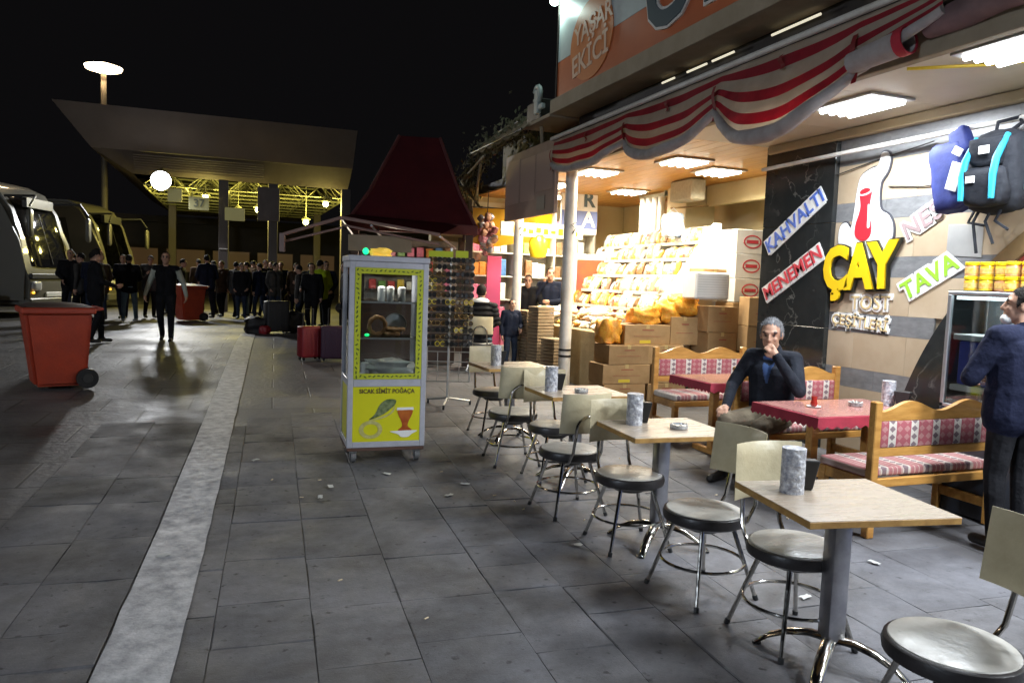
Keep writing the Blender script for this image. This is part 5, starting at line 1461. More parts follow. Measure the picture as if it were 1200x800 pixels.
box_thing(5.50, 8.92, g9+.495, .55, .42, .25, -1, 'brown carton in the third layer with a white sticker', mark='white')
box_thing(5.22, 8.95, g9+.75, .70, .40, .265, 1, 'wide brown carton with yellow print topping the third layer', mark='yellow')
box_thing(5.80, 8.95, g9+.75, .44, .40, .38, 0, 'tall brown carton next to the wide one under the orange sacks')
box_thing(6.24, 8.72, g9, .46, .42, .32, 0, 'brown carton at the floor of the stack beside the orange sacks')
box_thing(6.24, 8.72, g9+.325, .46, .42, .24, 0, 'second brown carton of the stack beside the orange sacks')
box_thing(6.24, 8.72, g9+.57, .46, .42, .37, 1, 'third brown carton of the stack beside the orange sacks')
box_thing(6.23, 8.72, g9+.945, .46, .42, .345, -1, 'top brown carton of the stack beside the orange sacks')
for k, (z, h) in enumerate(((0, .38), (.385, .30), (.69, .36), (1.055, .38))):
    box_thing(6.72, 8.35, g9+z, .46, .46, h, -24+k, ('bottom', 'second', 'third', 'top')[k]+' brown carton of the turned stack next to the marble pillar')
box_thing(6.33, 9.06, 1.74-.2, .40, .34, .38, 4, 'small brown carton behind the polystyrene box')
for k in range(3):
    box_thing(6.86, 8.98, 1.47+k*.34, .54, .38, .335, 2-k, ('lowest', 'middle', 'topmost')[k]+' white carton with red oval logo in the stack by the wall', m=white_card, mark='logo', grp='white cartons with red oval logos', name='white_carton')
box_thing(6.88, 8.98, g9, .6, .42, .68, 0, 'brown carton at the floor under the white cartons')
box_thing(6.88, 8.98, g9+.685, .6, .42, .66, 0, 'brown carton directly under the white cartons')
# orange sacks
for k, (x, z, s) in enumerate(((5.22, 1.13, (.42, .3, .22)), (5.60, 1.13+.02, (.34, .3, .30)), (5.86, 1.245, (.44, .32, .30)), (4.72, .86, (.30, .3, .34)))):
    bm = B(); softbox(bm, (0, 0, s[2]/2), s, seed=30+k, puff=.35)
    for v in bm.verts: v.co.z = max(v.co.z, 0)
    obj('orange_sack', bm, pm('orange_net%d' % (k % 2), ((.70, .24, .015), (.78, .13, .01))[0 if k != 2 else 1], .45, col2=((.76, .40, .05), (.80, .22, .02))[0 if k != 2 else 1], nscale=26, bump=.5, bscale=34), loc=(x, 8.93, g9+z-.11), smooth=60,
        label=('amber net sack on the wide carton', 'taller amber net sack leaning between the cartons', 'bright orange sack on the tall carton', 'amber net sack beside the low cartons')[k], cat='sack', group='orange sacks on the cartons')

# low stalls of packed goods beside the white posts
stall_m = pm('stall_wood', (.36, .24, .11), .7, col2=(.28, .18, .08), nscale=6)
def stall(x, y, w, d, h, lab):
    t = thing('produce_stall', lab, 'stall', (x, y, gz(y)))
    bm = B(); bx(bm, -w/2, w/2, -d/2, d/2, h-.04, h, bev=.004); obj('tabletop', bm, stall_m, t)
    for k in range(int(w/.11)):
        bm = B(); bx(bm, -w/2+.005+k*.11, -w/2+.105+k*.11, -d/2-.012, -d/2-.001, .02, h-.045, bev=.002); obj('slat', bm, stall_m, t)
    for sx in (-1, 1):
        for sy in (-1, 1):
            bm = B(); bx(bm, sx*(w/2-.03)-.025, sx*(w/2-.03)+.025, sy*(d/2-.03)-.025, sy*(d/2-.03)+.025, 0, h-.04); obj('leg', bm, stall_m, t, smooth=0)
    return t
stall(5.05, 12.05, 1.0, .9, .62, 'slatted stall of stacked trays behind the white posts')
flat_cols = [('red-striped', (.50, .10, .05), (.70, .55, .35)), ('cream', (.66, .56, .36), (.58, .44, .24)), ('brown', (.30, .17, .07), (.42, .28, .13)), ('green', (.20, .42, .12), (.66, .62, .45)), ('white', (.70, .68, .62), (.58, .55, .48))]
fl_me = []
for k, (nm, c, c2) in enumerate(flat_cols):
    bm = B(); softbox(bm, (0, 0, .035), (.30, .24, .075), seed=50+k, puff=.15, n_=3)
    for v in bm.verts: v.co.z = max(v.co.z, 0)
    fl_me.append((nm, finish(bm, 'wrapped_pack', pm('pack_'+nm, c, .3, col2=c2, nscale=20, ncon=.4, bump=.2), 60)))
rr = random.Random(17)
def pile(x0, x1, y0, y1, base, hmax, where):
    x = x0
    while x <= x1+.001:
        y = y0
        while y <= y1+.001:
            i = rr.randrange(5); nm, me = fl_me[i]
            n_ = rr.randint(max(1, hmax-2), hmax)
            for q in range(n_):
                obj('wrapped_pack', me, None, loc=(x+rr.uniform(-.015, .015), y+rr.uniform(-.015, .015), base+q*.066), rot=(0, 0, R(rr.uniform(-9, 9))), label='flat wrapped %s pack piled %s' % (nm, where), cat='pack', group='wrapped packs piled on the stalls')
            y += .27
        x += .32
pile(4.72, 5.36, 11.78, 12.32, gz(12.05)+.62, 5, 'on the slatted stall behind the white posts')
# egg-tray like brown stacks on the ground
bm = B()
for k in range(12): bx(bm, -.15, .15, -.15, .15, k*.05, k*.05+.042, bev=.006)
tray_me = finish(bm, 'tray_stack', pm('pulp_tray', (.30, .22, .13), .9, col2=(.24, .17, .10), nscale=9), 0)
for k, (x, y, h) in enumerate(((4.58, 11.30, 1.0), (4.55, 10.85, 1.10), (4.62, 10.45, .7))):
    t = thing('tray_stack', ('stack of brown pulp trays just behind the tall white post', 'tallest stack of brown pulp trays by the white post', 'short stack of brown pulp trays beside the covered table')[k], 'trays', (x, y, gz(y)), R(10*k))
    for q in range(int(h/.05)):
        bm = B(); bx(bm, -.15, .15, -.15, .15, q*.05, q*.05+.042, bev=.006); obj('tray', bm, MATS['pulp_tray'], t, smooth=0)
# roll curtain, printed carrier bag on a stick
rc = thing('shop_roller', 'row of pale rolled sheets hanging on a rack under the pine ceiling', 'rolls', (6.9, 11.6, 2.5))
for k in range(4):
    bm = B(); cyl(bm, (-.02*k, -.28+k*.17, 0), (-.02*k, -.28+k*.17, .68), .06, .06, 14); obj('roll', bm, white_paint, rc)
bm = B(); bx(bm, -.04, .04, -.42, .42, .68, .74); bx(bm, -.02, .02, -.42, -.38, .7, .9); bx(bm, -.02, .02, .38, .42, .7, .9); obj('rack', bm, mk_grey, rc, smooth=0)
cb = thing('carrier_bag', 'white carrier bag with blue print hanging from a stick by the column', 'bag', (6.28, 9.95, 2.42))
bm = B(); softbox(bm, (0, 0, .16), (.36, .10, .36), seed=44, puff=.3); obj('bag_body', bm, pm('carrier_print', (.66, .66, .62), .4, col2=(.25, .38, .60), nscale=14, ncon=.35, bump=.3, bscale=20), cb, smooth=60)
bm = B(); tube(bm, [(-.12, 0, .32), (0, 0, .42), (.12, 0, .32)], .006, 5); obj('handle', bm, white_card, cb)
bm = B(); tube(bm, [(-.05, 0, .415), (.75, .2, .52)], .014, 6); obj('stick', bm, stall_m, cb)
# ================================================================ red roofed kiosk
redroof = pm('red_roof_cloth', (0.055, 0.007, 0.009), 0.8, spec=.1, col2=(0.038, 0.005, 0.007), nscale=3, bump=0.1, bscale=8)
redtrim = pm('red_roof_trim', (0.075, 0.010, 0.010), 0.7)
kwood = pm('kiosk_wood', (0.06, 0.032, 0.02), 0.55, col2=(0.04, 0.02, 0.014), nscale=8)
pinkp = pm('awning_edge_pipe', (0.30, 0.19, 0.165), 0.5)
KO = Vector((2.75, 13.0, gz(13.0)))
ki = thing('kiosk', 'small kiosk with tall dark red pyramid roof and fold-out eave awning', 'kiosk', KO, R(-13))
KR = Matrix.Rotation(R(-13), 3, 'Z')
def kp(name, bm, m, smooth=35, parent=None):
    return obj(name, bm, m, parent or ki, smooth=smooth)
bm = B()
zb, zt = 2.28, 3.74
lo = [bm.verts.new(p) for p in ((-.80, -1.1, zb), (1.2, -1.1, zb), (1.2, 1.1, zb), (-.80, 1.1, zb))]
hi = [bm.verts.new(p) for p in ((-.05, -.45, zt), (.62, -.45, zt), (.62, .4, zt), (-.05, .4, zt))]
md = [bm.verts.new(tuple(Vector(l_.co).lerp(Vector(h_.co), .42)+Vector((0, 0, -.10)))) for l_, h_ in zip(lo, hi)]
m2_ = [bm.verts.new(tuple(Vector(l_.co).lerp(Vector(h_.co), .8)+Vector((0, 0, -.03)))) for l_, h_ in zip(lo, hi)]
for ra, rb in ((lo, md), (md, m2_), (m2_, hi)):
    for k in range(4): bm.faces.new((ra[k], ra[(k+1) % 4], rb[(k+1) % 4], rb[k]))
bm.faces.new(hi); bm.faces.new(lo[::-1])
rf = kp('roof', bm, redroof, 50)
for a, b_ in ((0, 0), (1, 1), (2, 2), (3, 3)):
    l_ = ((-.80, -1.1, zb), (1.2, -1.1, zb), (1.2, 1.1, zb), (-.80, 1.1, zb))[a]; h_ = ((-.05, -.45, zt), (.62, -.45, zt), (.62, .4, zt), (-.05, .4, zt))[b_]
    bm = B(); tube(bm, [l_, Vector(l_).lerp(Vector(h_), .42)+Vector((0, 0, -.10)), Vector(l_).lerp(Vector(h_), .8)+Vector((0, 0, -.03)), h_], .03, 6); obj('ridge', bm, redtrim, rf)
bm = B(); bx(bm, -.85, 1.25, -1.15, -1.05, zb-.16, zb-.002, bev=.01); bx(bm, 1.15, 1.25, -1.04, 1.15, zb-.16, zb-.002, bev=.01); kp('eave_valance', bm, redtrim)
for (x, y) in ((1.12, -1.0), (-.70, -1.0), (1.12, 1.0), (-.70, 1.0)):
    bm = B(); bx(bm, x-.06, x+.06, y-.06, y+.06, -.02, zb-.1, bev=.006); kp('post', bm, kwood)
bm = B(); bx(bm, -.6, .95, -.75, -.55, 0, 1.0, bev=.01); bx(bm, -.6, -.5, -.54, .9, 0, 1.0, bev=.01); kp('counter', bm, kwood)
bm = B(); bx(bm, -.66, 1.05, .85, .92, 0, 2.1); kp('back_panel', bm, pm('kiosk_lining', (.34, .30, .26), .7, col2=(.22, .19, .16), nscale=4))
for z in (1.15, 1.45, 1.75):
    bm = B(); bx(bm, -.62, 1.0, .55, .84, z, z+.03, bev=.003); kp('shelf', bm, kwood)
# fold-out awning towards the forecourt
aw = [(-1.72, -1.55, 1.98), (-.85, -1.70, 2.26), (.62, -1.85, 2.06)]
bm = B()
top = [Vector((-1.2, -.7, 2.22)), Vector((-.75, -1.0, 2.38)), Vector((1.0, -1.0, 2.30))]
q = [bm.verts.new(p) for p in aw]; q2 = [bm.verts.new(p) for p in top]
for k in range(2): bm.faces.new((q[k], q[k+1], q2[k+1], q2[k]))
bmesh.ops.solidify(bm, geom=list(bm.faces), thickness=.01)
kp('awning_cloth', bm, redroof, 0)
for k in range(2):
    bm = B(); tube(bm, [Vector(aw[k])+Vector((0, -.01, 0)), Vector(aw[k+1])+Vector((0, -.01, 0))], .026, 6); kp('edge_pipe', bm, pinkp)
    bm = B(); tube(bm, [Vector(aw[k])+Vector((0, .1, -.10)), Vector(aw[k+1])+Vector((0, .1, -.14))], .018, 6); kp('lower_pipe', bm, pinkp)
bm = B(); bx(bm, -1.77, -1.69, -1.59, -1.51, 1.72, 2.0, bev=.006); kp('end_bracket', bm, pm('bracket_pink', (.26, .18, .16), .5))
for (a, b_) in (((-.85, -1.70, 2.24), (-.70, -1.0, 2.0)), ((.62, -1.85, 2.04), (.9, -1.0, 1.9)), ((-.4, -1.85, 2.15), (-.2, -1.0, 1.95))):
    bm = B(); tube(bm, [a, b_], .018, 6); kp('arm', bm, alu)
bm = B(); bx(bm, -.75, .2, -1.65, -1.6, 1.78, 2.02, bev=.004); kp('hanging_panel', bm, plaster_d)
kl = thing('kiosk_lamp', 'small white lamp box hanging under the kiosk awning', 'lamp', KO+KR @ Vector((-.30, -1.35, 1.80)))
bm = B(); bx(bm, -.06, .06, -.04, .04, 0, .12, bev=.01); obj('box', bm, pm('kiosk_lamp_glow', (.9, .8, .6), .4, emit=(1, .86, .6), estr=2.2), kl)
bm = B(); tube(bm, [(0, 0, .12), (0, .1, .38)], .008, 5); obj('cord', bm, dark_metal, kl)
lamp_point('glow', (.25, .55, -.05), 16, (1, .85, .65), .05, kl)
# kiosk goods
rr = random.Random(31)
for z in (1.18, 1.48, 1.78):
    x = -.5
    while x < .9:
        nme, c = rr.choice(cols)
        o = obj('packet', pk_me[nme], None, loc=KO+KR @ Vector((x, .68, z)), rot=(0, 0, R(-13)), label='%s packet on the dim kiosk shelf' % nme, cat='packet', group='packets on the kiosk shelves'); o.scale = (1, 1, rr.uniform(.5, .85))
        x += .17
# bunch of pink toys and yellow sheet under eave
bh = thing('toy_bunch', 'bunch of pink and silver wrapped toys hanging under the eave between kiosk and shop', 'toys', (4.18, 12.6, 2.9))
rr = random.Random(9)
pks = [pm('toy_pink', (.55, .22, .28), .35), pm('toy_silver', (.45, .42, .44), .25, .5), pm('toy_peach', (.60, .33, .22), .4)]
for k in range(34):
    bm = B(); softbox(bm, (rr.uniform(-.1, .1), rr.uniform(-.25, .25), -.1-rr.random()*.75), (.10, .10, .12), (rr.random(), rr.random(), rr.random()), seed=k, n_=2); obj('toy', bm, pks[k % 3], bh, smooth=80)
bm = B(); tube(bm, [(0, 0, -.5), (.02, 0, .3)], .008, 5); obj('string', bm, dark_metal, bh)
yb = thing('yellow_sheet', 'yellow plastic sheet hung behind the brown board', 'sheet', (4.75, 12.8, 2.3))
bm = B(); grid(bm, 10, 6, lambda u, v: (-.75+1.5*u, .06*math.sin(u*9+v), .62*v-.05*math.sin(u*7)*(1-v))); bmesh.ops.solidify(bm, geom=list(bm.faces), thickness=.004); obj('sheet', bm, pm('sheet_yellow', (.66, .42, .02), .5), yb, smooth=60)
bm = B(); tube(bm, [(-.8, 0, .63), (.8, 0, .63)], .012, 6); obj('bar', bm, dark_metal, yb)
pp = thing('pink_panel', 'upright pink advertising panel beside the far white post', 'panel', (4.62, 13.4, gz(13.4)))
bm = B(); bx(bm, -.14, .14, -.02, .02, 0, 1.85, bev=.004); obj('board', bm, pm('panel_pink', (.62, .08, .20), .5), pp)
bm = B(); bx(bm, -.2, .2, -.15, .15, 0, .04); obj('foot', bm, dark_metal, pp)
# ================================================================ bus station canopy, lamps, buses, bins on the left
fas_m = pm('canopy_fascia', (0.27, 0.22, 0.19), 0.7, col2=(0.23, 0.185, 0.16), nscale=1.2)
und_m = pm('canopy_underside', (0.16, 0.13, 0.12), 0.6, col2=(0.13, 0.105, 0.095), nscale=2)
frame_y = pm('space_frame', (0.30, 0.30, 0.16), 0.5, 0.2)
GY = .3
ca = thing('station_canopy', 'wide bus station canopy with deep sloping fascia over a lit lattice frame', 'canopy', (0, 30, GY))
CO = Vector((0, 30, GY))
def capart(name, bm, m, smooth=0, parent=None):
    bmesh.ops.translate(bm, vec=-CO, verts=bm.verts)
    return obj(name, bm, m, parent or ca, smooth=smooth)
def frustum(bm, r0, z0, r1, z1, inner=True):
    a = [bm.verts.new((x, y, z0)) for x, y in ((r0[0], r0[2]), (r0[1], r0[2]), (r0[1], r0[3]), (r0[0], r0[3]))]
    b_ = [bm.verts.new((x, y, z1)) for x, y in ((r1[0], r1[2]), (r1[1], r1[2]), (r1[1], r1[3]), (r1[0], r1[3]))]
    for k in range(4): bm.faces.new((a[k], a[(k+1) % 4], b_[(k+1) % 4], b_[k]))
    return a, b_
top = (-5.0, 3.95, 26.0, 46.0); mid = (-4.05, 3.88, 26.5, 45.5); bot = (-2.9, 3.8, 27.3, 45.0)
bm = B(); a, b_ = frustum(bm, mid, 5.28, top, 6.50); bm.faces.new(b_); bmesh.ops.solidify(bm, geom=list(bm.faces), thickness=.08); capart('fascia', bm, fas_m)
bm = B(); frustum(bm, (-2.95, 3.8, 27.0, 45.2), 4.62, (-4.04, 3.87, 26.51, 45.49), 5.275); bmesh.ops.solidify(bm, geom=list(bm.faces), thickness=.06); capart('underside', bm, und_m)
bm = B()   # slats across the lit part of the underside
for k in range(7):
    t_ = k/7; z = 5.16-.45*t_; y = 26.53+.47*t_*1.0
    bx(bm, -2.9, 1.0, y-.055, y-.02, z-.012, z+.012)
capart('underside_rib', bm, und_m)
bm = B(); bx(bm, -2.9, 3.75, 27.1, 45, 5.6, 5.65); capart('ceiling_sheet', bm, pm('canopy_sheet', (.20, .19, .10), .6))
# lattice: bottom chords, top chords, diagonals
bm = B()
gx = [-2.7+k*1.3 for k in range(6)]; gy = [27.4+k*1.5 for k in range(8)]
zb_, zt_ = 4.35, 5.0
for x in gx: tube(bm, [(x, gy[0], zb_), (x, gy[-1], zb_)], .03, 5, cap=False)
for y in gy: tube(bm, [(gx[0], y, zb_), (gx[-1], y, zb_)], .03, 5, cap=False)
for x in gx[:-1]: tube(bm, [(x+.65, gy[0]+.75, zt_), (x+.65, gy[-1]-.75, zt_)], .03, 5, cap=False)
for y in gy[:-1]: tube(bm, [(gx[0]+.65, y+.75, zt_), (gx[-1]-.65, y+.75, zt_)], .03, 5, cap=False)
for x in gx[:-1]:
    for y in gy[:-1]:
        for dx, dy in ((0, 0), (1.3, 0), (0, 1.5), (1.3, 1.5)):
            tube(bm, [(x+.65, y+.75, zt_), (x+dx, y+dy, zb_)], .02, 4, cap=False)
capart('lattice_frame', bm, frame_y, 0)
for (x, y) in ((-.25, 26.75), (1.3, 26.75), (3.7, 26.75), (-.25, 36), (3.7, 36), (-2.4, 36)):
    bm = B(); bx(bm, x-.15, x+.15, y-.15, y+.15, GY, 4.6, bev=.01); c_ = capart('column', bm, pm('column_paint', (.10, .085, .08), .6))
bm = B(); bx(bm, -.38, -.12, 26.58, 26.595, 2.35, 2.38); capart('column_band', bm, white_sign)
bm = B(); bx(bm, .8, 1.5, 26.5, 26.56, 3.35, 4.45, bev=.01); capart('hanging_board', bm, und_m)

# lamps hung under the canopy
warm_b = pm('canopy_bulb', (1, 1, .8), .4, emit=(1.0, .90, .33), estr=9)
for k, (x, y, z, p) in enumerate(((-.82, 27.3, 4.05, 170), (.86, 27.8, 3.80, 170), (3.1, 27.4, 4.12, 150), (.22, 28.2, 3.74, 110), (2.45, 27.6, 3.46, 110), (-1.9, 29.5, 4.25, 110))):
    t = thing('canopy_lamp', ('round yellow lamp beside the first number board under the canopy', 'round yellow lamp between the two canopy columns', 'round yellow lamp at the kiosk end of the canopy', 'small yellow lamp next to the middle number board', 'low yellow lamp by the kiosk awning', 'yellow lamp deeper under the canopy behind the flood lamp')[k], 'lamp', (x, y, z), 0, 'yellow lamps under the canopy')
    bm = B(); ico(bm, (0, 0, 0), .10, 2); obj('bulb', bm, warm_b, t)
    bm = B(); lathe(bm, [(.16, .08), (.05, .17), (.04, .20)], 14); obj('shade', bm, frame_y, t)
    bm = B(); tube(bm, [(0, 0, .18), (0, 0, 5.0-z)], .012, 5); obj('rod', bm, frame_y, t)
    lamp_point('glow', (0, -.14, -.12), p, (1.0, .84, .22), .1, t)
# flood lamp on the canopy edge
fl = thing('flood_lamp', 'dazzling white flood lamp on the edge of the station canopy', 'lamp', (-2.08, 26.2, 4.38))
MY = Matrix.Rotation(R(90), 4, 'X')
bm = B(); lathe(bm, [(.10, -.22), (.26, -.10), (.31, .0), (.30, .02), (.29, .0)], 28, M=MY); obj('housing', bm, dark_metal, fl)
bm = B(); lathe(bm, [(.285, .005), (.25, .05), (.15, .085), (.02, .10)], 28, M=MY); obj('lens', bm, pm('flood_lens', (1, 1, 1), .3, emit=(.96, .97, 1.0), estr=60), fl)
bm = B(); tube(bm, [(0, .15, .15), (0, .5, .45), (0, .9, .5)], .03, 6); obj('bracket', bm, dark_metal, fl)
lamp_area('glow', (0, -.16, 0), .45, 270, (.95, .97, 1.0), (R(-62), 0, 0), fl)
# number boards
nbm = pm('number_board', (.34, .33, .18), .5, emit=(1, .9, .35), estr=.07)
for k, (x, y, z, tx, w) in enumerate(((-1.70, 26.5, 3.78, '35', .42), (-.98, 26.3, 3.55, '37', .60), (.10, 26.6, 3.30, '39', .62))):
    t = thing('number_board', ('blank pale board hanging next to the flood lamp', 'pale platform board numbered 37 hanging under the canopy', 'blank pale board hanging by the first canopy column')[k], 'sign', (x, y, z), 0, 'platform number boards')
    bm = B(); bx(bm, -w/2, w/2, -.03, .03, 0, .42, bev=.01); obj('board', bm, nbm, t)
    if k == 1: me = text_mesh(tx, .34, pm('board_digit', (.16, .17, .12), .6), .004, bold=.006); o = obj('lettering', me, None, t, loc=(0, -.036, .21)); o.rotation_euler = (R(90), 0, 0)
    bm = B(); tube(bm, [(-w/3, 0, .42), (-w/3, 0, 4.4-z+.1)], .01, 4); obj('hanger', bm, frame_y, t)
# tall street lamp behind
sl = thing('street_lamp', 'tall street lamp with glowing oval head above the canopy', 'street lamp', (-4.6, 33.0, GY))
bm = B(); cyl(bm, (0, 0, 0), (0, 0, 8.7), .14, .09, 12); obj('pole', bm, pm('lamp_pole', (.14, .12, .09), .6), sl)
bm = B(); lathe(bm, [(.10, 8.66), (.62, 8.80), (.66, 8.90), (.25, 9.02), (.05, 9.05)], 24); obj('head', bm, pm('lamp_head', (.8, .6, .4), .4, emit=(1.0, .80, .52), estr=7), sl)
lamp_point('glow', (0, 0, 8.45), 500, (1.0, .72, .40), .25, sl)

# copies of the street lamp, added out of view to light shop front and canopy
for (x, y, p, lab) in ((-14.0, -3.0, 3700, 'tall street lamp added out of view opposite the tea shop to light its front'), (-11.0, 12.5, 200, 'tall street lamp added out of view beside the coach lane to light the canopy fascia')):
    t = copy_tree(sl); t['label'] = lab; t.location = (x, y, gz(y)); t.scale = (.62, .62, .62) if y < 0 else (1, 1, 1)
    for c_ in t.children:
        if c_.type == 'LIGHT':
            c_.data = c_.data.copy(); c_.data.energy = p; c_.data.color = (.74, .85, 1.0) if y < 0 else (1.0, .80, .60)
# far dark terminal building with dim windows
term_m = pm('terminal_wall', (.06, .05, .045), .8, col2=(.045, .04, .036), nscale=1)
tb = thing('terminal_building', 'dark low terminal building far behind the canopy with dim shop fronts', 'building', (0, 52, GY))
bm = B(); bx(bm, -45, 30, -.0, 6, 0, 4.2); obj('wall', bm, term_m, tb, smooth=0)
bm = B(); bx(bm, -46, 31, -.6, 6.3, 4.2, 4.6); obj('roof', bm, term_m, tb, smooth=0)
dim_w = pm('dim_window', (.22, .14, .08), .4, emit=(.5, .28, .12), estr=.05)
for k in range(14):
    x = -20+k*2.7
    bm = B(); bx(bm, x, x+2.2, -.06, -.005, 1.2, 2.6); w_ = obj('window', bm, dim_w, tb, smooth=0)
    bm = B(); bx(bm, x-.08, x, -.1, -.005, .2, 2.7); obj('frame', bm, term_m, w_, smooth=0)

# ---------------------------------------------------------------- buses
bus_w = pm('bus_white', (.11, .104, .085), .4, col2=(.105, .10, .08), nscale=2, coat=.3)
bus_g = pm('bus_glass', (.008, .008, .009), .05, spec=.7)
bus_t = pm('bus_trim', (.03, .03, .03), .5)
def make_bus():
    """front-near corner at origin, heading +X, body to -X (11.5 m) and +Y (2.5 m)"""
    t = thing('coach', 'x', 'bus', (0, 0, 0), 0, 'coaches parked by the platforms')
    prof = [(0, .32), (.02, .9), (-.05, 1.25), (-.18, 1.9), (-.42, 2.7), (-.75, 3.22), (-1.2, 3.42), (-11.3, 3.42), (-11.5, 3.2), (-11.5, .32)]
    bm = B(); prism(bm, prof, 2.5, 0, Matrix(((1, 0, 0, 0), (0, 0, 1, 0), (0, 1, 0, 0), (0, 0, 0, 1))))
    bmesh.ops.bevel(bm, geom=[e for e in bm.edges if abs(e.verts[0].co.y-e.verts[1].co.y) < .01], offset=.10, segments=3, affect='EDGES')
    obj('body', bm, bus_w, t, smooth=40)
    bm = B()
    ws = [(-.045, 1.28), (-.17, 1.9), (-.405, 2.7), (-.64, 3.06)]
    grid(bm, 12, 3, lambda u, v: (lambda p: (p[0]+.035-.10*(2*u-1)**4, .08+2.34*u, p[1]))(ws[round(v*3)]))
    bmesh.ops.solidify(bm, geom=list(bm.faces), thickness=.02); obj('windshield', bm, bus_g, t, smooth=60)
    bm = B(); tube(bm, [(.005, 1.25, 1.35), (-.35, 1.25, 2.65)], .012, 5); obj('wiper', bm, bus_t, t)
    for k in range(6):
        x1_ = -.95-k*1.72
        bm = B(); prism(bm, [(x1_, 1.35), (x1_-.06 if k else x1_-.28, 2.85), (x1_-1.66, 2.85), (x1_-1.66, 1.35)], .02, 0, Matrix(((1, 0, 0, 0), (0, 0, 1, -.016), (0, 1, 0, 0), (0, 0, 0, 1)))); obj('side_window', bm, bus_g, t, smooth=0)
    for y in (.36, 2.14):
        bm = B(); softbox(bm, (.0, y, .78), (.14, .46, .26), seed=int(y*10), n_=3); h_ = obj('headlight', bm, pm('bus_headlight', (.5, .5, .48), .15), t, smooth=60)
        bm = B(); ico(bm, (.055, y+(-.2 if y < 1 else .2), .62), (.03, .06, .035), 2); obj('indicator', bm, pm('bus_indicator', (.7, .3, .02), .3, emit=(1, .5, .05), estr=1.5), h_)
    bm = B(); bx(bm, .0, .05, .8, 1.7, .50, .62, bev=.01); obj('number_plate', bm, white_sign, t)
    bm = B(); bx(bm, -.03, .055, .12, 2.38, .98, 1.10, bev=.015); obj('grille', bm, bus_t, t)
    bm = B(); bx(bm, -.25, .06, .03, 2.47, .26, .48, bev=.03); obj('bumper', bm, bus_w, t)
    for y in (-.28, 2.78):
        bm = B(); tube(bm, [(-.55, .05 if y < 0 else 2.45, 3.0), (.05, y*.6+.5 if y < 0 else y-.1, 3.05), (.22, y, 2.75)], .03, 6); m_ = obj('mirror_arm', bm, bus_t, t)
        bm = B(); softbox(bm, (.22, y, 2.35), (.10, .2, .7), n_=3, seed=2); obj('mirror', bm, bus_w, m_, smooth=60)
    for x in (-2.2, -8.2):
        bm = B(); cyl(bm, (x, -.02, .50), (x, .28, .50), .50, .50, 26); w_ = obj('wheel', bm, bus_t, t)
        bm = B(); cyl(bm, (x, -.04, .50), (x, .0, .50), .26, .28, 18); obj('rim', bm, alu, w_)
    bm = B(); bx(bm, -7, -3, .35, 2.15, 3.40, 3.62, bev=.1); obj('air_unit', bm, bus_w, t)
    bm = B(); bx(bm, -.42, -.30, .6, 1.9, 2.78, 3.02); obj('destination_sign', bm, bus_t, t, smooth=0)
    return t
bus = make_bus(); bus['label'] = 'white coach with dark windshield closest to the red bin'
bus.location = (-4.75, 21.8, GY); bus.rotation_euler = (0, 0, R(-15))
b2_ = copy_tree(bus); b2_['label'] = 'white coach parked behind the other coach, people before it'
b2_.location = (-3.75, 27.2, GY); b2_.rotation_euler = (0, 0, R(-15))

# nose of a white car at the frame edge
car = thing('parked_car', 'white car with rounded bonnet parked in front of the coach', 'car', (-5.62, 20.6, GY), R(-12))
car_w = pm('car_white', (.62, .61, .58), .25, coat=.5)
bm = B()
prof = [(0, .22), (.03, .48), (-.10, .68), (-.55, .80), (-1.05, .88), (-1.75, 1.36), (-3.1, 1.40), (-3.8, .98), (-4.2, .92), (-4.25, .25)]
prism(bm, prof, 1.7, 0, Matrix(((1, 0, 0, 0), (0, 0, 1, -.85), (0, 1, 0, 0), (0, 0, 0, 1))))
bmesh.ops.bevel(bm, geom=list(bm.edges), offset=.07, segments=3, affect='EDGES'); obj('body', bm, car_w, car, smooth=50)
bm = B(); prism(bm, [(-1.2, .93), (-1.8, 1.32), (-3.05, 1.35), (-3.6, .98)], 1.72, 0, Matrix(((1, 0, 0, 0), (0, 0, 1, -.86), (0, 1, 0, 0), (0, 0, 0, 1)))); obj('side_window', bm, bus_g, car, smooth=0)
for s in (-1, 1):
    bm = B(); softbox(bm, (-.02, s*.58, .58), (.2, .34, .13), n_=3); obj('headlight', bm, pm('car_headlight', (.6, .6, .58), .1), car, smooth=60)
    for x in (-.75, -3.4):
        bm = B(); cyl(bm, (x, s*.70, .31), (x, s*.87, .31), .31, .31, 22); w_ = obj('wheel', bm, bus_t, car)
        bm = B(); cyl(bm, (x, s*.86, .31), (x, s*.88, .31), .19, .18, 16); obj('rim', bm, alu, w_)
bm = B(); bx(bm, -.02, .045, -.5, .5, .30, .42, bev=.01); obj('grille', bm, bus_t, car)
bm = B(); bx(bm, -.02, .05, -.82, -.45, .33, .52, bev=.01); obj('bumper_insert', bm, pm('car_red', (.4, .05, .02), .4), car)

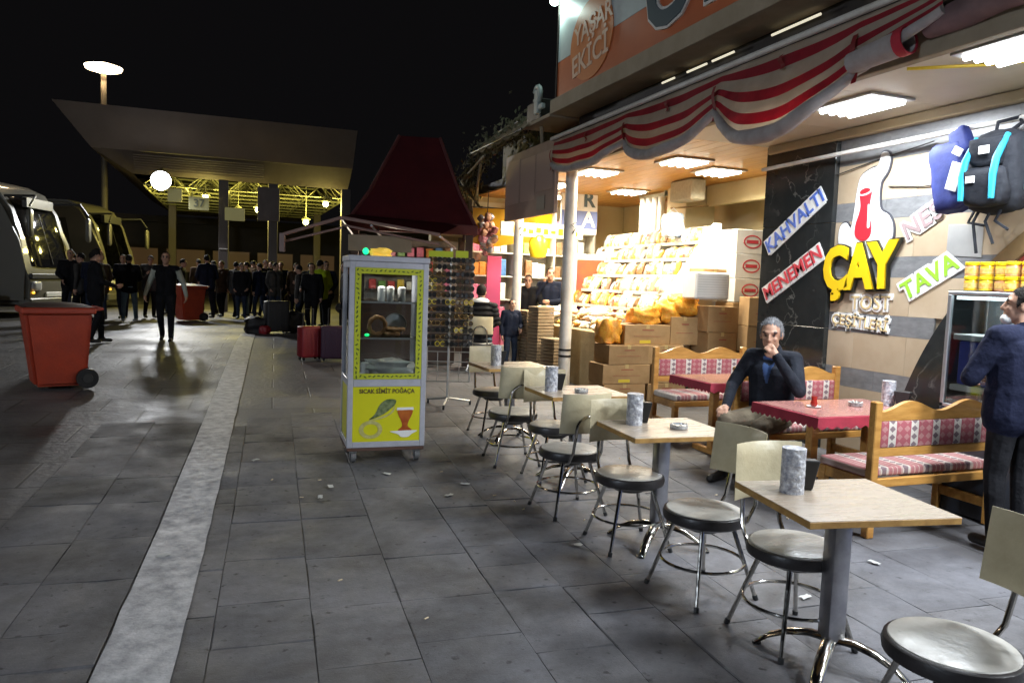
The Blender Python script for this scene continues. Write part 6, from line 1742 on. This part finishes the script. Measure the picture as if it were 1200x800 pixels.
# ---------------------------------------------------------------- wheelie bins
binr = pm('bin_red', (.56, .065, .022), .45, col2=(.30, .04, .02), nscale=4, ncon=1.3, bump=.12, rvar=.15, detail=10)
def make_bin(lab):
    t = thing('wheelie_bin', lab, 'bin', (0, 0, 0), 0, 'red wheelie bins')
    bm = B()
    lo = [(-.24, -.24), (.24, -.24), (.24, .30), (-.24, .30)]; hi = [(-.31, -.34), (.31, -.34), (.31, .36), (-.31, .36)]
    a = [bm.verts.new((x, y, .03)) for x, y in lo]; b_ = [bm.verts.new((x, y, .92)) for x, y in hi]
    for k in range(4): bm.faces.new((a[k], a[(k+1) % 4], b_[(k+1) % 4], b_[k]))
    bm.faces.new(a[::-1]); bm.faces.new(b_)
    bmesh.ops.bevel(bm, geom=list(bm.edges), offset=.035, segments=2, affect='EDGES'); obj('body', bm, binr, t, smooth=40)
    bm = B(); bx(bm, -.345, .345, -.375, .395, .90, .975, bev=.015); obj('rim', bm, binr, t)
    bm = B()
    grid(bm, 8, 8, lambda u, v: (-.34+.68*u, -.37+.76*v, .98+.05*math.sin(u*math.pi)*math.sin(v*math.pi)**.5+.002)); bmesh.ops.solidify(bm, geom=list(bm.faces), thickness=.012); obj('lid', bm, pm('bin_lid', (.05, .012, .008), .5), t, smooth=50)
    bm = B(); tube(bm, [(-.26, .38, .95), (-.26, .47, .96), (.26, .47, .96), (.26, .38, .95)], .018, 8); obj('handle', bm, binr, t)
    for s in (-1, 1):
        bm = B(); cyl(bm, (s*.25, .30, .12), (s*.31, .30, .12), .12, .12, 22); w_ = obj('wheel', bm, black_pl, t)
        bm = B(); cyl(bm, (s*.308, .30, .12), (s*.316, .30, .12), .06, .055, 14); obj('hub', bm, bus_t, w_)
    bm = B(); tube(bm, [(-.25, .30, .12), (.25, .30, .12)], .014, 6); obj('axle', bm, dark_metal, t)
    return t
bn = make_bin('large red wheelie bin with dark lid standing alone on the paving')
bn.location = (-2.0, 10.45, gz(10.45)); bn.rotation_euler = (0, 0, R(-72))
b3 = copy_tree(bn); b3['label'] = 'red wheelie bin behind the walking person in the dark vest'
b3.location = (-1.05, 21.5, GY); b3.rotation_euler = (0, 0, R(-60)); b3.scale = (.95, .95, .95)

# ---------------------------------------------------------------- luggage
def suitcase(x, y, w, d, h, rz, m, lab):
    t = thing('suitcase', lab, 'suitcase', (x, y, gz(y)), R(rz), 'luggage waiting on the paving')
    bm = B(); bx(bm, -w/2, w/2, -d/2, d/2, .045, h, bev=.04, seg=3); obj('shell', bm, m, t)
    for k in range(4):
        bm = B(); bx(bm, -w/2+.06+k*(w-.16)/3, -w/2+.08+k*(w-.16)/3, -d/2-.006, -d/2+.004, .1, h-.06, bev=.003); obj('rib', bm, m, t)
    bm = B(); tube(bm, [(-w*.25, d*.3, h-.01), (-w*.25, d*.3, h+.28), (w*.25, d*.3, h+.28), (w*.25, d*.3, h-.01)], .01, 6); obj('handle', bm, dark_metal, t)
    for sx in (-1, 1):
        for sy in (-1, 1):
            bm = B(); cyl(bm, (sx*w*.38-.012, sy*d*.3, .025), (sx*w*.38+.012, sy*d*.3, .025), .025, .025, 10); obj('wheel', bm, black_pl, t)
    return t
lug_red = pm('luggage_red', (.24, .012, .018), .5, bump=.1); lug_pur = pm('luggage_purple', (.045, .014, .035), .6, bump=.2); lug_blk = pm('luggage_black', (.015, .015, .017), .6, bump=.2)
suitcase(1.22, 12.72, .36, .24, .56, 20, lug_red, 'bright red hard suitcase standing left of the bread cart')
suitcase(1.60, 12.6, .42, .28, .58, -10, lug_pur, 'purple suitcase next to the bright red one')
suitcase(.95, 17.5, .50, .32, .72, 15, lug_blk, 'black suitcase at the end of the white painted line')
for k, (x, y, s, lab) in enumerate(((.55, 17.6, (.5, .4, .38), 'slumped dark duffel bag beside the black suitcase'), (1.35, 17.8, (.45, .35, .5), 'upright dark rucksack beside the black suitcase'), (.7, 17.3, (.22, .2, .2), 'small bag with red patch in front of the black suitcase'))):
    t = thing('travel_bag', lab, 'bag', (x, y, GY), k*.5, 'luggage waiting on the paving')
    bm = B(); softbox(bm, (0, 0, s[2]/2-.02), s, seed=60+k, puff=.3)
    for v in bm.verts: v.co.z = max(v.co.z, 0)
    obj('bag_body', bm, lug_blk if k < 2 else lug_red, t, smooth=60)
    bm = B(); tube(bm, [(-s[0]*.25, 0, s[2]*.85), (0, 0, s[2]*1.12), (s[0]*.25, 0, s[2]*.85)], .014, 6); obj('handle', bm, lug_blk, t)
# ================================================================ people
_ICO = None
def _icov():
    global _ICO
    if _ICO is None:
        b = bmesh.new(); bmesh.ops.create_icosphere(b, subdivisions=2, radius=1.0)
        _ICO = [v.co.copy() for v in b.verts]; b.free()
    return _ICO
def V(*a): return Vector(a)
def body_mesh(shapes, mats, voxel, it=3, rule=None):
    """shapes: ('c', a, ra, b, rb, mat) round cones or ('e', M, size, mat) ellipsoids; voxel-merged into ONE continuous surface"""
    big = bmesh.new()
    for s in shapes:
        tb = bmesh.new()
        if s[0] == 'c':
            for v in _icov():
                tb.verts.new(v*s[2]+s[1])
                tb.verts.new(v*s[4]+s[3])
            r = bmesh.ops.convex_hull(tb, input=tb.verts)
            bmesh.ops.delete(tb, geom=list({g_ for g_ in r['geom_interior']+r['geom_unused'] if isinstance(g_, bmesh.types.BMVert)}), context='VERTS')
        else:
            bmesh.ops.create_icosphere(tb, subdivisions=3, radius=1.0, matrix=s[1] @ Matrix.Diagonal((*s[2], 1)))
        tm = bpy.data.meshes.new('t'); tb.to_mesh(tm); tb.free(); big.from_mesh(tm); bpy.data.meshes.remove(tm)
    me = bpy.data.meshes.new('body'); big.to_mesh(me); big.free()
    o = bpy.data.objects.new('body_tmp', me); COL.objects.link(o)
    m = o.modifiers.new('r', 'REMESH'); m.mode = 'VOXEL'; m.voxel_size = voxel
    m2 = o.modifiers.new('s', 'SMOOTH'); m2.factor = .5; m2.iterations = it
    bpy.context.view_layer.update()
    out = bpy.data.meshes.new_from_object(o.evaluated_get(bpy.context.evaluated_depsgraph_get()))
    bpy.data.objects.remove(o); bpy.data.meshes.remove(me)
    out.materials.clear()
    names = list(mats.keys())
    for n_ in names: out.materials.append(mats[n_])
    nP = len(out.polygons)
    co = np.empty(len(out.vertices)*3, 'f'); out.vertices.foreach_get('co', co); co = co.reshape(-1, 3)
    cen = np.empty(nP*3, 'f'); out.polygons.foreach_get('center', cen); cen = cen.reshape(-1, 3)
    best = np.full(nP, 1e9); idx = np.zeros(nP, int)
    for s in shapes:
        if s[0] == 'c':
            a, b_ = np.array(s[1]), np.array(s[3]); d = b_-a; L = max(d@d, 1e-9)
            t = np.clip(((cen-a)@d)/L, 0, 1)
            dist = np.linalg.norm(cen-(a+t[:, None]*d), axis=1)-(s[2]+(s[4]-s[2])*t); mt = s[5]
        else:
            Mi = np.array(s[1].inverted()); q = (cen@Mi[:3, :3].T+Mi[:3, 3])/np.array(s[2])
            dist = (np.linalg.norm(q, axis=1)-1)*min(s[2]); mt = s[3]
        dist = np.abs(dist) if False else dist
        m_ = dist < best; best[m_] = dist[m_]; idx[m_] = names.index(mt)
    if rule: idx = rule(cen, idx, names)
    out.polygons.foreach_set('material_index', idx.astype('i'))
    out.polygons.foreach_set('use_smooth', [True]*nP)
    out.update()
    return out
def hand(S, w, dr, pn, side_sign, mat='skin', curl=.6, thumb=1):
    """palm, four fingers of unequal length and a thumb; w wrist, dr pointing direction, pn palm normal"""
    dr = dr.normalized(); pn = (pn-dr*pn.dot(dr)).normalized(); sd = dr.cross(pn)*side_sign
    S.append(('c', w, .028, w+dr*.05, .030, mat))
    for q in (-.5, .5): S.append(('c', w+dr*.03+sd*q*.03, .019, w+dr*.085+sd*q*.045, .019, mat))
    for i, L in enumerate((.070, .080, .075, .058)):
        b_ = w+dr*.088+sd*(-.033+.022*i)
        d1 = (dr*(1-.35*curl)+pn*curl*.7).normalized(); d2 = (dr*(1-curl*.9)+pn*curl*1.4).normalized()
        k = b_+d1*L*.52; t = k+d2*L*.48
        S.append(('c', b_, .0105, k, .0098, mat)); S.append(('c', k, .0098, t, .0082, mat))
    if thumb:
        b_ = w+dr*.028-sd*.030; k = b_+(dr*.7-sd*.6+pn*.3).normalized()*.042; t = k+(dr*.95+pn*.35).normalized()*.030
        S.append(('c', b_, .0155, k, .012, mat)); S.append(('c', k, .012, t, .010, mat))
def head_shapes(S, c, yaw=0, pitch=0, skinm='skin', f=1.0):
    M = Matrix.Translation(c) @ Matrix.Rotation(yaw, 4, 'Z') @ Matrix.Rotation(pitch, 4, 'X')
    T = lambda x, y, z: M @ Matrix.Translation((x*f, y*f, z*f))
    P = lambda x, y, z: M @ Vector((x*f, y*f, z*f))
    S.append(('e', T(0, -.008, .02), (.076*f, .097*f, .098*f), skinm))
    S.append(('e', T(0, .030, -.045), (.058*f, .062*f, .075*f), skinm))
    S.append(('c', P(0, .062, -.088), .030*f, P(0, .055, -.07), .034*f, skinm))
    S.append(('c', P(0, .092, .012), .009*f, P(0, .110, -.026), .013*f, skinm))
    S.append(('e', T(0, .098, -.032), (.018*f, .012*f, .010*f), skinm))
    for s in (-1, 1):
        S.append(('e', T(s*.077, -.008, -.012), (.009*f, .020*f, .031*f), skinm))
        S.append(('e', T(s*.034, .068, -.025), (.022*f, .018*f, .018*f), skinm))
        S.append(('c', P(s*.012, .088, .030), .009*f, P(s*.050, .074, .030), .009*f, skinm))
    S.append(('e', T(0, .086, -.060), (.024*f, .012*f, .012*f), skinm))
    return M
def hair_mesh(M, m, f=1.0, full=False, low=0.0, strands=0):
    """scalp shell cut along an irregular hairline, plus short strands that break up its outline"""
    bm = B(); bmesh.ops.create_icosphere(bm, subdivisions=5, radius=1.0)
    kill = []; keep = []
    for v in bm.verts:
        n1 = mnoise.noise(Vector((v.co.x*16, v.co.y*16, v.co.z*5)))
        p = Vector((v.co.x*.0785, v.co.y*.1000-.011, v.co.z*.1025+.020))
        nrm = v.co.normalized()
        p *= 1+.020*mnoise.noise(v.co*4)+.022*n1
        lim = .052+.78*p.y+low if p.y > -.02 else .036+1.25*(p.y+.02)+low
        if abs(p.x) > .058 and p.y < .035: lim = min(lim, -.012)
        lim += .012*n1+.008*mnoise.noise(v.co*30)
        if p.z < lim and not (full and p.y < .02): kill.append(v)
        else: keep.append((p.copy(), nrm))
        v.co = M @ (p*f)
    bmesh.ops.delete(bm, geom=kill, context='VERTS')
    rr_ = random.Random(5)
    for k in range(strands):
        p, nrm = rr_.choice(keep)
        d = (nrm*rr_.uniform(.15, .7)+Vector((rr_.uniform(-.5, .5), -.5+rr_.uniform(-.4, .5), rr_.uniform(-.9, .1)))).normalized()*rr_.uniform(.012, .026)
        sd = d.cross(nrm).normalized()*.0016
        q = [bm.verts.new(M @ ((p+sd)*f)), bm.verts.new(M @ ((p-sd)*f)), bm.verts.new(M @ ((p+d)*f))]
        bm.faces.new(q)
    return finish(bm, 'hair', m, 80)
def eyes_rule(M, f=1.0, extra=None):
    def rule(cen, idx, names):
        for s in (-1, 1):
            for (z, r, nm) in ((.006, .0105, 'dark'), (.032, .011, 'dark')):
                for dx in ((0,) if z < .02 else (-.010, .004, .016)):
                    p = np.array(M @ Vector(((s*.032+s*dx)*f, .086*f, z*f)))
                    idx[np.linalg.norm(cen-p, axis=1) < r*f*1.3] = names.index(nm)
        if extra: idx = extra(cen, idx, names)
        return idx
    return rule
hair_grey = pm('hair_grey', (.10, .10, .105), .8, col2=(.24, .24, .25), nscale=60, stretch=(1, 1, .3), spec=.15, bump=.5, bscale=90)
hair_dark = pm('hair_dark', (.010, .008, .007), .7, spec=.15, col2=(.02, .016, .014), nscale=60, bump=.5, bscale=90)
dark_f = pm('face_dark', (.06, .035, .028), .5)
def cloth_m(name, c, c2=None, b=.35): return pm(name, c, .85, col2=c2 or tuple(q*.6 for q in c), nscale=7, bump=b, bscale=11, spec=.12)
shoe_m = pm('shoe_black', (.015, .014, .013), .4)
JD = dict(hL=V(-.09, 0, .90), hR=V(.09, 0, .90), kL=V(-.10, .03, .50), kR=V(.10, .03, .50), aL=V(-.105, -.02, .09), aR=V(.105, -.02, .09), tL=V(-.12, .14, .035), tR=V(.12, .14, .035),
          sL=V(-.185, -.01, 1.40), sR=V(.185, -.01, 1.40), eL=V(-.25, -.04, 1.12), eR=V(.25, -.04, 1.12), wL=V(-.25, .05, .88), wR=V(.25, .05, .88),
          dL=V(0, .25, -1), dR=V(0, .25, -1), nL=V(1, 0, 0), nR=V(-1, 0, 0), pel=V(0, 0, .94), che=V(0, .0, 1.30), head=V(0, .035, 1.605), yaw=0, pitch=0, curl=.5)
def stand(pose=None, bulk=1.0, jacket=0.0):
    J = dict(JD); J.update(pose or {})
    S = []
    pel, che = J['pel'], J['che']
    ax = (J['sR']-J['sL']).normalized(); hx = (J['hR']-J['hL']).normalized()
    for s in (-1, 1):
        S.append(('c', pel+hx*s*.062+V(0, 0, .01), .112*bulk, che+ax*s*.07*bulk, .118*bulk, 'top'))
        S.append(('c', pel+hx*s*.07+V(0, -.015, -.03), .108*bulk, pel+hx*s*.06+V(0, 0, .05), .108*bulk, 'legs'))
        if jacket: S.append(('c', pel+hx*s*.08+V(0, 0, -jacket), .122*bulk, pel+hx*s*.07+V(0, 0, .1), .122*bulk, 'top'))
    S.append(('c', J['sL'], .072*bulk, J['sR'], .072*bulk, 'top'))
    nk = (J['sL']+J['sR'])/2+V(0, 0, .03)
    S.append(('c', nk+V(0, -.01, -.03), .085, nk+V(0, 0, .03), .062, 'top'))
    S.append(('c', nk, .056, J['head']+V(0, -.015, -.06), .052, 'skin'))
    for s in 'LR':
        S.append(('c', J['s'+s], .068*bulk, J['e'+s], .052*bulk, 'sleeve')); S.append(('c', J['e'+s], .051*bulk, J['w'+s], .037*bulk, 'sleeve'))
        hand(S, J['w'+s], J['d'+s], J['n'+s], 1 if s == 'R' else -1, curl=J['curl'])
        S.append(('c', J['h'+s], .098, J['k'+s], .069, 'legs')); S.append(('c', J['k'+s], .068, J['a'+s]+V(0, 0, .02), .052, 'legs'))
        S.append(('c', J['a'+s]+V(0, -.035, -.035), .040, J['t'+s]+V(0, 0, .005), .036, 'shoe')); S.append(('c', J['a'+s], .045, J['a'+s]+V(0, 0, -.03), .046, 'shoe'))
    M = head_shapes(S, J['head'], J['yaw'], J['pitch'])
    return S, M
def person(lab, loc, rz, S, M, cols_, hairm, voxel=.012, scale=1.0, hair_kw=None, group=None, rule=None):
    mats = dict(skin=skin, dark=dark_f, top=cols_['top'], sleeve=cols_.get('sleeve', cols_['top']), legs=cols_['legs'], shoe=cols_.get('shoe', shoe_m), shirt=cols_.get('shirt', cols_['top']), white=white_sign)
    me = body_mesh(S, mats, voxel, rule=eyes_rule(M, extra=rule))
    t = thing('person', lab, 'person', loc, R(rz), group); t.scale = (scale,)*3
    obj('body', me, None, t)
    if hairm: obj('hair', hair_mesh(M, hairm, **(hair_kw or {})), None, t)
    return t

# ---- seated man in dark jacket
navy_j = cloth_m('dark_jacket', (.012, .014, .020), (.024, .027, .036), 1.0); khaki = cloth_m('khaki_trousers', (.20, .165, .115), (.15, .12, .085), .9); blue_s = cloth_m('blue_shirt', (.03, .055, .14), (.05, .09, .2))
S = []
pel, che = V(0, -.02, .55), V(0, .03, .92)
for s in (-1, 1):
    S.append(('c', pel+V(s*.07, 0, 0), .125, che+V(s*.075, 0, 0), .125, 'top'))
    S.append(('c', pel+V(s*.08, -.01, -.01), .115, pel+V(s*.08, .05, 0), .11, 'legs'))
sL, sR = V(-.19, .02, 1.06), V(.19, .02, 1.06)
S.append(('c', sL, .075, sR, .075, 'top'))
S.append(('c', V(0, .01, 1.09), .085, V(0, .02, 1.14), .066, 'top'))
S.append(('c', V(0, .03, 1.12), .055, V(0, .06, 1.22), .054, 'skin'))
eR, wR = V(.31, .12, .80), V(.245, .36, .635); eL, wL = V(-.31, .19, .815), V(-.125, .235, 1.085)
for (sh_, e_, w_) in ((sL, eL, wL), (sR, eR, wR)):
    S.append(('c', sh_, .073, e_, .058, 'sleeve')); S.append(('c', e_, .057, w_, .042, 'sleeve'))
hand(S, wR, V(-.1, .9, -.25), V(0, -.2, -1), 1, curl=.55)
hand(S, wL, V(.62, .10, .75), V(.55, -.8, .0), -1, curl=.75)
for (h_, k_, a_, t_) in ((V(.10, 0, .53), V(.20, .44, .52), V(.22, .42, .09), V(.24, .60, .04)), (V(-.10, 0, .53), V(-.10, .45, .51), V(-.12, .36, .09), V(-.13, .54, .04))):
    S.append(('c', h_, .105, k_, .078, 'legs')); S.append(('c', k_, .076, a_+V(0, 0, .03), .055, 'legs'))
    S.append(('c', a_+V(0, -.04, -.035), .042, t_, .036, 'shoe')); S.append(('c', a_, .046, a_+V(0, 0, -.03), .048, 'shoe'))
M = head_shapes(S, V(0, .085, 1.268), R(14), R(-8), f=1.13)
def shirt_rule(cen, idx, names):
    m = (np.abs(cen[:, 0]) < (.012+.25*(cen[:, 2]-.86)).clip(0, .06)) & (cen[:, 1] > .09) & (cen[:, 2] > .84) & (cen[:, 2] < 1.13) & (idx == names.index('top'))
    idx[m] = names.index('shirt'); return idx
person('seated man in dark jacket and khaki trousers holding a hand to his mouth', (4.46, 5.33, 0), 118, S, M, dict(top=navy_j, legs=khaki, shirt=blue_s), hair_grey, .0075, rule=shirt_rule, hair_kw=dict(low=-.012, f=1.13, strands=3200))

# ---- waiter seen from behind
navy_k = cloth_m('navy_sweater', (.008, .010, .024), (.017, .020, .044), 1.0); blk_t = cloth_m('black_trousers', (.010, .010, .012), (.020, .020, .023), 1.0)
S, M = stand(dict(eL=V(-.30, .07, 1.13), wL=V(-.14, .27, 1.10), eR=V(.29, .06, 1.13), wR=V(.12, .28, 1.10), dL=V(.8, .4, .1), dR=V(-.8, .4, .1), nL=V(0, -1, 0), nR=V(0, -1, 0), yaw=R(46), pitch=R(4), aL=V(-.11, -.02, .09), aR=V(.11, .02, .09)), 1.20, .05)
M_ = M
S.append(('e', M @ Matrix.Translation((0, .072, -.095)), (.045, .042, .035), 'white'))
person('waiter in navy sweater and black trousers standing at the glass counter', (4.78, 3.36, 0), -12, S, M, dict(top=navy_k, legs=blk_t), hair_dark, .0085, 1.0, dict(low=-.02, strands=2600))

# ---- person in vest crossing the forecourt
vest_b = cloth_m('black_vest', (.010, .010, .012)); shirt_w = cloth_m('pale_shirt', (.40, .42, .36), (.32, .34, .28)); blk2 = cloth_m('black_cloth', (.012, .012, .014))
walk = dict(kL=V(-.10, .10, .50), aL=V(-.10, .10, .10), tL=V(-.10, .26, .05), kR=V(.10, .02, .50), aR=V(.10, -.22, .13), tR=V(.10, -.08, .045), eL=V(-.30, -.05, 1.13), wL=V(-.36, .04, .90), eR=V(.30, -.06, 1.13), wR=V(.37, -.02, .90))
S, M = stand(walk)
S1, M1 = S, M
person('person in black vest over pale shirt walking across the forecourt', (-1.15, 15.6, gz(15.6)-.045), 176, S, M, dict(top=vest_b, sleeve=shirt_w, legs=blk2), hair_dark, .014, .99)
# ---- waiting people by the coaches and under the canopy
jean = cloth_m('light_jeans', (.16, .22, .27), (.11, .16, .2)); djean = cloth_m('dark_jeans', (.03, .04, .065)); blkj = cloth_m('black_jacket', (.012, .012, .014)); navyj2 = cloth_m('navy_jacket', (.014, .018, .035)); greyj = cloth_m('grey_jacket', (.07, .065, .06)); brn = cloth_m('brown_coat', (.07, .045, .03)); hivis = cloth_m('yellow_green_vest', (.42, .55, .02), (.30, .42, .02))
S, M = stand(dict(aL=V(-.15, -.02, .09), aR=V(.15, -.02, .09), kL=V(-.13, .03, .5), kR=V(.13, .03, .5), eL=V(-.27, .02, 1.13), wL=V(-.16, .2, 1.02), eR=V(.27, .02, 1.13), wR=V(.16, .2, 1.02), yaw=R(-20)), 1.1, .08)
S2, M2 = S, M
person('person in black jacket and pale jeans with back turned, by the coaches', (-2.35, 20.7, GY), 15, S, M, dict(top=blkj, legs=jean, shoe=pm('shoe_white', (.5, .5, .48), .5)), hair_dark, .016, .96)
S3, M3 = stand(dict(aL=V(-.08, .10, .09), tL=V(-.08, .26, .035), kL=V(-.09, .1, .5), aR=V(.10, -.12, .09), tR=V(.1, .04, .035), eR=V(.24, .06, 1.12), wR=V(.20, .28, 1.05), dR=V(0, 1, .2)), 1.08, .12)
S4, M4 = stand(dict(eL=V(-.255, -.06, 1.13), wL=V(-.20, .06, .96), dL=V(.4, .5, -.8), eR=V(.25, -.05, 1.12), wR=V(.215, .05, .94), dR=V(-.3, .4, -.9), yaw=R(35), pitch=R(-10), kL=V(-.09, .06, .5), aL=V(-.10, .05, .09), tL=V(-.14, .2, .035)), 1.14, .14)
S5, M5 = stand(dict(eL=V(-.24, -.02, 1.11), wL=V(-.22, .02, .86), eR=V(.25, .02, 1.12), wR=V(.14, .20, 1.20), dR=V(-.5, .2, .8), yaw=R(-30), pitch=R(-16), head=V(-.01, .055, 1.595), kR=V(.11, .09, .5), aR=V(.12, -.02, .09)), 1.10, .10)
S5.append(('e', Matrix.Translation((0, -.17, 1.22)), (.14, .10, .21), 'shirt'))
S6, M6 = stand(dict(wL=V(-.235, .0, .86), wR=V(.235, .0, .86), eL=V(-.235, -.05, 1.12), eR=V(.235, -.05, 1.12), pitch=R(-6), yaw=R(10), aL=V(-.10, .13, .09), tL=V(-.11, .29, .035), kL=V(-.1, .12, .51), aR=V(.1, -.16, .10), tR=V(.1, -.0, .035)), 1.06, .10)
S6.append(('e', Matrix.Translation((.27, .0, .62)), (.07, .17, .14), 'shirt'))
crowd = [  # x, y, facing, pose, top, legs, label, scale
    (-2.22, 14.9, -70, 3, blkj, blk2, 'person all in black stepping past the red bin', .96),
    (-2.95, 19.4, -30, 2, navyj2, djean, 'person in navy jacket beside the coach door', .97),
    (-3.25, 19.9, 60, 1, greyj, blk2, 'person in grey jacket in front of the coach windshield', .95),
    (-2.62, 21.9, 170, 3, navyj2, djean, 'person in navy top behind the one in pale jeans', .97),
    (-3.6, 20.6, 190, 2, blkj, blk2, 'person in black facing out beside the coach mirror', 1.0),
    (-.62, 22.6, 20, 2, navyj2, djean, 'tall person in dark navy standing beside the second red bin', 1.03),
    (-.25, 23.6, 150, 3, brn, blk2, 'person in brown coat under the canopy column', .95),
    (.12, 23.2, -40, 1, greyj, djean, 'person in grey jacket with dark jeans under the canopy', .94),
    (.45, 24.0, 90, 2, blkj, jean, 'person in black jacket and pale trousers in the queue', .95),
    (.95, 23.6, 200, 3, blkj, blk2, 'person in black coat near the dark suitcase', 1.0),
    (1.45, 24.6, 180, 2, navyj2, blk2, 'person in navy coat farther under the canopy', .98),
    (-.95, 25.5, 10, 1, brn, djean, 'person in brown jacket deep under the canopy', .98),
    (1.75, 17.9, 160, 3, blkj, blk2, 'person in black bending over the luggage by the kiosk', .92),
    (2.0, 18.6, -20, 2, hivis, djean, 'person in yellow-green vest behind the luggage', .98),
    (2.45, 17.4, 100, 1, greyj, blk2, 'person in grey behind the bread cart', .95),
    (-3.05, 21.2, 40, 4, brn, djean, 'person in brown coat looking down beside the coach', .95),
    (-2.05, 22.4, -160, 5, greyj, blk2, 'person with backpack behind the one in pale jeans', .98),
    (-1.75, 24.4, 120, 4, blkj, djean, 'person in black jacket standing behind the vest wearer', .97),
    (-.45, 24.6, 80, 5, navyj2, blk2, 'person with backpack and navy coat beneath the canopy edge', .96),
    (.28, 22.6, 170, 4, blkj, djean, 'person in black looking down in front of the queue', .92),
    (.62, 25.2, -60, 5, brn, blk2, 'person in brown coat with backpack deeper in the queue', .99),
    (.78, 22.9, 30, 1, navyj2, djean, 'person in navy carrying a dark bag near the black suitcase', .93),
    (1.18, 22.7, 210, 4, greyj, djean, 'person in grey jacket with hands in pockets by the black suitcase', .95),
    (1.25, 25.6, 140, 5, blkj, blk2, 'person in black with backpack at the canopy column', 1.0),
    (1.8, 23.2, 190, 1, brn, blk2, 'person in brown carrying a bag at the kiosk end of the queue', .96),
    (2.1, 22.0, -30, 5, blkj, djean, 'person in black jacket with backpack behind the kiosk awning', .97),
    (2.3, 19.9, 150, 4, navyj2, blk2, 'person in navy with hands in pockets behind the yellow-green vest', .98),
    (1.55, 18.5, 60, 5, greyj, djean, 'person in grey bowing over the dark rucksack', .90),
    (-3.9, 22.6, 20, 4, blkj, djean, 'person in black between the two coaches', .98),
    (-1.3, 23.3, -100, 1, blkj, jean, 'person in black with pale trousers beside the second red bin', .95),
]
poses = {1: (S6, M6), 2: (S2, M2), 3: (S3, M3), 4: (S4, M4), 5: (S5, M5)}
cache = {}
for (x, y, a, p, tm, lm, lab, s_) in crowd:
    if p not in cache:
        S, M = poses[p]
        mats = dict(skin=skin, dark=dark_f, top=blkj, sleeve=blkj, legs=blk2, shoe=shoe_m, shirt=blkj, white=white_sign)
        cache[p] = (body_mesh(S, mats, .018, rule=eyes_rule(M)), hair_mesh(M, hair_dark), list(mats.keys()))
    me, hm, names = cache[p]
    t = thing('person', lab, 'person', (x, y, gz(y)), R(a), 'people waiting for the coaches'); t.scale = (s_,)*3
    b_ = obj('body', me, None, t); obj('hair', hm, None, t)
    for k, n_ in enumerate(names):
        if n_ in ('top', 'sleeve', 'shirt', 'legs'):
            b_.material_slots[k].link = 'OBJECT'; b_.material_slots[k].material = lm if n_ == 'legs' else tm

# ---- shop people
S, M = stand(dict(eR=V(.27, .12, 1.15), wR=V(.10, .17, 1.44), dR=V(-.3, -.2, 1), nR=V(-1, 0, 0), eL=V(-.26, .10, 1.12), wL=V(-.05, .26, 1.10), dL=V(1, .2, 0), nL=V(0, -1, 0), yaw=R(20)), 1.08, .05)
person('man in navy sweater holding a phone to his ear in the dry goods shop', (5.45, 12.62, gz(12.6)), 150, S, M, dict(top=navyj2, legs=djean), hair_dark, .014, .98)
S, M = stand(dict(head=V(0, .14, 1.50), sL=V(-.19, .08, 1.33), sR=V(.19, .08, 1.33), che=V(0, .06, 1.24), eL=V(-.28, .14, 1.08), wL=V(-.2, .34, 1.0), eR=V(.28, .14, 1.08), wR=V(.2, .34, 1.0), yaw=R(-10), pitch=R(-8)), 1.15, .1)
person('man in black jacket leaning over goods beside the white posts', (5.06, 12.78, gz(12.78)), 165, S, M, dict(top=blkj, legs=blk2), hair_dark, .014, .95)
S, M = stand(dict(wL=V(-.12, .26, 1.06), eL=V(-.26, .03, 1.1)), 1.0, .04)
person('child in navy coat standing by the far white post', (4.22, 11.3, gz(11.3)), 185, S, M, dict(top=navyj2, legs=djean), hair_dark, .014, .68)
# seated person in quilted jacket
quilt = pm('black_quilted', (.012, .012, .013), .7, spec=.15, col2=(.022, .022, .024), nscale=9, bump=.2)
S = []
for k in range(8):
    z = .50+k*.085; w = .205+.02*math.sin(k*.5)-(.03 if k == 7 else 0)
    S.append(('e', Matrix.Translation((0, .0, z)), (w, .15, .052), 'top'))
S.append(('c', V(0, 0, .5), .12, V(0, 0, 1.08), .12, 'top'))
for s in (-1, 1):
    for k in range(5):
        p = V(s*.19, 0, 1.06).lerp(V(s*.26, .06, .78), k/4); S.append(('e', Matrix.Translation(p), (.082, .085, .048), 'sleeve'))
    S.append(('c', V(s*.26, .06, .80), .068, V(s*.18, .28, .72), .05, 'sleeve'))
    hand(S, V(s*.18, .28, .72), V(-s*.5, .8, -.1), V(0, 0, -1), s)
    S.append(('c', V(s*.1, 0, .5), .10, V(s*.13, .42, .5), .075, 'legs')); S.append(('c', V(s*.13, .42, .5), .072, V(s*.13, .40, .12), .055, 'legs')); S.append(('c', V(s*.13, .37, .05), .042, V(s*.13, .54, .04), .036, 'shoe'))
S.append(('e', Matrix.Translation((0, -.05, 1.12)), (.13, .10, .06), 'white'))
S.append(('c', V(0, .02, 1.1), .055, V(0, .03, 1.22), .05, 'skin'))
M = head_shapes(S, V(0, .04, 1.27), R(-10), R(-6))
sp_ = (3.72, 11.35, gz(11.35))
person('seated person in black quilted jacket with white hood, seen from behind', sp_, -18, S, M, dict(top=quilt, legs=jean), hair_dark, .012, 1.0, dict(full=True))
sx = copy_tree(chair0); sx['label'] = 'chrome-legged chair under the person in the quilted jacket'; sx.location = (sp_[0], sp_[1], sp_[2]); sx.rotation_euler = (0, 0, R(-18))
